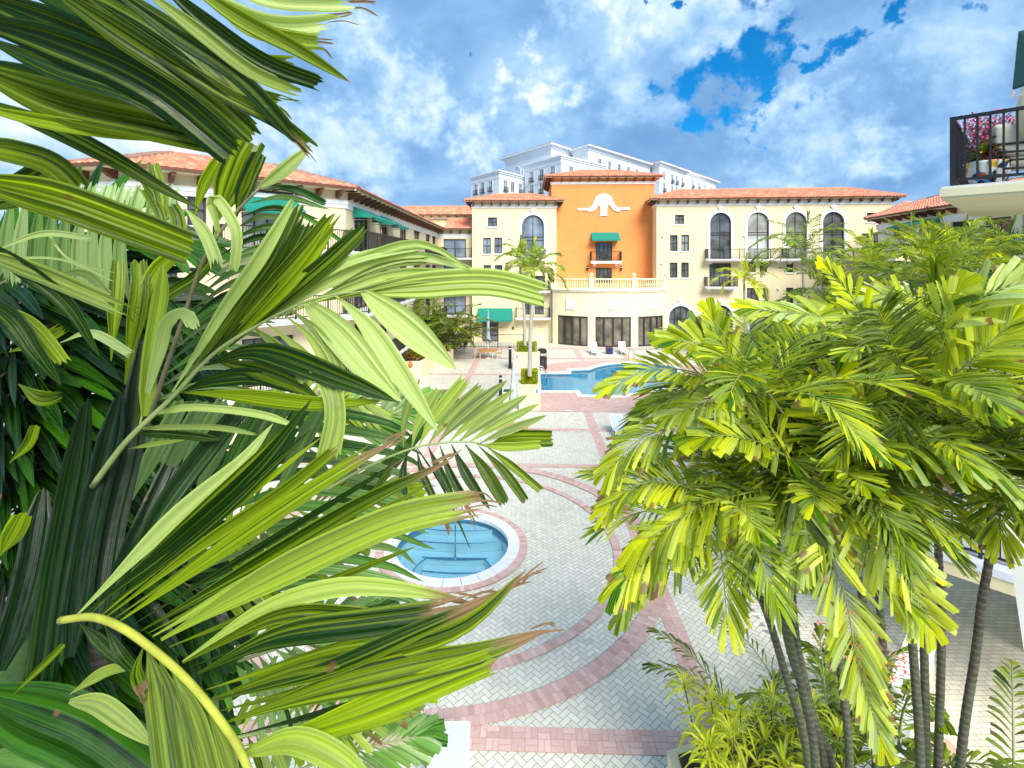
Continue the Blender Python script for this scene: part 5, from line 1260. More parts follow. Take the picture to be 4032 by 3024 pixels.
# F2: middle frond pointing right
F2 = [([(312, 899, 1.6), (325, 760, 1.65), (345, 640, 1.7), (352, 568, 1.72)], 36, dict(r=.75, prof='strap', roll=.2, b=.1)),
      ([(300, 925, 1.6), (322, 840, 1.62), (345, 760, 1.6), (362, 700, 1.55), (400, 680, 1.48), (420, 715, 1.45)], 34, dict(r=.75, b=.75, roll=-.3)),
      ([(290, 935, 1.6), (310, 850, 1.62), (330, 760, 1.66)], 24, dict(r=.3)),
      ([(372, 847, 1.62), (470, 690, 1.7), (560, 560, 1.76), (640, 433, 1.82)], 40, dict(r=.8, b=.65, roll=.25)),
      ([(385, 838, 1.62), (490, 700, 1.7), (590, 570, 1.74), (652, 440, 1.8)], 26, dict(r=.35, roll=-.5)),
      ([(409, 814, 1.64), (520, 690, 1.7), (610, 570, 1.75), (668, 462, 1.8)], 50, dict(r=.22, roll=.2, fray=.12)),
      ([(439, 788, 1.66), (560, 650, 1.72), (650, 550, 1.76), (730, 452, 1.8)], 42, dict(r=.5, fray=.12)),
      ([(470, 766, 1.68), (590, 650, 1.7), (670, 560, 1.76), (718, 480, 1.8)], 26, dict(r=.8, roll=.5)),
      ([(495, 750, 1.7), (620, 640, 1.75), (720, 555, 1.78), (797, 482, 1.82)], 46, dict(r=.35, fray=.1)),
      ([(521, 732, 1.72), (660, 620, 1.78), (770, 560, 1.8), (932, 528, 1.86)], 26, dict(r=.8, b=.7, roll=-.4)),
      ([(545, 715, 1.74), (700, 600, 1.8), (860, 530, 1.82), (940, 535, 1.84), (1025, 590, 1.86)], 26, dict(r=.75, b=.6, roll=.3, prof='lance')),
      ([(560, 702, 1.74), (720, 610, 1.8), (870, 556, 1.84), (980, 570, 1.88), (1075, 610, 1.9)], 28, dict(r=.6, b=.6, prof='lance', roll=-.2)),
      ([(590, 690, 1.75), (700, 640, 1.8), (820, 575, 1.82), (930, 560, 1.86)], 22, dict(r=.45, b=.3, roll=.5)),
      ([(610, 680, 1.76), (730, 630, 1.8), (860, 590, 1.84), (990, 590, 1.88)], 26, dict(r=.8, b=.6, roll=.3)),
      ([(640, 665, 1.78), (760, 630, 1.82), (880, 605, 1.84), (980, 600, 1.88)], 24, dict(r=.5, b=.2, roll=-.3)),
      ([(670, 655, 1.8), (760, 635, 1.82), (850, 615, 1.84), (930, 612, 1.86)], 20, dict(r=.6, b=.3, roll=.3)),
      ([(720, 638, 1.82), (900, 617, 1.84), (1060, 610, 1.88), (1187, 640, 1.92)], 70, dict(r=.82, b=.45, prof='wide', fray=.09, pleat=.09, npl=5, fold=.12, m=14, n=22)),
      ([(784, 630, 1.82), (860, 690, 1.78), (930, 750, 1.76), (985, 798, 1.74)], 74, dict(r=.85, b=.75, prof='oval', pleat=.07, npl=4, m=12)),
      ([(723, 637, 1.8), (790, 700, 1.74), (860, 800, 1.7), (945, 930, 1.68)], 54, dict(r=.8, b=.7, prof='lance', m=10, pleat=.07)),
      ([(661, 653, 1.78), (735, 725, 1.7), (800, 800, 1.66), (868, 868, 1.64)], 76, dict(r=.8, b=.7, prof='oval', pleat=.07, npl=4, m=12)),
      ([(610, 676, 1.75), (680, 740, 1.66), (725, 840, 1.6), (735, 910, 1.58), (722, 998, 1.56)], 30, dict(r=.7, b=.4, roll=.3)),
      ([(571, 695, 1.73), (650, 760, 1.66), (700, 830, 1.6), (715, 900, 1.57), (690, 1005, 1.55)], 34, dict(r=.6, b=.35, roll=-.3)),
      ([(620, 665, 1.77), (680, 710, 1.7), (720, 770, 1.66), (750, 845, 1.62)], 26, dict(r=.4, b=.3)),
      ([(545, 705, 1.72), (590, 740, 1.68), (640, 790, 1.64), (665, 825, 1.6)], 34, dict(r=.4, b=.3, roll=.4)),
      ([(440, 790, 1.67), (560, 760, 1.64), (740, 820, 1.6), (858, 868, 1.58)], 60, dict(r=.18, prof='lance', pleat=.06)),
      ([(461, 778, 1.67), (560, 800, 1.64), (640, 830, 1.62), (690, 862, 1.6)], 46, dict(r=.3, prof='lance', roll=.3)),
      ([(390, 847, 1.64), (520, 855, 1.62), (680, 872, 1.6), (826, 866, 1.6)], 40, dict(r=.62, prof='lance')),
      ([(385, 850, 1.64), (470, 820, 1.64), (560, 815, 1.64), (650, 850, 1.62)], 44, dict(r=.12, prof='lance')),
      ([(340, 892, 1.62), (420, 880, 1.6), (560, 895, 1.58), (650, 925, 1.56)], 18, dict(r=.8, b=.6, prof='strap')),
      ([(309, 925, 1.6), (400, 922, 1.58), (480, 925, 1.56), (560, 940, 1.55)], 14, dict(r=.5, b=.3, prof='strap')),
      ([(300, 935, 1.6), (390, 940, 1.6), (480, 950, 1.6)], 20, dict(r=.2, prof='strap')),
      ([(275, 970, 1.6), (330, 960, 1.58), (400, 950, 1.56)], 12, dict(r=.6, b=.2, prof='lance'))]
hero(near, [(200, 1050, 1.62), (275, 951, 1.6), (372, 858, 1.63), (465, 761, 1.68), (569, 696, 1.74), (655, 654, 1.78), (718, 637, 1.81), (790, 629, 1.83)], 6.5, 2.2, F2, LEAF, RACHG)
# F3: lower frond whose broad tip lies over the paving
F3 = []
for (bx, by, tx, ty, w, r_) in ((872, 968, 902, 815, 22, .5), (890, 965, 950, 835, 30, .7), (905, 962, 1011, 812, 34, .75), (925, 960, 1045, 832, 34, .5), (945, 957, 1095, 822, 34, .35), (970, 955, 1112, 840, 26, .65), (990, 955, 1140, 853, 32, .45), (1012, 956, 1165, 872, 24, .65), (1035, 958, 1182, 897, 22, .4)):
    F3.append(([(bx, by, 2.25), ((bx * .6 + tx * .4) - 10, (by * .6 + ty * .4) + 2, 2.3), (tx, ty, 2.38)], w, dict(r=r_, b=.25, prof='lance' if tx > 1090 else 'prae', fray=.1, roll=prn.uniform(-.4, .4), n=12)))
F3 += [([(1055, 962, 2.3), (1110, 948, 2.34), (1195, 947, 2.4)], 42, dict(r=.45, prof='wide', pleat=.08, npl=5, m=12)), ([(1030, 960, 2.3), (1095, 965, 2.3), (1170, 960, 2.3)], 22, dict(r=.75, b=.1, prof='wide')),
       ([(1052, 965, 2.3), (1110, 1010, 2.26), (1172, 1062, 2.22)], 20, dict(r=.5, prof='wide')), ([(1035, 964, 2.3), (1090, 1020, 2.24), (1138, 1086, 2.2)], 24, dict(r=.32)),
       ([(1005, 960, 2.28), (1050, 1020, 2.22), (1092, 1090, 2.18)], 32, dict(r=.3)), ([(975, 960, 2.26), (1010, 1030, 2.2), (1058, 1100, 2.16)], 26, dict(r=.12, prof='lance')),
       ([(950, 962, 2.25), (975, 1030, 2.2), (1015, 1098, 2.14)], 22, dict(r=.1, g=.3)), ([(925, 965, 2.24), (950, 1020, 2.2), (985, 1085, 2.14)], 22, dict(r=.1, prof='lance')),
       ([(900, 970, 2.24), (915, 1030, 2.2), (960, 1120, 2.14)], 20, dict(r=.15, g=.2, prof='lance')), ([(880, 975, 2.24), (870, 1030, 2.2), (880, 1085, 2.14)], 20, dict(r=.1, prof='lance')),
       ([(900, 966, 2.24), (960, 1060, 2.2), (1018, 1190, 2.16)], 5, dict(r=.2, prof='strap')), ([(860, 980, 2.24), (830, 1030, 2.2), (800, 1070, 2.18)], 16, dict(r=.3, prof='lance'))]
hero(near, [(700, 1060, 2.1), (790, 1010, 2.16), (871, 975, 2.22), (929, 960, 2.26), (1006, 954, 2.3), (1058, 963, 2.32)], 3.6, 1.8, F3, LEAF, RACHG)

# top-left palm: giant backlit blades close to the lens
topp = thing('palm_tree', 'palm whose huge torn leaf blades hang across the top left against the sky', 'palm tree', (-2.1, .9, 0))
ct = S(-420, 60, 1.15); trunk(topp, [(-2.05, .95, 0), (-2.0, 1.0, 4), tuple(ct - Vector((.1, 0, .5)))], (.09, .06), BARK)
m2 = MB(); m2.tube([ct - Vector((.1, 0, .55)), ct - Vector((.06, 0, .2)), ct], [.066, .06, .02], 10); m2.build('crownshaft', SHAFT, topp, smooth=True)
T_ = [([(-120, 118, 1.0), (120, 215, 1.02), (330, 262, 1.04), (492, 300, 1.08)], 100, dict(r=.42, prof='wide', fray=.03, m=12, npl=5)),
      ([(-140, -40, 1.06), (80, 40, 1.08), (280, 130, 1.1), (430, 250, 1.12)], 90, dict(r=.1, prof='wide', roll=.2)), ([(-60, -80, 1.08), (160, 10, 1.1), (340, 110, 1.12), (480, 230, 1.14)], 80, dict(r=.2, prof='wide', roll=-.2)),
      ([(60, -100, 1.1), (260, 10, 1.12), (420, 110, 1.14), (540, 215, 1.16)], 76, dict(r=.3, prof='wide')), ([(-140, 110, 1.08), (80, 180, 1.1), (260, 240, 1.12), (400, 290, 1.14)], 80, dict(r=.25, prof='wide')),
      ([(-120, 300, 1.2), (40, 330, 1.2), (120, 360, 1.2), (180, 420, 1.22)], 60, dict(r=.5, prof='wide', fray=.1)), ([(-80, 450, 1.25), (20, 420, 1.25), (90, 380, 1.25), (150, 340, 1.28)], 70, dict(r=.35, prof='wide', fray=.1)),
      ([(-120, 210, .98), (60, 255, 1.0), (250, 285, 1.04), (440, 292, 1.08)], 36, dict(r=.7, prof='wide')),
      ([(-150, 20, .95), (100, 85, .97), (330, 185, 1.0), (520, 338, 1.05)], 92, dict(r=-.1, roll=.3, prof='wide', fold=.4, m=12)),
      ([(-60, 70, .96), (120, 150, .98), (280, 200, 1.0), (400, 265, 1.04)], 60, dict(r=.0, prof='wide', roll=-.4)),
      ([(60, -60, .93), (260, 70, .95), (440, 190, 1.0), (560, 300, 1.05)], 62, dict(r=.35, prof='wide', roll=.3)),
      ([(120, -60, .94), (330, 100, .97), (480, 200, 1.0), (600, 262, 1.04), (682, 327, 1.08)], 40, dict(r=.3, prof='wide', g=.08)),
      ([(180, -70, .92), (370, 70, .96), (520, 170, 1.0), (655, 318, 1.06)], 44, dict(r=.12, prof='wide', g=.12, fray=.15)),
      ([(260, -60, .93), (420, 60, .96), (545, 155, 1.0), (662, 202, 1.05)], 36, dict(r=.55, b=.25, prof='wide', g=.06, fray=.12)),
      ([(300, -80, .92), (440, 40, .96), (570, 130, 1.0), (700, 180, 1.04)], 44, dict(r=.12, roll=.4, prof='wide')),
      ([(340, -80, .93), (520, 40, .97), (640, 105, 1.0), (757, 178, 1.05)], 44, dict(r=.45, prof='lance', g=.12)),
      ([(380, -60, 1.1), (520, 30, 1.12), (620, 55, 1.14), (742, 45, 1.18)], 46, dict(r=.9, b=.8, prof='wide', fray=.18, g=.06)),
      ([(400, -90, 1.12), (560, -10, 1.14), (680, 5, 1.16), (785, 5, 1.2)], 44, dict(r=.9, b=.85, prof='wide', fray=.16, g=.08)),
      ([(430, -20, 1.1), (540, 60, 1.12), (640, 85, 1.14), (700, 92, 1.18)], 40, dict(r=.7, b=.1, prof='wide', fray=.14, g=.08)),
      ([(440, 60, 1.12), (540, 130, 1.14), (640, 140, 1.2)], 44, dict(r=.6, prof='wide', fray=.12)),
      ([(460, 140, 1.12), (540, 200, 1.14), (612, 222, 1.18)], 40, dict(r=.5, prof='wide', fray=.15)),
      ([(-120, 190, 1.1), (80, 262, 1.1), (230, 335, 1.1), (340, 400, 1.12), (432, 452, 1.14)], 46, dict(r=.35, prof='lance', fold=.35)),
      ([(-150, 370, 1.0), (100, 425, 1.02), (260, 480, 1.06), (428, 545, 1.1)], 92, dict(r=.45, prof='wide', fray=.07, m=14, npl=5, fold=.3)),
      ([(-120, 520, 1.1), (60, 580, 1.12), (180, 630, 1.14), (278, 672, 1.16)], 44, dict(r=.45, b=.15, prof='wide', fray=.16, fold=.4)),
      ([(-120, 480, 1.12), (40, 570, 1.12), (150, 660, 1.14), (215, 770, 1.16)], 40, dict(r=.05, prof='lance', roll=.5)),
      ([(-100, 620, 1.2), (20, 680, 1.2), (80, 760, 1.2), (130, 830, 1.22)], 44, dict(r=.1, prof='lance', roll=.4)),
      ([(-60, 640, 1.24), (60, 700, 1.24), (140, 790, 1.24)], 34, dict(r=.6, prof='prae', roll=-.4))]
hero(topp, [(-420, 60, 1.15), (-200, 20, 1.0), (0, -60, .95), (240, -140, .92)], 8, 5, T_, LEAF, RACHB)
# dark hanging blades (shade put into the colour) in front of the trunk and small torn ones
Dk = [([(60, 1700, 1.5), (110, 1300, 1.6), (165, 1000, 1.68), (190, 850, 1.7)], 60, dict(r=.22, prof='strap')), ([(150, 1420, 1.45), (190, 1150, 1.55), (235, 960, 1.62), (262, 840, 1.66)], 56, dict(r=.10, prof='strap')),
      ([(210, 1360, 1.5), (240, 1150, 1.6), (285, 950, 1.7), (310, 720, 1.8)], 56, dict(r=.15, prof='strap')), ([(0, 1450, 1.6), (60, 1250, 1.7), (95, 1050, 1.8)], 60, dict(r=.05, prof='strap')),
      ([(250, 1310, 1.4), (330, 1130, 1.5), (420, 1000, 1.6), (520, 880, 1.7)], 54, dict(r=.3, roll=.3)), ([(200, 1330, 1.42), (300, 1150, 1.5), (370, 1000, 1.6)], 46, dict(r=.1))]
Dk += [([(-120, 1480, 1.5), (60, 1540, 1.48), (200, 1600, 1.46), (380, 1740, 1.4)], 140, dict(r=.55, prof='wide', m=12)), ([(-100, 1640, 1.4), (60, 1650, 1.4), (150, 1720, 1.38)], 60, dict(r=.8, b=.1))]
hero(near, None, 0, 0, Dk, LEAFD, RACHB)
Lw = [
      ([(150, 1515, 1.2), (210, 1520, 1.18), (270, 1560, 1.16), (335, 1614, 1.14)], 44, dict(r=.5, b=.35, prof='oval')), ([(30, 1500, 1.3), (140, 1390, 1.3)], 16, dict(r=.5)), ([(150, 1500, 1.34), (230, 1450, 1.34), (300, 1440, 1.34)], 26, dict(r=.6, b=.2, prof='lance')),
      ([(0, 1200, 1.4), (30, 1150, 1.4), (52, 1105, 1.4)], 46, dict(r=.6)), ([(20, 1000, 1.35), (60, 960, 1.35), (78, 915, 1.35)], 24, dict(r=.5)),
      ([(40, 830, 1.4), (90, 860, 1.4), (140, 850, 1.4)], 36, dict(r=.4, fray=.2)), ([(20, 760, 1.42), (80, 740, 1.42), (150, 700, 1.42)], 30, dict(r=.55, fray=.2)), ([(130, 740, 1.4), (200, 720, 1.4), (290, 770, 1.4)], 22, dict(r=.8, b=1, fray=.1)),
      ([(100, 600, 1.5), (180, 590, 1.5), (240, 640, 1.5)], 20, dict(r=.4, b=.3)), ([(-20, 545, 1.5), (90, 505, 1.5), (200, 515, 1.5)], 16, dict(r=.8, b=.9)), ([(-10, 560, 1.5), (130, 560, 1.5), (250, 610, 1.5)], 6, dict(r=.8, b=.9, prof='strap')),
      ([(100, 500, 1.52), (150, 560, 1.52), (250, 590, 1.52)], 5, dict(r=.8, b=.8, prof='strap'))]
hero(near, None, 0, 0, Lw, LEAF, RACHB)

# palm behind: upright leaves and a fan of horizontal glossy leaflets
behind = thing('palm_tree', 'palm behind the near one with upright torn leaves and glossy level leaflets', 'palm tree', (-2.6, 2.9, 0))
cb = S(250, 1150, 2.6); trunk(behind, [(-2.6, 2.95, 0), (-2.6, 2.95, 4), tuple(cb - Vector((.05, 0, .4)))], (.10, .07), BARK)
m2 = MB(); m2.tube([cb - Vector((.05, 0, .45)), cb - Vector((.03, 0, .15)), cb + Vector((0, 0, .1))], [.078, .07, .03], 10); m2.build('crownshaft', SHAFT, behind, smooth=True)
U = [([(468, 480, 2.1), (490, 420, 2.12), (520, 340, 2.15), (545, 296, 2.18)], 76, dict(r=.45, prof='wide', m=12, npl=5, fray=.1)), ([(510, 470, 2.12), (530, 400, 2.14), (560, 330, 2.16)], 40, dict(r=.25, prof='wide')),
     ([(420, 470, 2.1), (440, 400, 2.12), (480, 330, 2.14)], 28, dict(r=.6, fray=.2)), ([(560, 405, 2.15), (610, 370, 2.16), (672, 314, 2.2)], 34, dict(r=.55, b=.5, prof='oval')),
     ([(395, 590, 2.05), (385, 480, 2.08), (370, 440, 2.1)], 34, dict(r=.4)), ([(370, 540, 2.08), (340, 450, 2.1), (298, 385, 2.14)], 26, dict(r=.4, fray=.2)), ([(345, 520, 2.1), (350, 440, 2.12), (330, 350, 2.15)], 30, dict(r=.5)),
     ([(440, 540, 1.95), (470, 500, 1.9), (455, 440, 1.88), (470, 430, 1.86), (510, 500, 1.84), (505, 590, 1.82)], 26, dict(r=.7, b=.6)), ([(400, 450, 1.95), (440, 500, 1.9), (465, 560, 1.86), (470, 590, 1.84)], 30, dict(r=.6, b=.6, prof='wide', fray=.2)),
     ([(270, 830, 2.0), (300, 640, 2.05), (300, 560, 2.1)], 40, dict(r=.45)), ([(240, 780, 2.05), (250, 640, 2.1), (255, 560, 2.15)], 34, dict(r=.5)), ([(290, 760, 2.02), (330, 600, 2.1), (390, 540, 2.15)], 40, dict(r=.6)),
     ([(300, 700, 2.1), (360, 640, 2.12), (420, 600, 2.16), (470, 545, 2.2)], 30, dict(r=.35))]
hero(behind, [(250, 1120, 2.5), (330, 880, 2.3), (395, 690, 2.2), (440, 560, 2.15), (500, 470, 2.15), (562, 404, 2.16)], 6, 2.5, U, LEAF, RACHB)
V_ = []
ys = [405, 425, 446, 466, 486, 508, 530, 552, 575, 600, 628, 655, 684, 715, 750, 790, 830, 870]
for k, y in enumerate(ys):
    t = k / (len(ys) - 1); bx = 560 - 255 * t ** .8 + 6; by = 410 + 490 * t
    ex = [700, 712, 690, 668, 690, 668, 700, 672, 640, 650, 620, 640, 600, 590, 600, 560, 560, 520][k]
    V_.append(([(bx, by, 2.25), ((bx + ex) / 2 - 10, y + 2, 2.3), (ex, y + 10 + (18 if k < 4 else 4), 2.4)], 15 + 5 * t, dict(r=prn.uniform(.15, .6), b=prn.uniform(0, .35), prof='lance', roll=prn.uniform(-.5, .8), n=12, m=5)))
V_ += [([(570, 400, 2.2), (640, 410, 2.25), (705, 440, 2.3)], 20, dict(r=.3, prof='prae')), ([(600, 440, 2.2), (680, 480, 2.25), (738, 522, 2.3)], 12, dict(r=.6, g=.1)), ([(640, 560, 2.2), (690, 600, 2.25), (740, 625, 2.3)], 14, dict(r=.6))]
hero(behind, None, 0, 0, V_, LEAFB, RACHB)
# traced pale hanging leaflets at the far left and a broad bluish panel in the middle
Pn = []
for k in range(9):
    x = 10 + k * 30; Pn.append(([(x + 20, 400 + k * 4, 2.2), (x + 8, 500 + k * 5, 2.22), (x - 6 + 3 * k, 620 + 4 * k, 2.25)], 28, dict(r=.5, b=.45 * prn.random() + .1, prof='prae', fray=.15, roll=prn.uniform(-.4, .4))))
for k in range(7):
    x = 160 + k * 34; Pn.append(([(x - 20, 500, 2.3), (x, 440, 2.32), (x + 14, 395, 2.35)], 30, dict(r=.6, b=.5, prof='prae', fray=.2, roll=prn.uniform(-.4, .4))))
for k in range(8):
    x = 345 + k * 44; Pn.append(([(x - 60, 1080, 2.1), (x, 960, 2.15), (x + 55, 862, 2.2)], 40, dict(r=.45, b=.25 * prn.random(), prof='wide', roll=prn.uniform(-.3, .3))))
for k in range(12):
    y = 900 + k * 34; Pn.append(([(430, y + 60, 2.3), (620, y - 10, 2.35), (820 + 10 * (k % 3), y + 10, 2.4), (900 + 14 * (k % 4), y + 50, 2.45)], 26, dict(r=prn.uniform(.3, .8), b=.2 * prn.random(), prof='lance', roll=prn.uniform(-.5, .5))))
for k in range(9):
    Pn.append(([(560 + 16 * k, 1260 - 2 * k, 2.5), (650 + 14 * k, 1190 - 10 * k, 2.5), (720 + 26 * k, 1100 - 24 * k, 2.55)], 24, dict(r=prn.uniform(.4, .9), b=.3 * prn.random(), roll=prn.uniform(-.5, .5))))
hero(behind, None, 0, 0, Pn, LEAFB, RACHB)
# loose fill fronds, further back, the dark ones with shade in their colour
prn.seed(5)
def fillf(parent, pts, Lpx, wpx, mat, n=20, **kw):
    P = [S(*p) for p in pts]; d = pts[1][2]; k_ = 1.82278 / F * d
    upv = (EYE - P[1]).normalized() * .8 + Vector((0, 0, .6)); kw.setdefault('up', upv); kw.setdefault('droop', .25); kw.setdefault('t0', .02)
    return frond_obj(parent, P, mat, RACHG if mat is not LEAFD else RACHB, (.012, .004), n=n, Lf=Lpx * k_, w=wpx * k_, **kw)
for k in range(10):
    y = 500 + k * 120; x = prn.uniform(-80, 60)
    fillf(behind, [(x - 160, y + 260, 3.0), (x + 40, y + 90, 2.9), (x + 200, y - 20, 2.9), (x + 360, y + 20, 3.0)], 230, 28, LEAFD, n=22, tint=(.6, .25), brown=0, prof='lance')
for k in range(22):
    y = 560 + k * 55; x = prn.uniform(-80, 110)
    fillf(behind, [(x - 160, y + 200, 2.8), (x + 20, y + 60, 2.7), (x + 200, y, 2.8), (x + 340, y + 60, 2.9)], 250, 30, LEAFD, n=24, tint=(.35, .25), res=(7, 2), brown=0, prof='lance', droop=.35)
for (a, b, c) in (((400, 1330), (560, 1230), (760, 1150)), ((420, 1460), (600, 1400), (800, 1330)), ((480, 1600), (660, 1560), (880, 1500)), ((560, 1720), (700, 1640), (900, 1590)), ((640, 980), (760, 920), (930, 870)), ((560, 900), (700, 860), (880, 880)), ((470, 1180), (640, 1100), (850, 1060)), ((540, 1500), (720, 1480), (900, 1410))):
    fillf(behind, [(a[0], a[1], 3.0), (b[0], b[1], 3.1), (c[0], c[1], 3.3)], 120, 18, LEAF if prn.random() < .6 else LEAFB, n=22, tint=(.6, .25), prof='prae', pale=.3)
# ================================================================== clump of slender palms on the right
prn.seed(21)
STEMS = [  # trunk top-to-bottom in the picture, crown centre, label
 ([(1560, 1135), (1640, 1284), (1691, 1438), (1747, 1659)], (1545, 1110), 'slender palm leaning furthest left in the right clump, its trunk bending over the plaza'),
 ([(1700, 1010), (1715, 1331), (1745, 1500), (1782, 1659)], (1700, 985), 'slender palm with a fresh lime crown in the middle of the right clump'),
 ([(1640, 900), (1700, 1344), (1735, 1500), (1762, 1665)], (1640, 870), 'slender palm holding a wide fan of leaves towards the pool'),
 ([(1800, 1010), (1867, 1314), (1880, 1450), (1893, 1665)], (1795, 985), 'slender palm with a tattered pale crown above the orange flowers'),
 ([(1870, 1090), (1902, 1327), (1910, 1480), (1906, 1665)], (1862, 1060), 'slender palm with big drooping yellow green leaves'),
 ([(1930, 870), (1953, 1129), (1972, 1400), (1988, 1665)], (1975, 850), 'tall slender palm carrying the upright dark feather leaf'),
 ([(1960, 1000), (1986, 1138), (1996, 1400), (2000, 1670)], (1950, 960), 'slender palm close beside the tall one with green arching leaves'),
 ([(2040, 800), (2026, 1125), (2034, 1350), (2026, 1665)], (2050, 770), 'slender palm with pale upright leaves below the balcony'),
 ([(2140, 1060), (2138, 1194), (2121, 1297), (2108, 1408), (2074, 1665)], (2145, 1040), 'slender palm with green crownshaft in front of the white terrace'),
 ([(1765, 1100), (1800, 1330), (1822, 1500), (1836, 1665)], (1755, 1070), 'slender dark stemmed palm between the leaning palms and the flowering bush'),
 ([(1660, 1120), (1700, 1380), (1760, 1560), (1800, 1670)], (1650, 1080), 'thin palm second from the left in the right clump with a low crown'),
]
stems = []
for i, (path, cc, lab) in enumerate(STEMS):
    d = 6.0 + .35 * math.sin(i * 2.1); b = S(path[-1][0], path[-1][1], d); base = Vector((b.x + .05, b.y + .1, .55))
    t = thing('palm_tree', lab, 'palm tree', base, 0, 'slender palms of the right clump')
    P = [base] + [S(x, y, d) for x, y in path[::-1]]
    c = S(cc[0], cc[1], d); 
    trunk(t, P, (.050, .038), BARK, .075)
    m2 = MB(); a = P[-1]; m2.tube([a, a.lerp(c, .5) + Vector((0, 0, .05)), c + Vector((0, 0, .12))], [.046, .044, .022], 8); m2.build('crownshaft', SHAFT, t, smooth=True)
    stems.append((t, c))
def RF(i, pts, Lpx, wpx, n, mat=LEAFY, up=None, side=.7, **kw):
    t, c = stems[i]; P = [S(*p) for p in pts]; P = ([c + (P[0] - c) * 0.0] if (P[0] - c).length > .25 else []) + P
    k_ = 1.82278 / F * pts[len(pts) // 2][2]; u_ = (EYE - P[1]).normalized() * side + Vector((0, 0, 1 - side * .5))
    kw.setdefault('tint', (.5, .3)); kw['pale'] = kw.get('pale', 0) + .25; kw['tint'] = (kw['tint'][0], .28); kw.setdefault('t0', .12)
    return frond_obj(t, P, mat, kw.pop('stalk', RACHG), (.013, .004), n=int(n * 1.9), Lf=Lpx * k_ * 1.12, w=wpx * k_ * .55, up=up or u_, res=kw.pop('res', (7, 2)), **kw)
RF(5, [(1971, 841, 5.6), (1935, 764, 5.4), (1898, 669, 5.2)], 118, 9, 34, LEAF, tint=(.25, .15), a0=60, a1=40, prof='lance', side=.9, tipfan=False)
RF(5, [(1985, 830, 5.6), (2050, 815, 5.3), (2120, 760, 5.1), (2180, 700, 5.0)], 110, 26, 16, LEAFY, tint=(.8, .15), side=.8, prof='wide')
RF(7, [(2050, 720, 5.4), (2100, 655, 5.2), (2160, 625, 5.1), (2230, 605, 5.0)], 120, 28, 14, LEAFY, tint=(.65, .25), side=.95, prof='wide', pale=.6)
RF(7, [(2040, 740, 5.5), (2030, 690, 5.4), (2060, 640, 5.3)], 100, 26, 8, LEAFY, tint=(.7, .2), side=.9, prof='wide', pale=.6)
RF(3, [(1795, 985, 5.8), (1792, 900, 5.5), (1790, 850, 5.4), (1808, 812, 5.3)], 96, 28, 12, LEAFY, tint=(.6, .25), side=.8, prof='wide', a1=50)
RF(1, [(1715, 996, 5.6), (1640, 955, 5.3), (1565, 940, 5.1), (1520, 946, 5.0)], 100, 30, 14, LEAFY, tint=(.62, .2), side=.75, prof='wide')
RF(2, [(1640, 875, 5.9), (1580, 855, 5.6), (1520, 870, 5.4), (1455, 895, 5.3)], 78, 14, 26, LEAFY, tint=(.55, .25), pale=.5, side=.8, droop=.4)
RF(2, [(1630, 860, 5.9), (1570, 790, 5.7), (1520, 745, 5.5), (1460, 735, 5.4)], 95, 26, 16, LEAFY, tint=(.55, .2), side=.75, prof='wide')
RF(0, [(1650, 1060, 5.6), (1560, 1078, 5.4), (1490, 1105, 5.3), (1400, 1165, 5.2)], 100, 26, 18, LEAFY, tint=(.7, .2), side=.4, droop=.9, prof='wide')
RF(0, [(1545, 1110, 5.6), (1460, 1140, 5.3), (1400, 1200, 5.2), (1350, 1250, 5.1)], 95, 20, 22, LEAFY, tint=(.5, .2), side=.7, droop=.5, brown=.4)
RF(0, [(1480, 1200, 5.4), (1400, 1240, 5.3), (1345, 1320, 5.2)], 60, 12, 20, LEAF, tint=(.6, .2), side=.8, droop=.5)
RF(4, [(1850, 1070, 5.3), (1900, 1160, 5.0), (1960, 1250, 4.9), (2000, 1330, 4.9)], 105, 22, 24, LEAFY, tint=(.8, .12), side=.95, pale=.4, prof='wide', a1=35)
RF(4, [(1790, 1160, 5.2), (1830, 1300, 5.0), (1850, 1420, 4.9), (1900, 1590, 4.9)], 90, 18, 34, LEAFY, tint=(.75, .15), side=.95, pale=.5, brown=.3, prof='wide')
RF(6, [(1870, 950, 5.4), (1950, 945, 5.2), (2080, 965, 5.0), (2215, 1075, 4.9)], 125, 24, 22, LEAF, tint=(.65, .2), side=.4, droop=.7, brown=.3, pale=.25, prof='wide')
RF(1, [(1700, 985, 5.7), (1650, 905, 5.5), (1600, 880, 5.4)], 85, 22, 12, LEAFY, tint=(.6, .2), side=.8)
RF(3, [(1795, 975, 5.7), (1840, 930, 5.5), (1870, 850, 5.4), (1890, 815, 5.4)], 80, 22, 14, LEAFY, tint=(.55, .2), side=.8)
RF(5, [(1975, 850, 5.7), (1900, 830, 5.8), (1840, 780, 5.8), (1790, 740, 5.8)], 90, 18, 20, LEAF, tint=(.5, .2), side=.7)
RF(2, [(1640, 870, 6.1), (1680, 780, 6.2), (1720, 720, 6.2), (1760, 690, 6.2)], 90, 16, 22, LEAFY, tint=(.5, .2), pale=.3)
RF(2, [(1600, 840, 5.5), (1480, 800, 5.4), (1400, 800, 5.4), (1325, 830, 5.4)], 70, 13, 24, LEAFY, tint=(.65, .2), brown=.25)
RF(2, [(1560, 900, 5.6), (1460, 920, 5.5), (1380, 950, 5.4), (1330, 1000, 5.4)], 90, 14, 26, LEAFY, tint=(.5, .2), brown=.2, droop=.5)
RF(0, [(1500, 1060, 5.6), (1430, 1040, 5.5), (1370, 1050, 5.4), (1320, 1090, 5.4)], 85, 14, 26, LEAFY, tint=(.55, .2), brown=.25)
RF(8, [(2145, 1040, 5.6), (2190, 960, 5.5), (2240, 900, 5.4)], 90, 16, 20, LEAF, tint=(.4, .2))
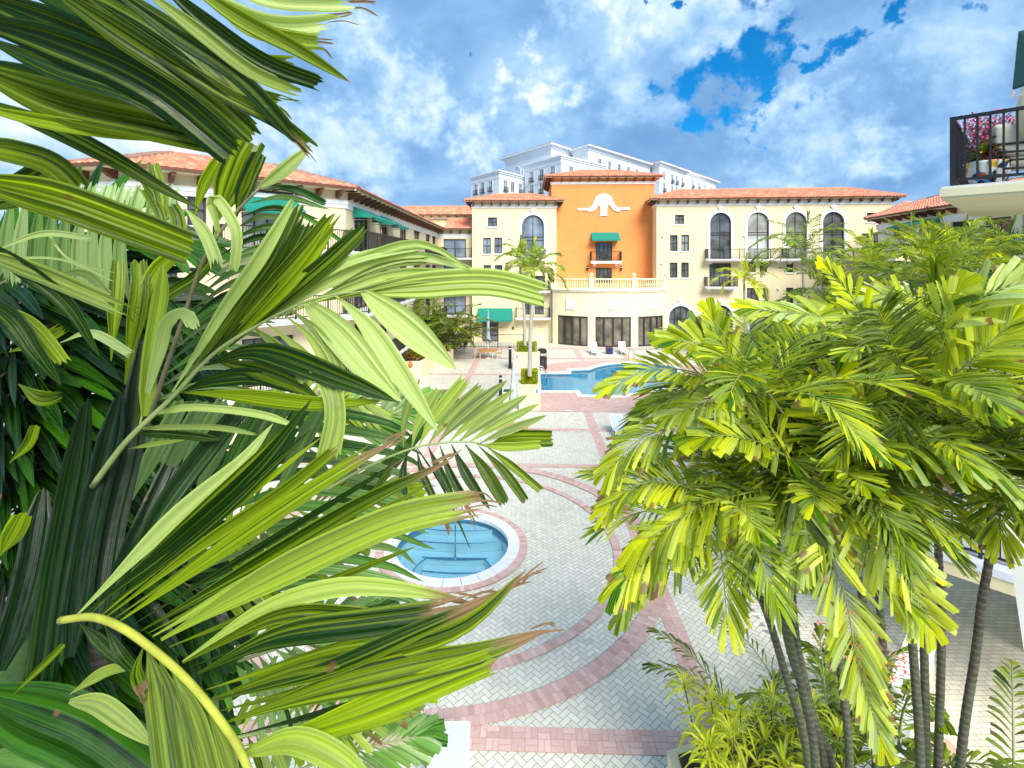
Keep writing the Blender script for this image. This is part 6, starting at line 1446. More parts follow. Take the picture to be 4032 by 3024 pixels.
RF(8, [(2145, 1040, 5.6), (2120, 940, 5.6), (2060, 890, 5.6), (2000, 880, 5.6)], 90, 16, 20, LEAF, tint=(.5, .2))
RF(1, [(1700, 1000, 5.5), (1720, 1060, 5.3), (1740, 1140, 5.2), (1745, 1220, 5.2)], 90, 22, 18, LEAF, tint=(.45, .2), side=.9, prof='wide')
RF(3, [(1800, 1000, 5.5), (1790, 1080, 5.3), (1760, 1160, 5.2), (1700, 1250, 5.1)], 80, 14, 24, LEAFY, tint=(.6, .2), side=.9, pale=.3)
RF(5, [(1960, 820, 6.4), (1870, 720, 6.3), (1780, 685, 6.2), (1640, 668, 6.0)], 95, 22, 22, LEAFY, tint=(.6, .2), pale=.6, side=.8)
RF(5, [(1960, 820, 6.3), (1890, 720, 6.3), (1840, 640, 6.3), (1795, 590, 6.2)], 80, 22, 12, LEAFY, tint=(.85, .1), side=.8)
RF(7, [(2050, 760, 6.5), (1990, 690, 6.5), (1930, 650, 6.5), (1880, 640, 6.5)], 85, 20, 18, LEAFY, tint=(.6, .2), pale=.5, side=.8)
RF(2, [(1640, 870, 5.8), (1600, 800, 5.7), (1560, 740, 5.6), (1540, 690, 5.6)], 80, 22, 14, LEAFY, tint=(.6, .2), side=.8)
RF(7, [(2050, 760, 5.8), (2120, 790, 5.6), (2200, 800, 5.5), (2260, 840, 5.4)], 90, 22, 18, LEAFY, tint=(.75, .2), side=.8)
# loose crown fill so that the clump is closed
for i, (t, c) in enumerate(stems):
    for k in range(16):
        az = 2.4 * k + i * .7 + prn.uniform(-.4, .4); el = R(prn.uniform(-5, 62)); P = arch_pts(c, az, el, prn.uniform(1.0, 1.7), prn.uniform(.8, 1.6))
        frond_obj(t, P, [LEAFY, LEAFY, LEAF][k % 3], RACHG, (.012, .004), n=36, Lf=.50, w=.032, droop=.22, tint=(.48, .30), brown=.10, res=(5, 2), pale=.3, prof='prae' if k % 2 else 'lance', fold=.4)
# dead brown spray caught in the crown
mb = MB()
for k in range(60):
    a = S(1780 + prn.uniform(-60, 60), 765 + prn.uniform(-20, 30), 5.9); d = Vector((prn.gauss(0, .22), prn.gauss(0, .1), prn.uniform(-.28, .14)))
    leaflet(mb, [a, a + d * .5 + Vector((0, 0, .05)), a + d], .018, Vector((prn.gauss(0, 1), prn.gauss(0, 1), prn.gauss(0, 1))), 'strap', .1, .3, .05, (.5, 1.3, 0), 5, 1)
mb.build('dead_flower_spray', LEAFY, stems[2][0])
# bare spear leaf pointing up to the left
mb = MB(); mb.tube([S(1692, 893, 5.4), S(1600, 765, 5.3), S(1512, 658, 5.2)], [.012, .010, .002], 6); mb.build('spear_leaf', RACHG, stems[2][0])

# ---- second rank of palms between the clump and the right wing
RANK = [((8.4, 11.0), 6.6, .2), ((10.4, 13.6), 7.6, .4), ((7.2, 13.8), 5.4, 0), ((12.8, 16.5), 7.9, .3), ((15.5, 18.5), 8.3, -.3), ((18.6, 20.5), 8.5, .2), ((11.4, 19.0), 7.0, .1), ((14.6, 22.0), 8.0, 0), ((17.9, 24.5), 8.9, .3), ((21.0, 25.0), 9.0, -.2), ((9.5, 24.0), 4.2, 0)]
RLB = ['leafy palm just behind the right clump, tallest leaves level with the railing', 'dense palm behind the clump under the balcony corner', 'shorter palm rising behind the left side of the right clump', 'bushy palm in the second rank below the teal awning', 'tall bright palm in front of the right wing wall',
       'tall palm at the picture edge below the balcony slab', 'low palm in the gap left of the teal awning', 'green palm half hidden in the middle of the right grove', 'palm standing in front of the right wing balconies', 'furthest right palm touching the right wing railings', 'small palm between the pool and the right grove']
for i, ((x, y), h, ln) in enumerate(RANK):
    palm('palm_tree', RLB[i], (x, y, 0), h - .6, (ln, 0), nf=15, fl=2.1, Lf=.66, w=.052, leafmat=[LEAF, LEAFY, LEAF][i % 3], mat=BARK, r=(.09, .07), seed=40 + i, group='palms of the right grove', n=32, tint=(.5, .2), droop=1.4, el=(5, 82), res=(5, 2))

# ---- four tall palms by the pool and the facade
def planter_palm(px, Y, z0, zc, seed, lab, fl, lf, spearh=True, grp='slim palms beside the pool', lean=0, nf=12, mat=LEAFY, tint=(.4, .25), pale=.4):
    x = PY(px, HZ, Y).x; return palm('palm_tree', lab, (x, Y, z0), zc - z0, (lean, 0), nf=nf, fl=fl, Lf=lf, w=.085, leafmat=mat, mat=BARKP, r=(.13, .085), shaft=.9, seed=seed, group=grp, n=26, tint=tint, droop=1.7, el=(-5, 78), res=(5, 2), pale=pale)
planter_palm(2085, 29.2, 2.0, 7.3, 61, 'slim pale trunked palm growing from the nearer square planter', 2.0, .62, lean=.25)
planter_palm(2067, 39.9, 2.0, 7.9, 62, 'slim pale trunked palm growing from the farther square planter', 2.1, .65, lean=-.35)
planter_palm(3170, 41, 0, 8.3, 63, 'tall pale trunked palm in front of the arched windows', 3.8, 1.15, nf=16, mat=LEAF, tint=(.5, .2), lean=-.2)
planter_palm(2935, 43, 0, 6.2, 64, 'small yellow green palm below the corner balcony', 2.5, .7, nf=12, mat=LEAFY, tint=(.85, .12), lean=-.1)

# ---- areca clump by the left planters
def clump(label, cx, cy, h, rad, n, mat, seed, grp=None, Lf=.55, w=.05, nl=18, name='areca_clump', tint=(.5, .2), lo=40, cat_='shrub'):
    prn.seed(seed); t = local_thing(name, label, cat_, (cx, cy, 0), 0, grp)
    for k in range(n):
        az = prn.uniform(0, 6.28); rr = rad * math.sqrt(prn.random()) * .45; b = (rr * math.cos(az), rr * math.sin(az), prn.uniform(0, h * .45)); P = arch_pts(b, az + prn.uniform(-.5, .5), R(prn.uniform(lo, 86)), h * prn.uniform(.5, .85), prn.uniform(.9, 2.0))
        frond_obj(t, P, mat, RACHG, (.02, .006), n=nl, Lf=Lf, w=w, droop=.5, tint=tint, res=(4, 2), brown=.1, pale=.2)
    return t
clump('tall dark green areca clump beside the black pool fence', -7.6, 44.5, 5.6, 2.8, 80, LEAF, 71, Lf=.85, w=.10, tint=(.35, .25))
clump('leafy palm clump growing against the left wing stairs', -10.2 + .6, 40.5, 6.6, 2.2, 44, LEAF, 72, Lf=.8, w=.10, tint=(.35, .25))
clump('red leaved ti plants beside the areca clump', -6.1, 47.6, 2.6, 1.2, 18, plain('dark_red_leaf', (.11, .012, .03), .4, .3, 9), 73, Lf=.5, w=.12, nl=10, name='ti_plant')
# ---- spiky yellow-green shrub at the bottom
prn.seed(81)
def spiky(label, boxpts, n, mat, Lr, w, name='shrub', seeds=1, tint=(.65, .22), brown=.2):
    prn.seed(seeds); (x0, y0), (x1, y1), z0, z1_ = boxpts; base = ((x0 + x1) / 2, (y0 + y1) / 2, 0); t = local_thing(name, label, 'shrub', base)
    mb = MB(); st = MB()
    for k in range(n):
        c = Vector((prn.uniform(x0, x1) - base[0], prn.uniform(y0, y1) - base[1], prn.uniform(z0, z1_))); st.tube([(c.x * .6, c.y * .6, 0), c], [.014, .01], 5)
        for q in range(26):
            az = 2.4 * q; el = R(prn.uniform(-20, 75)); L_ = Lr * prn.uniform(.6, 1.15); d = Vector((math.cos(az) * math.cos(el), math.sin(az) * math.cos(el), math.sin(el)))
            b = c - Vector((0, 0, .012 * q * prn.random()))
            leaflet(mb, [b, b + d * L_ * .55 + Vector((0, 0, .02)), b + d * L_ - Vector((0, 0, L_ * .3))], w * prn.uniform(.8, 1.2), Vector((-math.sin(az), math.cos(az), prn.gauss(0, .3))), 'lance', 0, .4, .03, (min(1, max(0, prn.gauss(*tint))), prn.random() * .3 if prn.random() < brown else 0, .3 * prn.random()), 5, 2)
    mb.build('foliage', mat, t); st.build('stems', BARK, t); return t
a = G(1500 * 1.8228, 1560 * 1.8228, .9)
spiky('spiky yellow green dracaena shrub at the bottom right of the plaza', ((2.35, 6.0), (4.3, 8.0), 1.1, 2.1), 56, LEAFY, .40, .034, name='dracaena_shrub', seeds=82, tint=(.85, .22))
spiky('low broad leaved green shrub under the right clump trunks', ((3.6, 6.4), (5.0, 7.2), .7, 1.3), 16, LEAF, .40, .06, name='planter_shrub', seeds=83, tint=(.5, .25))
# young self-sown palms low in the clump
for k, (x, y, h, s_) in enumerate(((4.3, 7.4, 3.0, 91), (3.5, 8.2, 2.5, 92), (5.6, 7.9, 2.9, 93), (6.1, 6.6, 3.0, 94))):
    lab = ['young palm with thin dark leaflets between the trunks', 'young palm spreading thin leaves over the paving left of the trunks', 'young broad leaved palm under the white terrace', 'young palm right of the clump trunks near the picture edge'][k]
    clump(lab, x, y, h, .4, 9, LEAF, s_, Lf=.4, w=.035 if k < 2 else .06, nl=20, name='young_palm', lo=45, tint=(.4, .2), cat_='palm')
# orange-flowered ixora
t = spiky('leafy bush with orange red flower heads behind the right trunks', ((5.5, 8.9), (6.6, 9.9), .9, 1.6), 26, LEAF, .16, .06, name='flowering_bush', seeds=95)
mb = MB(); prn.seed(96)
for k in range(42):
    c = Vector((prn.uniform(-.6, .6), prn.uniform(-.6, .5), prn.uniform(1.2, 1.85)))
    for q in range(9):
        d = Vector((prn.gauss(0, .05), prn.gauss(0, .05), prn.gauss(0, .035))); s_ = .022; mb.add([c + d + Vector(v) * s_ for v in ((-1, 0, 0), (0, -1, .3), (1, 0, 0), (0, 1, .3))], [(0, 1, 2, 3)])
tag(mb.build('flower_heads', plain('orange_red_petal', (.75, .12, .03), .5, .2, 20), t), kind='stuff')
# ================================================================== furniture and small things
# square planters of the pool side palms
def planter(x, y, w, d, h, label, grp, hw, hh, hd=None, sign=0):
    t = thing('planter', label, 'planter', (x, y, 0), 0, grp)
    mb = MB(); mb.box((x - w / 2, y - d / 2, 0), (x + w / 2, y + d / 2, h - .1)); mb.box((x - w / 2 - .04, y - d / 2 - .04, h - .1), (x + w / 2 + .04, y + d / 2 + .04, h)); mb.build('planter_box', CREAM, t)
    prn.seed(int(y * 10)); mb = MB(); hd = hd or hw
    for k in range(2600):
        f = prn.choice('xyzt'); a, b = prn.uniform(-.5, .5), prn.uniform(-.5, .5)
        c = {'x': (a, -.5, b), 'y': (-.5 if b > 0 else .5, a, prn.uniform(-.5, .5)), 'z': (a, b, .5), 't': (a, b, prn.uniform(-.3, .5))}[f]
        c = Vector((x + c[0] * hw, y + c[1] * hd, h + hh / 2 + c[2] * hh)) + Vector((prn.gauss(0, .02), prn.gauss(0, .02), prn.gauss(0, .02)))
        n1 = Vector((prn.gauss(0, 1), prn.gauss(0, 1), prn.gauss(0, 1))).normalized(); n2 = n1.cross(Vector((prn.gauss(0, 1), prn.gauss(0, 1), prn.gauss(0, 1)))).normalized(); s_ = prn.uniform(.03, .055)
        mb.add([c - n1 * s_, c - n2 * s_ * .5, c + n1 * s_, c + n2 * s_ * .5], [(0, 1, 2, 3)], (prn.uniform(.2, .9), 0, 0), [(0, 0), (1, 0), (1, 1), (0, 1)])
    mb.box((x - hw * .42, y - hd * .42, h), (x + hw * .42, y + hd * .42, h + hh * .86), (.0, 0, 0)); mb.build('clipped_hedge', LEAFY if sign else LEAF, t)
    if sign:
        sx = x + sign * (w / 2 - .2); m_ = MB(); m_.box((sx - .13, y - d / 2 - .06, h - .52), (sx + .13, y - d / 2 - .042, h - .12)); s1 = m_.build('notice', WHITE, t)
        m_ = MB(); m_.box((sx - .09, y - d / 2 - .066, h - .24), (sx + .09, y - d / 2 - .062, h - .18)); m_.box((sx - .07, y - d / 2 - .066, h - .44), (sx + .07, y - d / 2 - .062, h - .28)); m_.build('notice_print', plain('grey_print', (.2, .22, .3), .6), s1)
    return t
planter(.15, 29.9, 1.24, 1.3, 1.47, 'cream square planter with clipped hedge, the nearer one at the pool corner', 'square palm planters', .92, .72, .95, 1)
planter(0.0, 40.5, 1.97, 1.5, 1.49, 'cream square planter with clipped hedge, the farther one behind the pool', 'square palm planters', 1.5, .70, 1.1, -1)
# low planters on the left with red flowers
t = thing('planter', 'angled cream planter with red and orange flowers beside the left wing', 'planter', (-8, 36, 0))
q = [G(*z3(205, 905)), G(*z3(298, 905)), G(*z3(385, 850)), G(*z3(478, 850)), G(*z3(500, 820))]
pp = [(q[0].x - 1.2, q[0].y), (q[1].x, q[1].y), (q[2].x, q[2].y + .2), (q[3].x, q[3].y + .3), (q[4].x, q[4].y + 2.0), (q[4].x - 4.4, q[4].y + 2.0), (q[0].x - 1.2, q[0].y + 5)]
mb = MB(); mb.prism(pp, 0, 1.25); mb.build('planter_box', CREAM, t)
ins_ = offset(pp if area(pp) > 0 else pp[::-1], -.25); mb = MB(); mb.prism(ins_, 1.251, 1.30); mb.build('soil', plain('dark_soil', (.05, .035, .025), .95, .3, 8), t)
mb = MB(); m2 = MB(); prn.seed(12); xs = [p[0] for p in ins_]; ys_ = [p[1] for p in ins_]
for k in range(2600):
    x, y = prn.uniform(min(xs), max(xs)), prn.uniform(min(ys_), max(ys_))
    if not inside(ins_, x, y): continue
    c = Vector((x, y, 1.3 + abs(prn.gauss(0, .22)))); n1 = Vector((prn.gauss(0, 1), prn.gauss(0, 1), prn.gauss(0, .6))).normalized(); n2 = n1.cross(Vector((prn.gauss(0, 1), prn.gauss(0, 1), prn.gauss(0, 1)))).normalized(); s_ = .09
    (m2 if prn.random() < .3 else mb).add([c - n1 * s_, c - n2 * s_ * .5, c + n1 * s_, c + n2 * s_ * .5], [(0, 1, 2, 3)], (prn.uniform(.1, .7), 0, 0), [(0, 0), (1, 0), (1, 1), (0, 1)])
mb.build('foliage', LEAF, t); tag(m2.build('flowers', plain('red_petal', (.62, .10, .03), .5, .3, 20), t), kind='stuff')
# grey cabinet, small white wall and orange vase beside it
x, y = G(*z3(165, 830)).x, 35.0
t = thing('air_conditioner', 'grey boxy condenser unit beside the angled flower planter', 'air conditioner', (-9.0, 34.0, 0)); mb = MB(); mb.box((-9.4, 33.6, .05), (-8.4, 34.4, 1.6)); mb.build('cabinet', plain('grey_metal', (.35, .36, .37), .5), t)
mb = MB()
for k in range(9): mb.box((-9.3, 33.58, .3 + k * .13), (-8.5, 33.598, .36 + k * .13))
mb.build('grille', BLACK, t)
mb = MB(); mb.lathe([(.10, 0), (.16, .1), (.17, .25), (.08, .36), (.10, .42), (.04, .47)], (-8.05, 34.9, 1.25), 12); tag(mb.build('vase', plain('orange_glaze', (.85, .16, .05), .3), None, smooth=True), 'small orange red urn standing on the end of the angled planter', 'urn')
# pool fence on the left
xa, xb = G(*z3(560, 683)).x, G(*z3(1030, 683)).x
t = thing('metal_fence', 'black metal fence between the areca clump and the square planter', 'fence', ((xa + xb) / 2, 50.7, 0)); railing([(xa - 1, 50.7), (xb, 50.7)], .0, 1.35, t, name='fence_panel', post=2.9, gap=.16, bar=.014)
xp = G(*z3(1008, 640)).x
# stair on the left by the wing
t = thing('stairs', 'white stair flight with black railing rising beside the left wing', 'stairs', (-9, 30, 0)); mb = MB()
for k in range(12): mb.box((-8.9 - .001 * k, 28.0 + k * .32, .0 + k * .17 + .001), (-7.7, 28.32 + k * .32, .17 + k * .17))
mb.build('steps', WHITE, t); mb = MB()
for xx in (-7.66, -8.94):
    mb.tube([(xx, 28.1, 1.0), (xx, 31.7, 2.95)], .03, 6)
    for k in range(26): mb.tube([(xx, 28.15 + k * .14, .1 + k * .0745), (xx, 28.15 + k * .14, 1.0 + k * .0755)], .012, 4)
mb.build('railing', BLACK, t)
# bollards
def bollard(x, y, label, h=1.15, r=.11, mat=None, grp='black bollard lights'):
    t = thing('bollard', label, 'bollard', (x, y, 0), 0, grp); mb = MB(); mb.lathe([(r * 1.5, 0), (r * 1.5, .04), (r, .05), (r, h - .2)], (x, y, 0), 14); mb.build('post', mat or BLACK, t, smooth=False)
    m_ = MB(); m_.lathe([(r * .9, h - .2), (r * .9, h - .1)], (x, y, 0), 14); m_.build('lens', PLASTIC, t); m_ = MB(); m_.lathe([(r * 1.08, h - .1), (r * 1.08, h - .03), (r * .7, h + .02)], (x, y, 0), 14); m_.build('cap', mat or BLACK, t)
p = G(*z3(937, 830)); bollard(p.x, p.y, 'black bollard light left of the farther square planter', 1.75, .12)
p = G(*z3(1008, 655)); bollard(p.x, p.y + 3, 'short black bollard behind the farther planter at the fence end', 1.1, .13)
p = G(*z3(868, 1045)); bollard(p.x, p.y, 'black bollard light left of the nearer square planter', 1.4, .10)
p = G(2885, 2450); t = thing('post', 'thick white round post standing on the plaza left of the right trunks', 'post', (p.x, p.y, 0)); mb = MB(); mb.lathe([(.13, 0), (.13, .02), (.10, .03), (.10, 1.45), (.085, 1.49), (.02, 1.5)], (p.x, p.y, 0), 20); mb.build('post_shaft', PLASTIC, t, smooth=False)
# litter bin
p = G(*z3(1170, 838)); t = thing('litter_bin', 'black cylindrical litter bin beside the farther planter', 'bin', (p.x, p.y, 0)); X, Y = p.x, p.y
mb = MB(); mb.lathe([(.36, 0), (.36, .08)], (X, Y, 0), 20); mb.lathe([(.36, 1.32), (.38, 1.36), (.36, 1.55), (.22, 1.66), (.05, 1.68)], (X, Y, 0), 20); mb.lathe([(.37, .95), (.37, 1.02)], (X, Y, 0), 20)
for k in range(18): a = k * math.pi / 9; mb.tube([(X + .355 * math.cos(a), Y + .355 * math.sin(a), .05), (X + .355 * math.cos(a), Y + .355 * math.sin(a), 1.0)], .022, 4)
for k in range(4): a = k * math.pi / 2 + .4; mb.tube([(X + .34 * math.cos(a), Y + .34 * math.sin(a), 1.0), (X + .34 * math.cos(a), Y + .34 * math.sin(a), 1.35)], .03, 5)
mb.build('bin_frame', BLACK, t); mb = MB(); mb.lathe([(.29, .06), (.29, .9)], (X, Y, 0), 16); mb.build('liner', plain('dark_grey_liner', (.08, .08, .09), .6), t)
# closed parasols and orange tables
def table(x, y, r, label, grp='orange topped tables', chairs=False):
    t = thing('round_table', label, 'table', (x, y, 0), 0, grp); mb = MB(); mb.lathe([(r - .03, .70), (r, .715), (r, .74), (r - .02, .75)], (x, y, 0), 32); mb.build('table_top', WOODO, t)
    mb = MB(); mb.lathe([(.05, .02), (.05, .70)], (x, y, 0), 10); mb.lathe([(.30, 0), (.30, .03), (.06, .06)], (x, y, 0), 20); mb.build('pedestal', PLASTIC, t)
    for k in range(4):
        a = k * math.pi / 2 + .6; m_ = MB(); m_.tube([(x + .12 * math.cos(a), y + .12 * math.sin(a), .69), (x + r * .8 * math.cos(a), y + r * .8 * math.sin(a), .66), (x + r * .86 * math.cos(a), y + r * .86 * math.sin(a), 0)], .022, 6); m_.build('leg', PLASTIC, t)
    return t
def parasol(x, y, h, label, grp='closed white parasols'):
    t = thing('parasol', label, 'umbrella', (x, y, 0), 0, grp); mb = MB(); mb.tube([(x, y, .05), (x, y, h)], .025, 8); mb.build('pole', PLASTIC, t); mb = MB(); mb.lathe([(.26, 0), (.26, .06), (.05, .10)], (x, y, 0), 16); mb.build('base', PLASTIC, t)
    mb = MB(); S_ = 24; prof = [(.16, .30), (.20, .36), (.15, .45), (.13, .6), (.09, .62), (.11, .75), (.06, .9), (.03, .97), (.01, 1.0)]
    vs = []; 
    for (r_, f) in prof:
        for k in range(S_):
            a = 2 * math.pi * k / S_; rr = r_ * (1 + .28 * math.cos(a * 8) * (1 if f < .8 else .2)); vs.append((x + rr * math.cos(a), y + rr * math.sin(a), h * f))
    mb.add(vs, [(i * S_ + k, i * S_ + (k + 1) % S_, (i + 1) * S_ + (k + 1) % S_, (i + 1) * S_ + k) for i in range(len(prof) - 1) for k in range(S_)]); mb.build('folded_canopy', SLING, t, smooth=True)
    m_ = MB(); m_.lathe([(.125, h * .6), (.125, h * .63)], (x, y, 0), 14); m_.build('tie', PLASTIC, t)
def chair(x, y, rz, label, grp='small orange chairs'):
    t = local_thing('chair', label, 'chair', (x, y, 0), rz, grp); mb = MB(); mb.box((-.22, -.22, .42), (.22, .22, .46)); mb.build('seat', WOODO, t); mb = MB()
    for k in range(4): mb.box((-.2 + k * .115, .2, .5), (-.13 + k * .115, .225, .86))
    mb.box((-.22, .195, .86), (.22, .23, .92)); mb.build('backrest', WOODO, t)
    for a, b in ((-1, -1), (1, -1), (-1, 1), (1, 1)): m_ = MB(); m_.tube([(a * .2, b * .2, .42 if b < 0 else .88), (a * .23, b * .24, 0)], .018, 6); m_.build('leg', PLASTIC, t)
p = G(*z3(778, 757)); table(p.x, p.y, .95, 'round orange topped table by the black fence, under the far closed parasol'); parasol(p.x, p.y, 4.3, 'closed white parasol standing through the far orange table')
chair(p.x + 1.0, p.y + .1, -1.4, 'small chair right of the far orange table'); chair(p.x - .95, p.y - .2, 1.7, 'small chair left of the far orange table')
p = G(1500 + .5425 * 970, 1000 + .5425 * 1252, .75); table(p.x, p.y, .66, 'round orange topped table half hidden by the palm leaf near the plaza centre')
p = G(*z3(962, 1200)); parasol(p.x, p.y, 3.1, 'closed white parasol left of the nearer square planter')
p = G(*z3(930, 1100)); t = thing('side_box', 'small green topped grey cabinet beside the nearer planter', 'cabinet', (p.x, p.y, 0)); mb = MB(); mb.box((p.x - .35, p.y, 0), (p.x + .35, p.y + .5, .8)); mb.build('cabinet', CREAM_PALE, t); mb = MB(); mb.box((p.x - .33, p.y + .02, .801), (p.x + .33, p.y + .48, .85)); mb.build('lid', DGREEN, t)
# sun loungers
def lounger(x, y, rz, label, back=50, grp='white sun loungers', flat=False):
    t = local_thing('sun_lounger', label, 'sun lounger', (x, y, 0), rz, grp); c, s_ = math.cos(R(back)), math.sin(R(back)); L1, L2 = 1.22, .78
    mb = MB()
    for a in (-.31, .31): mb.tube([(a, 0, .33), (a, -L1, .33)], .025, 6); mb.tube([(a, 0, .33), (a, L2 * c, .33 + L2 * s_)], .025, 6)
    mb.tube([(-.31, -L1, .33), (.31, -L1, .33)], .025, 6); mb.tube([(-.31, L2 * c, .33 + L2 * s_), (.31, L2 * c, .33 + L2 * s_)], .025, 6); mb.build('frame', PLASTIC, t)
    mb = MB(); mb.box((-.29, -L1 + .03, .325), (.29, 0, .345)); mb.build('seat', SLING, t)
    mb = MB(); n_ = Vector((0, -s_, c)) * .012; P_ = [Vector((a, b * c, .33 + b * s_)) for a, b in ((-.29, .01), (.29, .01), (.29, L2 - .02), (-.29, L2 - .02))]; mb.add([p + n_ for p in P_] + [p - n_ for p in P_], [(0, 1, 2, 3), (7, 6, 5, 4), (0, 4, 5, 1), (1, 5, 6, 2), (2, 6, 7, 3), (3, 7, 4, 0)]); mb.build('backrest', SLING, t)
    for a in (-.31, .31):
        for b in (-L1 + .12, -.1): m_ = MB(); m_.tube([(a, b, .33), (a * 1.03, b - .06, 0)], .022, 6); m_.build('leg', PLASTIC, t)
    m_ = MB(); m_.tube([(-.31, .0, .33), (-.31, .25, .02), (.31, .25, .02), (.31, 0, .33)], .018, 6); m_.build('back_support', PLASTIC, t); return t
for px, lab in (((1557, 740), 'white sun lounger left of the blue box by the far pool edge'), ((1770, 737), 'white sun lounger right of the blue box by the far pool edge')):
    p = G(*z3(*px)); lounger(p.x, p.y + 1.2, 0, lab, 62)
p = G(*z3(1755, 1365)); lounger(p.x, p.y + 1.0, .12, 'white sun lounger half covered by palm leaves beside the brick band', 40)
p = G(1775, 3030); lounger(p.x + .02, 7.92, .06, 'white sun lounger in the foreground seen from above behind its raised back', 24)
p = G(*z3(1660, 728)); t = thing('side_table', 'small dark blue box table between two far sun loungers', 'side table', (p.x, p.y, 0)); mb = MB(); mb.box((p.x - .3, p.y, .04), (p.x + .3, p.y + .5, .52)); mb.build('box_body', plain('navy_blue_paint', (.015, .02, .12), .4), t); mb = MB(); mb.box((p.x - .33, p.y - .03, .521), (p.x + .33, p.y + .53, .58)); mb.build('box_top', plain('dark_purple_top', (.05, .03, .12), .5), t)
# pool ladder rails and hand rail
def rail(pts, label, name='handrail', r=.03): mb = MB(); mb.tube(cat(pts, 24), r, 8); return tag(mb.build(name, STEEL, None, smooth=True), label, 'handrail')
a = G(*z3(1800, 780)); b = G(*z3(1838, 830)); rail([(a.x, a.y, 0), (a.x, a.y, .9), (a.x + .25, a.y - .25, 1.15), (b.x, b.y - .2, .6), (b.x + .05, b.y - .4, -.3)], 'steel handrail running down the far pool steps', r=.03)
for k, dy in enumerate((0, .9)): a = G(*z3(1140, 900 + 0)); rail([(a.x - .15, a.y - dy, .05), (a.x - .1, a.y - dy, .75), (a.x + .25, a.y - dy, .85), (a.x + .6, a.y - dy, .4), (a.x + .62, a.y - dy, -.5)], ['far steel grab rail at the left end of the pool', 'near steel grab rail at the left end of the pool'][k], r=.028)
# drain grates and skimmer lids
for k, (px, w_, lab, m_c) in enumerate((((2640, 2250), .5, 'white slotted drain grate in the outer brick circle', WHITE), ((z3(1357, 1138)), .36, 'white skimmer lid in the brick apron before the pool', WHITE))):
    p = G(*px); t = thing('drain_cover', lab, 'drain cover', (p.x, p.y, 0)); mb = MB(); mb.box((p.x - w_ / 2, p.y - .1, .03), (p.x + w_ / 2, p.y + .1, .056)); mb.build('plate', m_c, t); mb = MB()
    for q in range(9): mb.box((p.x - w_ / 2 + .03 + q * w_ / 9.5, p.y - .08, .057), (p.x - w_ / 2 + .045 + q * w_ / 9.5, p.y + .08, .059))
    mb.build('slots', BLACK, t)

# ================================================================== near building on the right
nb = thing('apartment_building', 'near cream building whose balcony corner juts in at the right edge', 'building', (9, 8, 0))
c_ = Vector((6.5, 8.2)); dF = Vector((1, -1)).normalized(); dL = Vector((1, 1)).normalized()
def P2(a, b): q = c_ + dF * a + dL * b; return (q.x, q.y)
mb = MB(); mb.prism([P2(0, 0), P2(6, 0), P2(6, 4.6), P2(0, 4.6)], 9.54, 9.66); mb.prism([P2(.03, .03), P2(6, .03), P2(6, 4.57), P2(.03, 4.57)], 9.50, 9.539); bs = mb.build('balcony', CREAM_PALE, nb)
mb = MB(); mb.prism([P2(.02, .02), P2(6, .02), P2(6, 4.58), P2(.02, 4.58)], 9.661, 9.70); mb.build('floor_slab', TRIMGREY, bs)
railing([P2(.14, 3.2), P2(.14, .14), P2(5.5, .14)], 9.70, 1.09, bs, gap=.145, post=2.2, bar=.014)
mb = MB(); mb.prism([P2(1.55, .9), P2(6, .9), P2(6, 3.9), P2(1.55, 3.9)], 9.70, 15); mb.build('wall', CREAM_PALE, nb)
# canvas awning above the balcony
A_ = [S(2212 - 12, 68, 7.4), S(2187, 190, 6.6), S(2300, 150, 5.9), S(2330, 30, 6.7)]
mb = MB(); mb.add(A_ + [a - Vector((0, 0, .03)) for a in A_], [(0, 1, 2, 3), (7, 6, 5, 4), (0, 4, 5, 1), (1, 5, 6, 2), (2, 6, 7, 3), (3, 7, 4, 0)]); aw = mb.build('awning', DGREEN, nb)
mb = MB(); dn = Vector((0, 0, .12)); mb.tube([A_[0] - dn, A_[1] - dn, A_[2] - dn], .018, 6); mb.tube([A_[1] - dn * .2, A_[1] - dn], .018, 6); mb.tube([A_[0].lerp(A_[1], .5) - dn * .2, A_[3].lerp(A_[2], .5) - dn * .3], .018, 6); mb.build('awning_frame', PLASTIC, aw)
# draped beige canvas hanging at the edge
cc = S(2226, 215, 7.6); mb = MB(); mb.lathe([(.02, -.62), (.10, -.58), (.17, -.40), (.16, -.1), (.11, .15), (.06, .3)], cc, 16); tag(mb.build('folded_canvas', CREAM_PALE, None, smooth=True), 'rolled cream canvas hanging at the right edge above the railing', 'canvas')
# balcony furniture: slatted lounge chair with cream cushions
x0, y0 = P2(.98, .42); t = local_thing('lounge_chair', 'dark slatted armchair with thick cream cushions on the corner balcony', 'chair', (x0, y0, 9.70), R(-45 + 20))
mb = MB()
for k in range(5): mb.tube([(-.42, -.06 + .03 * k, .22 + .13 * k), (.42, -.06 + .03 * k, .22 + .13 * k)], .018, 5)
for a in (-.42, .42): mb.tube([(a, -.12, .10), (a, .10, .86)], .022, 6)
mb.build('slatted_back', BLACK, t)
m_ = MB(); m_.box((-.38, .04, .42), (.38, .20, .92)); b_ = m_.build('back_cushion', plain('cream_cushion', (.62, .60, .50), .9, .05, 9), t); bv = b_.modifiers.new('Bevel', 'BEVEL'); bv.width = .05; bv.segments = 3
m_ = MB(); m_.box((-.38, .06, .28), (.38, .75, .42)); b_ = m_.build('seat_cushion', b_.data.materials[0], t); bv = b_.modifiers.new('Bevel', 'BEVEL'); bv.width = .04; bv.segments = 3
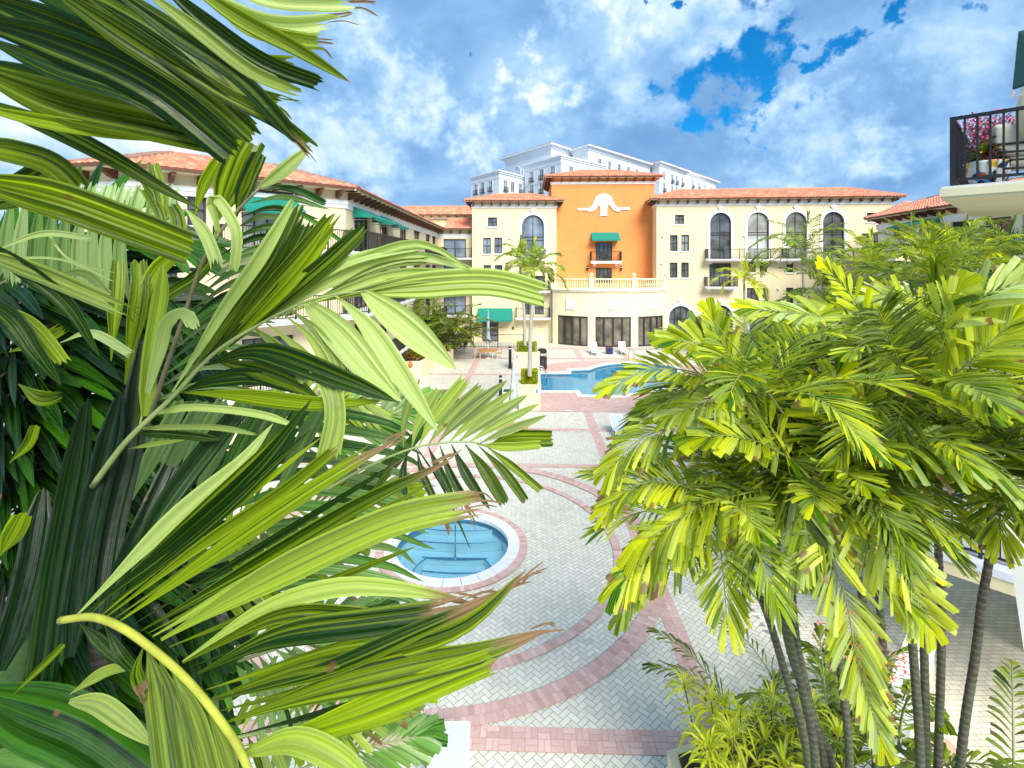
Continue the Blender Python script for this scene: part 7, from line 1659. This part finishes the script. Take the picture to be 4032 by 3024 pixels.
for a in (-.42, .42):
    for b in (-.06, .72): m_ = MB(); m_.tube([(a, b, .3 if b < 0 else .6), (a, b, 0)], .022, 6); m_.build('leg', BLACK, t)
    m_ = MB(); m_.box((a - .03, -.05, .58), (a + .03, .76, .62)); m_.build('armrest', BLACK, t)
# painted pot with croton and bougainvillea in a tall pot
x0, y0 = P2(.52, .42); t = thing('plant_pot', 'colourful hand painted pot with red and yellow croton on the balcony', 'potted plant', (x0, y0, 9.70))
mtp, N_, L_, P_ = new_mat('painted_ceramic'); vo = N_.new('ShaderNodeTexVoronoi'); vo.inputs['Scale'].default_value = 13; tc = N_.new('ShaderNodeTexCoord'); L_.new(tc.outputs['Object'], vo.inputs['Vector']); cr_ = N_.new('ShaderNodeValToRGB'); cr_.color_ramp.interpolation = 'CONSTANT'
e = cr_.color_ramp.elements; e[0].color = (.8, .8, .75, 1); e[1].position = .8; e[1].color = (.02, .03, .08, 1)
for p_, col in ((.30, (.75, .45, .03)), (.45, (.75, .14, .03)), (.55, (.05, .3, .6)), (.66, (.7, .7, .7))): k_ = e.new(p_); k_.color = col + (1,)
sx_ = N_.new('ShaderNodeSeparateColor'); L_.new(vo.outputs['Color'], sx_.inputs[0]); L_.new(sx_.outputs[0], cr_.inputs[0]); L_.new(cr_.outputs[0], P_.inputs['Base Color']); P_.inputs['Roughness'].default_value = .25
mb = MB(); mb.lathe([(.16, 0), (.20, .05), (.27, .2), (.27, .32), (.29, .36), (.25, .37), (.24, .33)], (x0, y0, 9.70), 20); mb.build('pot', mtp, t, smooth=True)
prn.seed(31)
for nm, col, k0 in (('red_leaves', (.22, .02, .025), 40), ('yellow_leaves', (.65, .48, .03), 22), ('green_leaves', (.25, .42, .03), 16)):
    mb = MB()
    for k in range(k0):
        az = prn.uniform(0, 6.28); el = R(prn.uniform(-10, 70)); L2 = prn.uniform(.18, .30); d = Vector((math.cos(az) * math.cos(el), math.sin(az) * math.cos(el), math.sin(el))); b = Vector((x0, y0, 10.05 + prn.uniform(0, .15))) + d * .05
        leaflet(mb, [b, b + d * L2 * .6 + Vector((0, 0, .02)), b + d * L2 - Vector((0, 0, .05))], .075, Vector((-math.sin(az), math.cos(az), 0)), 'oval', 0, .3, .02, (.5, 0, 0), 5, 2)
    mb.build(nm, plain(nm, col, .35, .3, 12), t)
x0, y0 = P2(.55, 1.2); t = thing('bougainvillea', 'pink flowering bougainvillea in a pot behind the balcony railing', 'potted plant', (x0, y0, 9.70))
mb = MB(); mb.lathe([(.14, 0), (.20, .28), (.22, .3), (.18, .31)], (x0, y0, 9.70), 16); mb.build('pot', plain('terracotta_pot', (.5, .18, .08), .8), t)
mb = MB(); fl2 = MB(); gr = MB(); fl3 = MB()
for k in range(26):
    az = prn.uniform(0, 6.28); P = arch_pts((x0, y0, 9.98), az, R(prn.uniform(70, 89)), prn.uniform(.7, 1.0), prn.uniform(.1, .5)); mb.tube(P, [.012, .01, .008, .006, .004, .003], 4)
    for q in range(110):
        c = P[prn.randrange(2, 6)] + Vector((prn.gauss(0, .07), prn.gauss(0, .07), prn.gauss(0, .07))); n1 = Vector((prn.gauss(0, 1), prn.gauss(0, 1), prn.gauss(0, 1))).normalized(); n2 = n1.cross(Vector((prn.gauss(0, 1), 1, prn.gauss(0, 1)))).normalized(); s_ = .026
        (fl2 if prn.random() < .45 else fl3 if prn.random() < .7 else gr).add([c - n1 * s_, c - n2 * s_ * .7, c + n1 * s_, c + n2 * s_ * .7], [(0, 1, 2, 3)])
mb.build('stems', BARK, t); tag(fl2.build('flowers', plain('magenta_bract', (.72, .05, .25), .6, .2, 20), t), kind='stuff'); tag(fl3.build('pale_flowers', plain('pale_pink_bract', (.72, .35, .42), .6, .2, 20), t), kind='stuff'); gr.build('foliage', plain('small_leaf', (.12, .2, .05), .6, .3, 20), t)

# lower terrace of the same building
e0, e1 = Vector((7.0, 10.95)), Vector((11.0, 6.95)); tz = 2.95
tr_ = thing('terrace', 'white floored terrace with black railing below the right palms', 'terrace', (10, 10, 0))
w2 = Vector((1, 1)).normalized()
mb = MB(); mb.prism([tuple(e0), tuple(e1), tuple(e1 + w2 * 5), tuple(e0 + w2 * 5)], tz - .38, tz - .14); mb.build('terrace_edge', CREAM, tr_)
mb = MB(); mb.prism([tuple(e0 - w2 * .03), tuple(e1 - w2 * .03), tuple(e1 + w2 * 5), tuple(e0 + w2 * 5)], tz - .139, tz); mb.build('terrace_floor', plain('white_floor_tile', (.72, .76, .84), .5, .04, 3), tr_)
railing([tuple(e0 + w2 * .25), tuple(e1 + w2 * .25)], tz, 1.1, tr_, gap=.135, post=2.0, bar=.012)
mb = MB(); mb.prism([tuple(e0.lerp(e1, .45) + w2 * 3.0), tuple(e1 + w2 * 3.0), tuple(e1 + w2 * 6), tuple(e0.lerp(e1, .45) + w2 * 6)], 0, 9.3); mb.build('terrace_wall', CREAM_PALE, tr_)
# middle terrace of the same building, seen between the leaves
mb = MB(); mb.prism([tuple(e0 + w2 * 1.6), tuple(e1 + w2 * 1.6), tuple(e1 + w2 * 4.8), tuple(e0 + w2 * 4.8)], 5.85, 6.1); mt2 = mb.build('upper_terrace', CREAM_PALE, tr_)
railing([tuple(e0 + w2 * 1.8), tuple(e1 + w2 * 1.8)], 6.1, 1.05, mt2, gap=.135, post=2.0, bar=.012)
for k, (f, lab) in enumerate(((.40, 'dark slatted chair on the white terrace nearest the trunks'), (.62, 'dark slatted chair on the white terrace by the slanting board'))):
    q = e0.lerp(e1, f) + w2 * 1.1; t = local_thing('terrace_chair', lab, 'chair', (q.x, q.y, tz), R(-45), 'dark terrace chairs'); mb = MB(); mb.box((-.25, -.25, .40), (.25, .25, .44)); mb.build('seat', BLACK, t); mb = MB()
    for z in (.5, .6, .7, .8): mb.box((-.24, .22, z), (.24, .25, z + .05))
    mb.build('backrest', BLACK, t)
    for a, b in ((-1, -1), (1, -1), (-1, 1), (1, 1)): m_ = MB(); m_.tube([(a * .23, b * .23, .4 if b < 0 else .85), (a * .25, b * .25, 0)], .02, 5); m_.build('leg', BLACK, t)
t = thing('folding_table', 'folding table with black crossed legs on the paving below the terrace', 'table', (9.2, 9.6, 0)); q = G(3935, 2330); X, Y = q.x, q.y
mb = MB(); mb.tube([(X - .3, Y, 0), (X + .3, Y, 1.1)], .02, 5); mb.tube([(X + .3, Y, 0), (X - .3, Y, 1.1)], .02, 5); mb.tube([(X - .3, Y + .6, 0), (X + .3, Y + .6, 1.1)], .02, 5); mb.build('legs', BLACK, t); mb = MB(); mb.box((X - .45, Y - .1, 1.1), (X + .45, Y + .7, 1.14)); mb.build('table_top', PLASTIC, t)
a, b = S(3974 / 1.82278, 1974 / 1.82278, 6.8), S(4036 / 1.82278, 2380 / 1.82278, 6.5); mb = MB(); d = (b - a); mb.tube([a - d * .35, b + d * .8], .10, 4); tag(mb.build('leaning_board', WHITE, None), 'white painted board leaning past the terrace corner at the right edge', 'board')
# planter wall running diagonally under the clump
t = thing('planter_wall', 'low diagonal planter wall with white top and cream side under the palm trunks', 'planter', (6.5, 8.8, 0)); a, b = Vector((4.6, 6.85)), Vector((8.1, 10.35)); n_ = Vector((-1, 1)).normalized()
mb = MB(); mb.prism([tuple(a), tuple(b), tuple(b + n_ * .4), tuple(a + n_ * .4)], 0, .85); mb.build('wall', CREAM, t); mb = MB(); k_ = n_ * -.03
mb.prism([tuple(a + k_), tuple(b + k_), tuple(b + n_ * .43), tuple(a + n_ * .43)], .851, .92); mb.build('wall_cap', WHITE, t)
mb = MB(); mb.prism([(2.3, 5.4), (4.5, 5.4), (6.5, 8.5), (5.9, 9.6), (2.3, 8.4)], 0, .5); mb.build('planter_bed', CREAM, t); mb = MB(); mb.prism([(2.45, 5.5), (4.4, 5.5), (6.3, 8.45), (5.8, 9.45), (2.45, 8.3)], .501, .54); mb.build('soil', plain('planter_soil', (.06, .045, .03), .95, .3, 8), t)
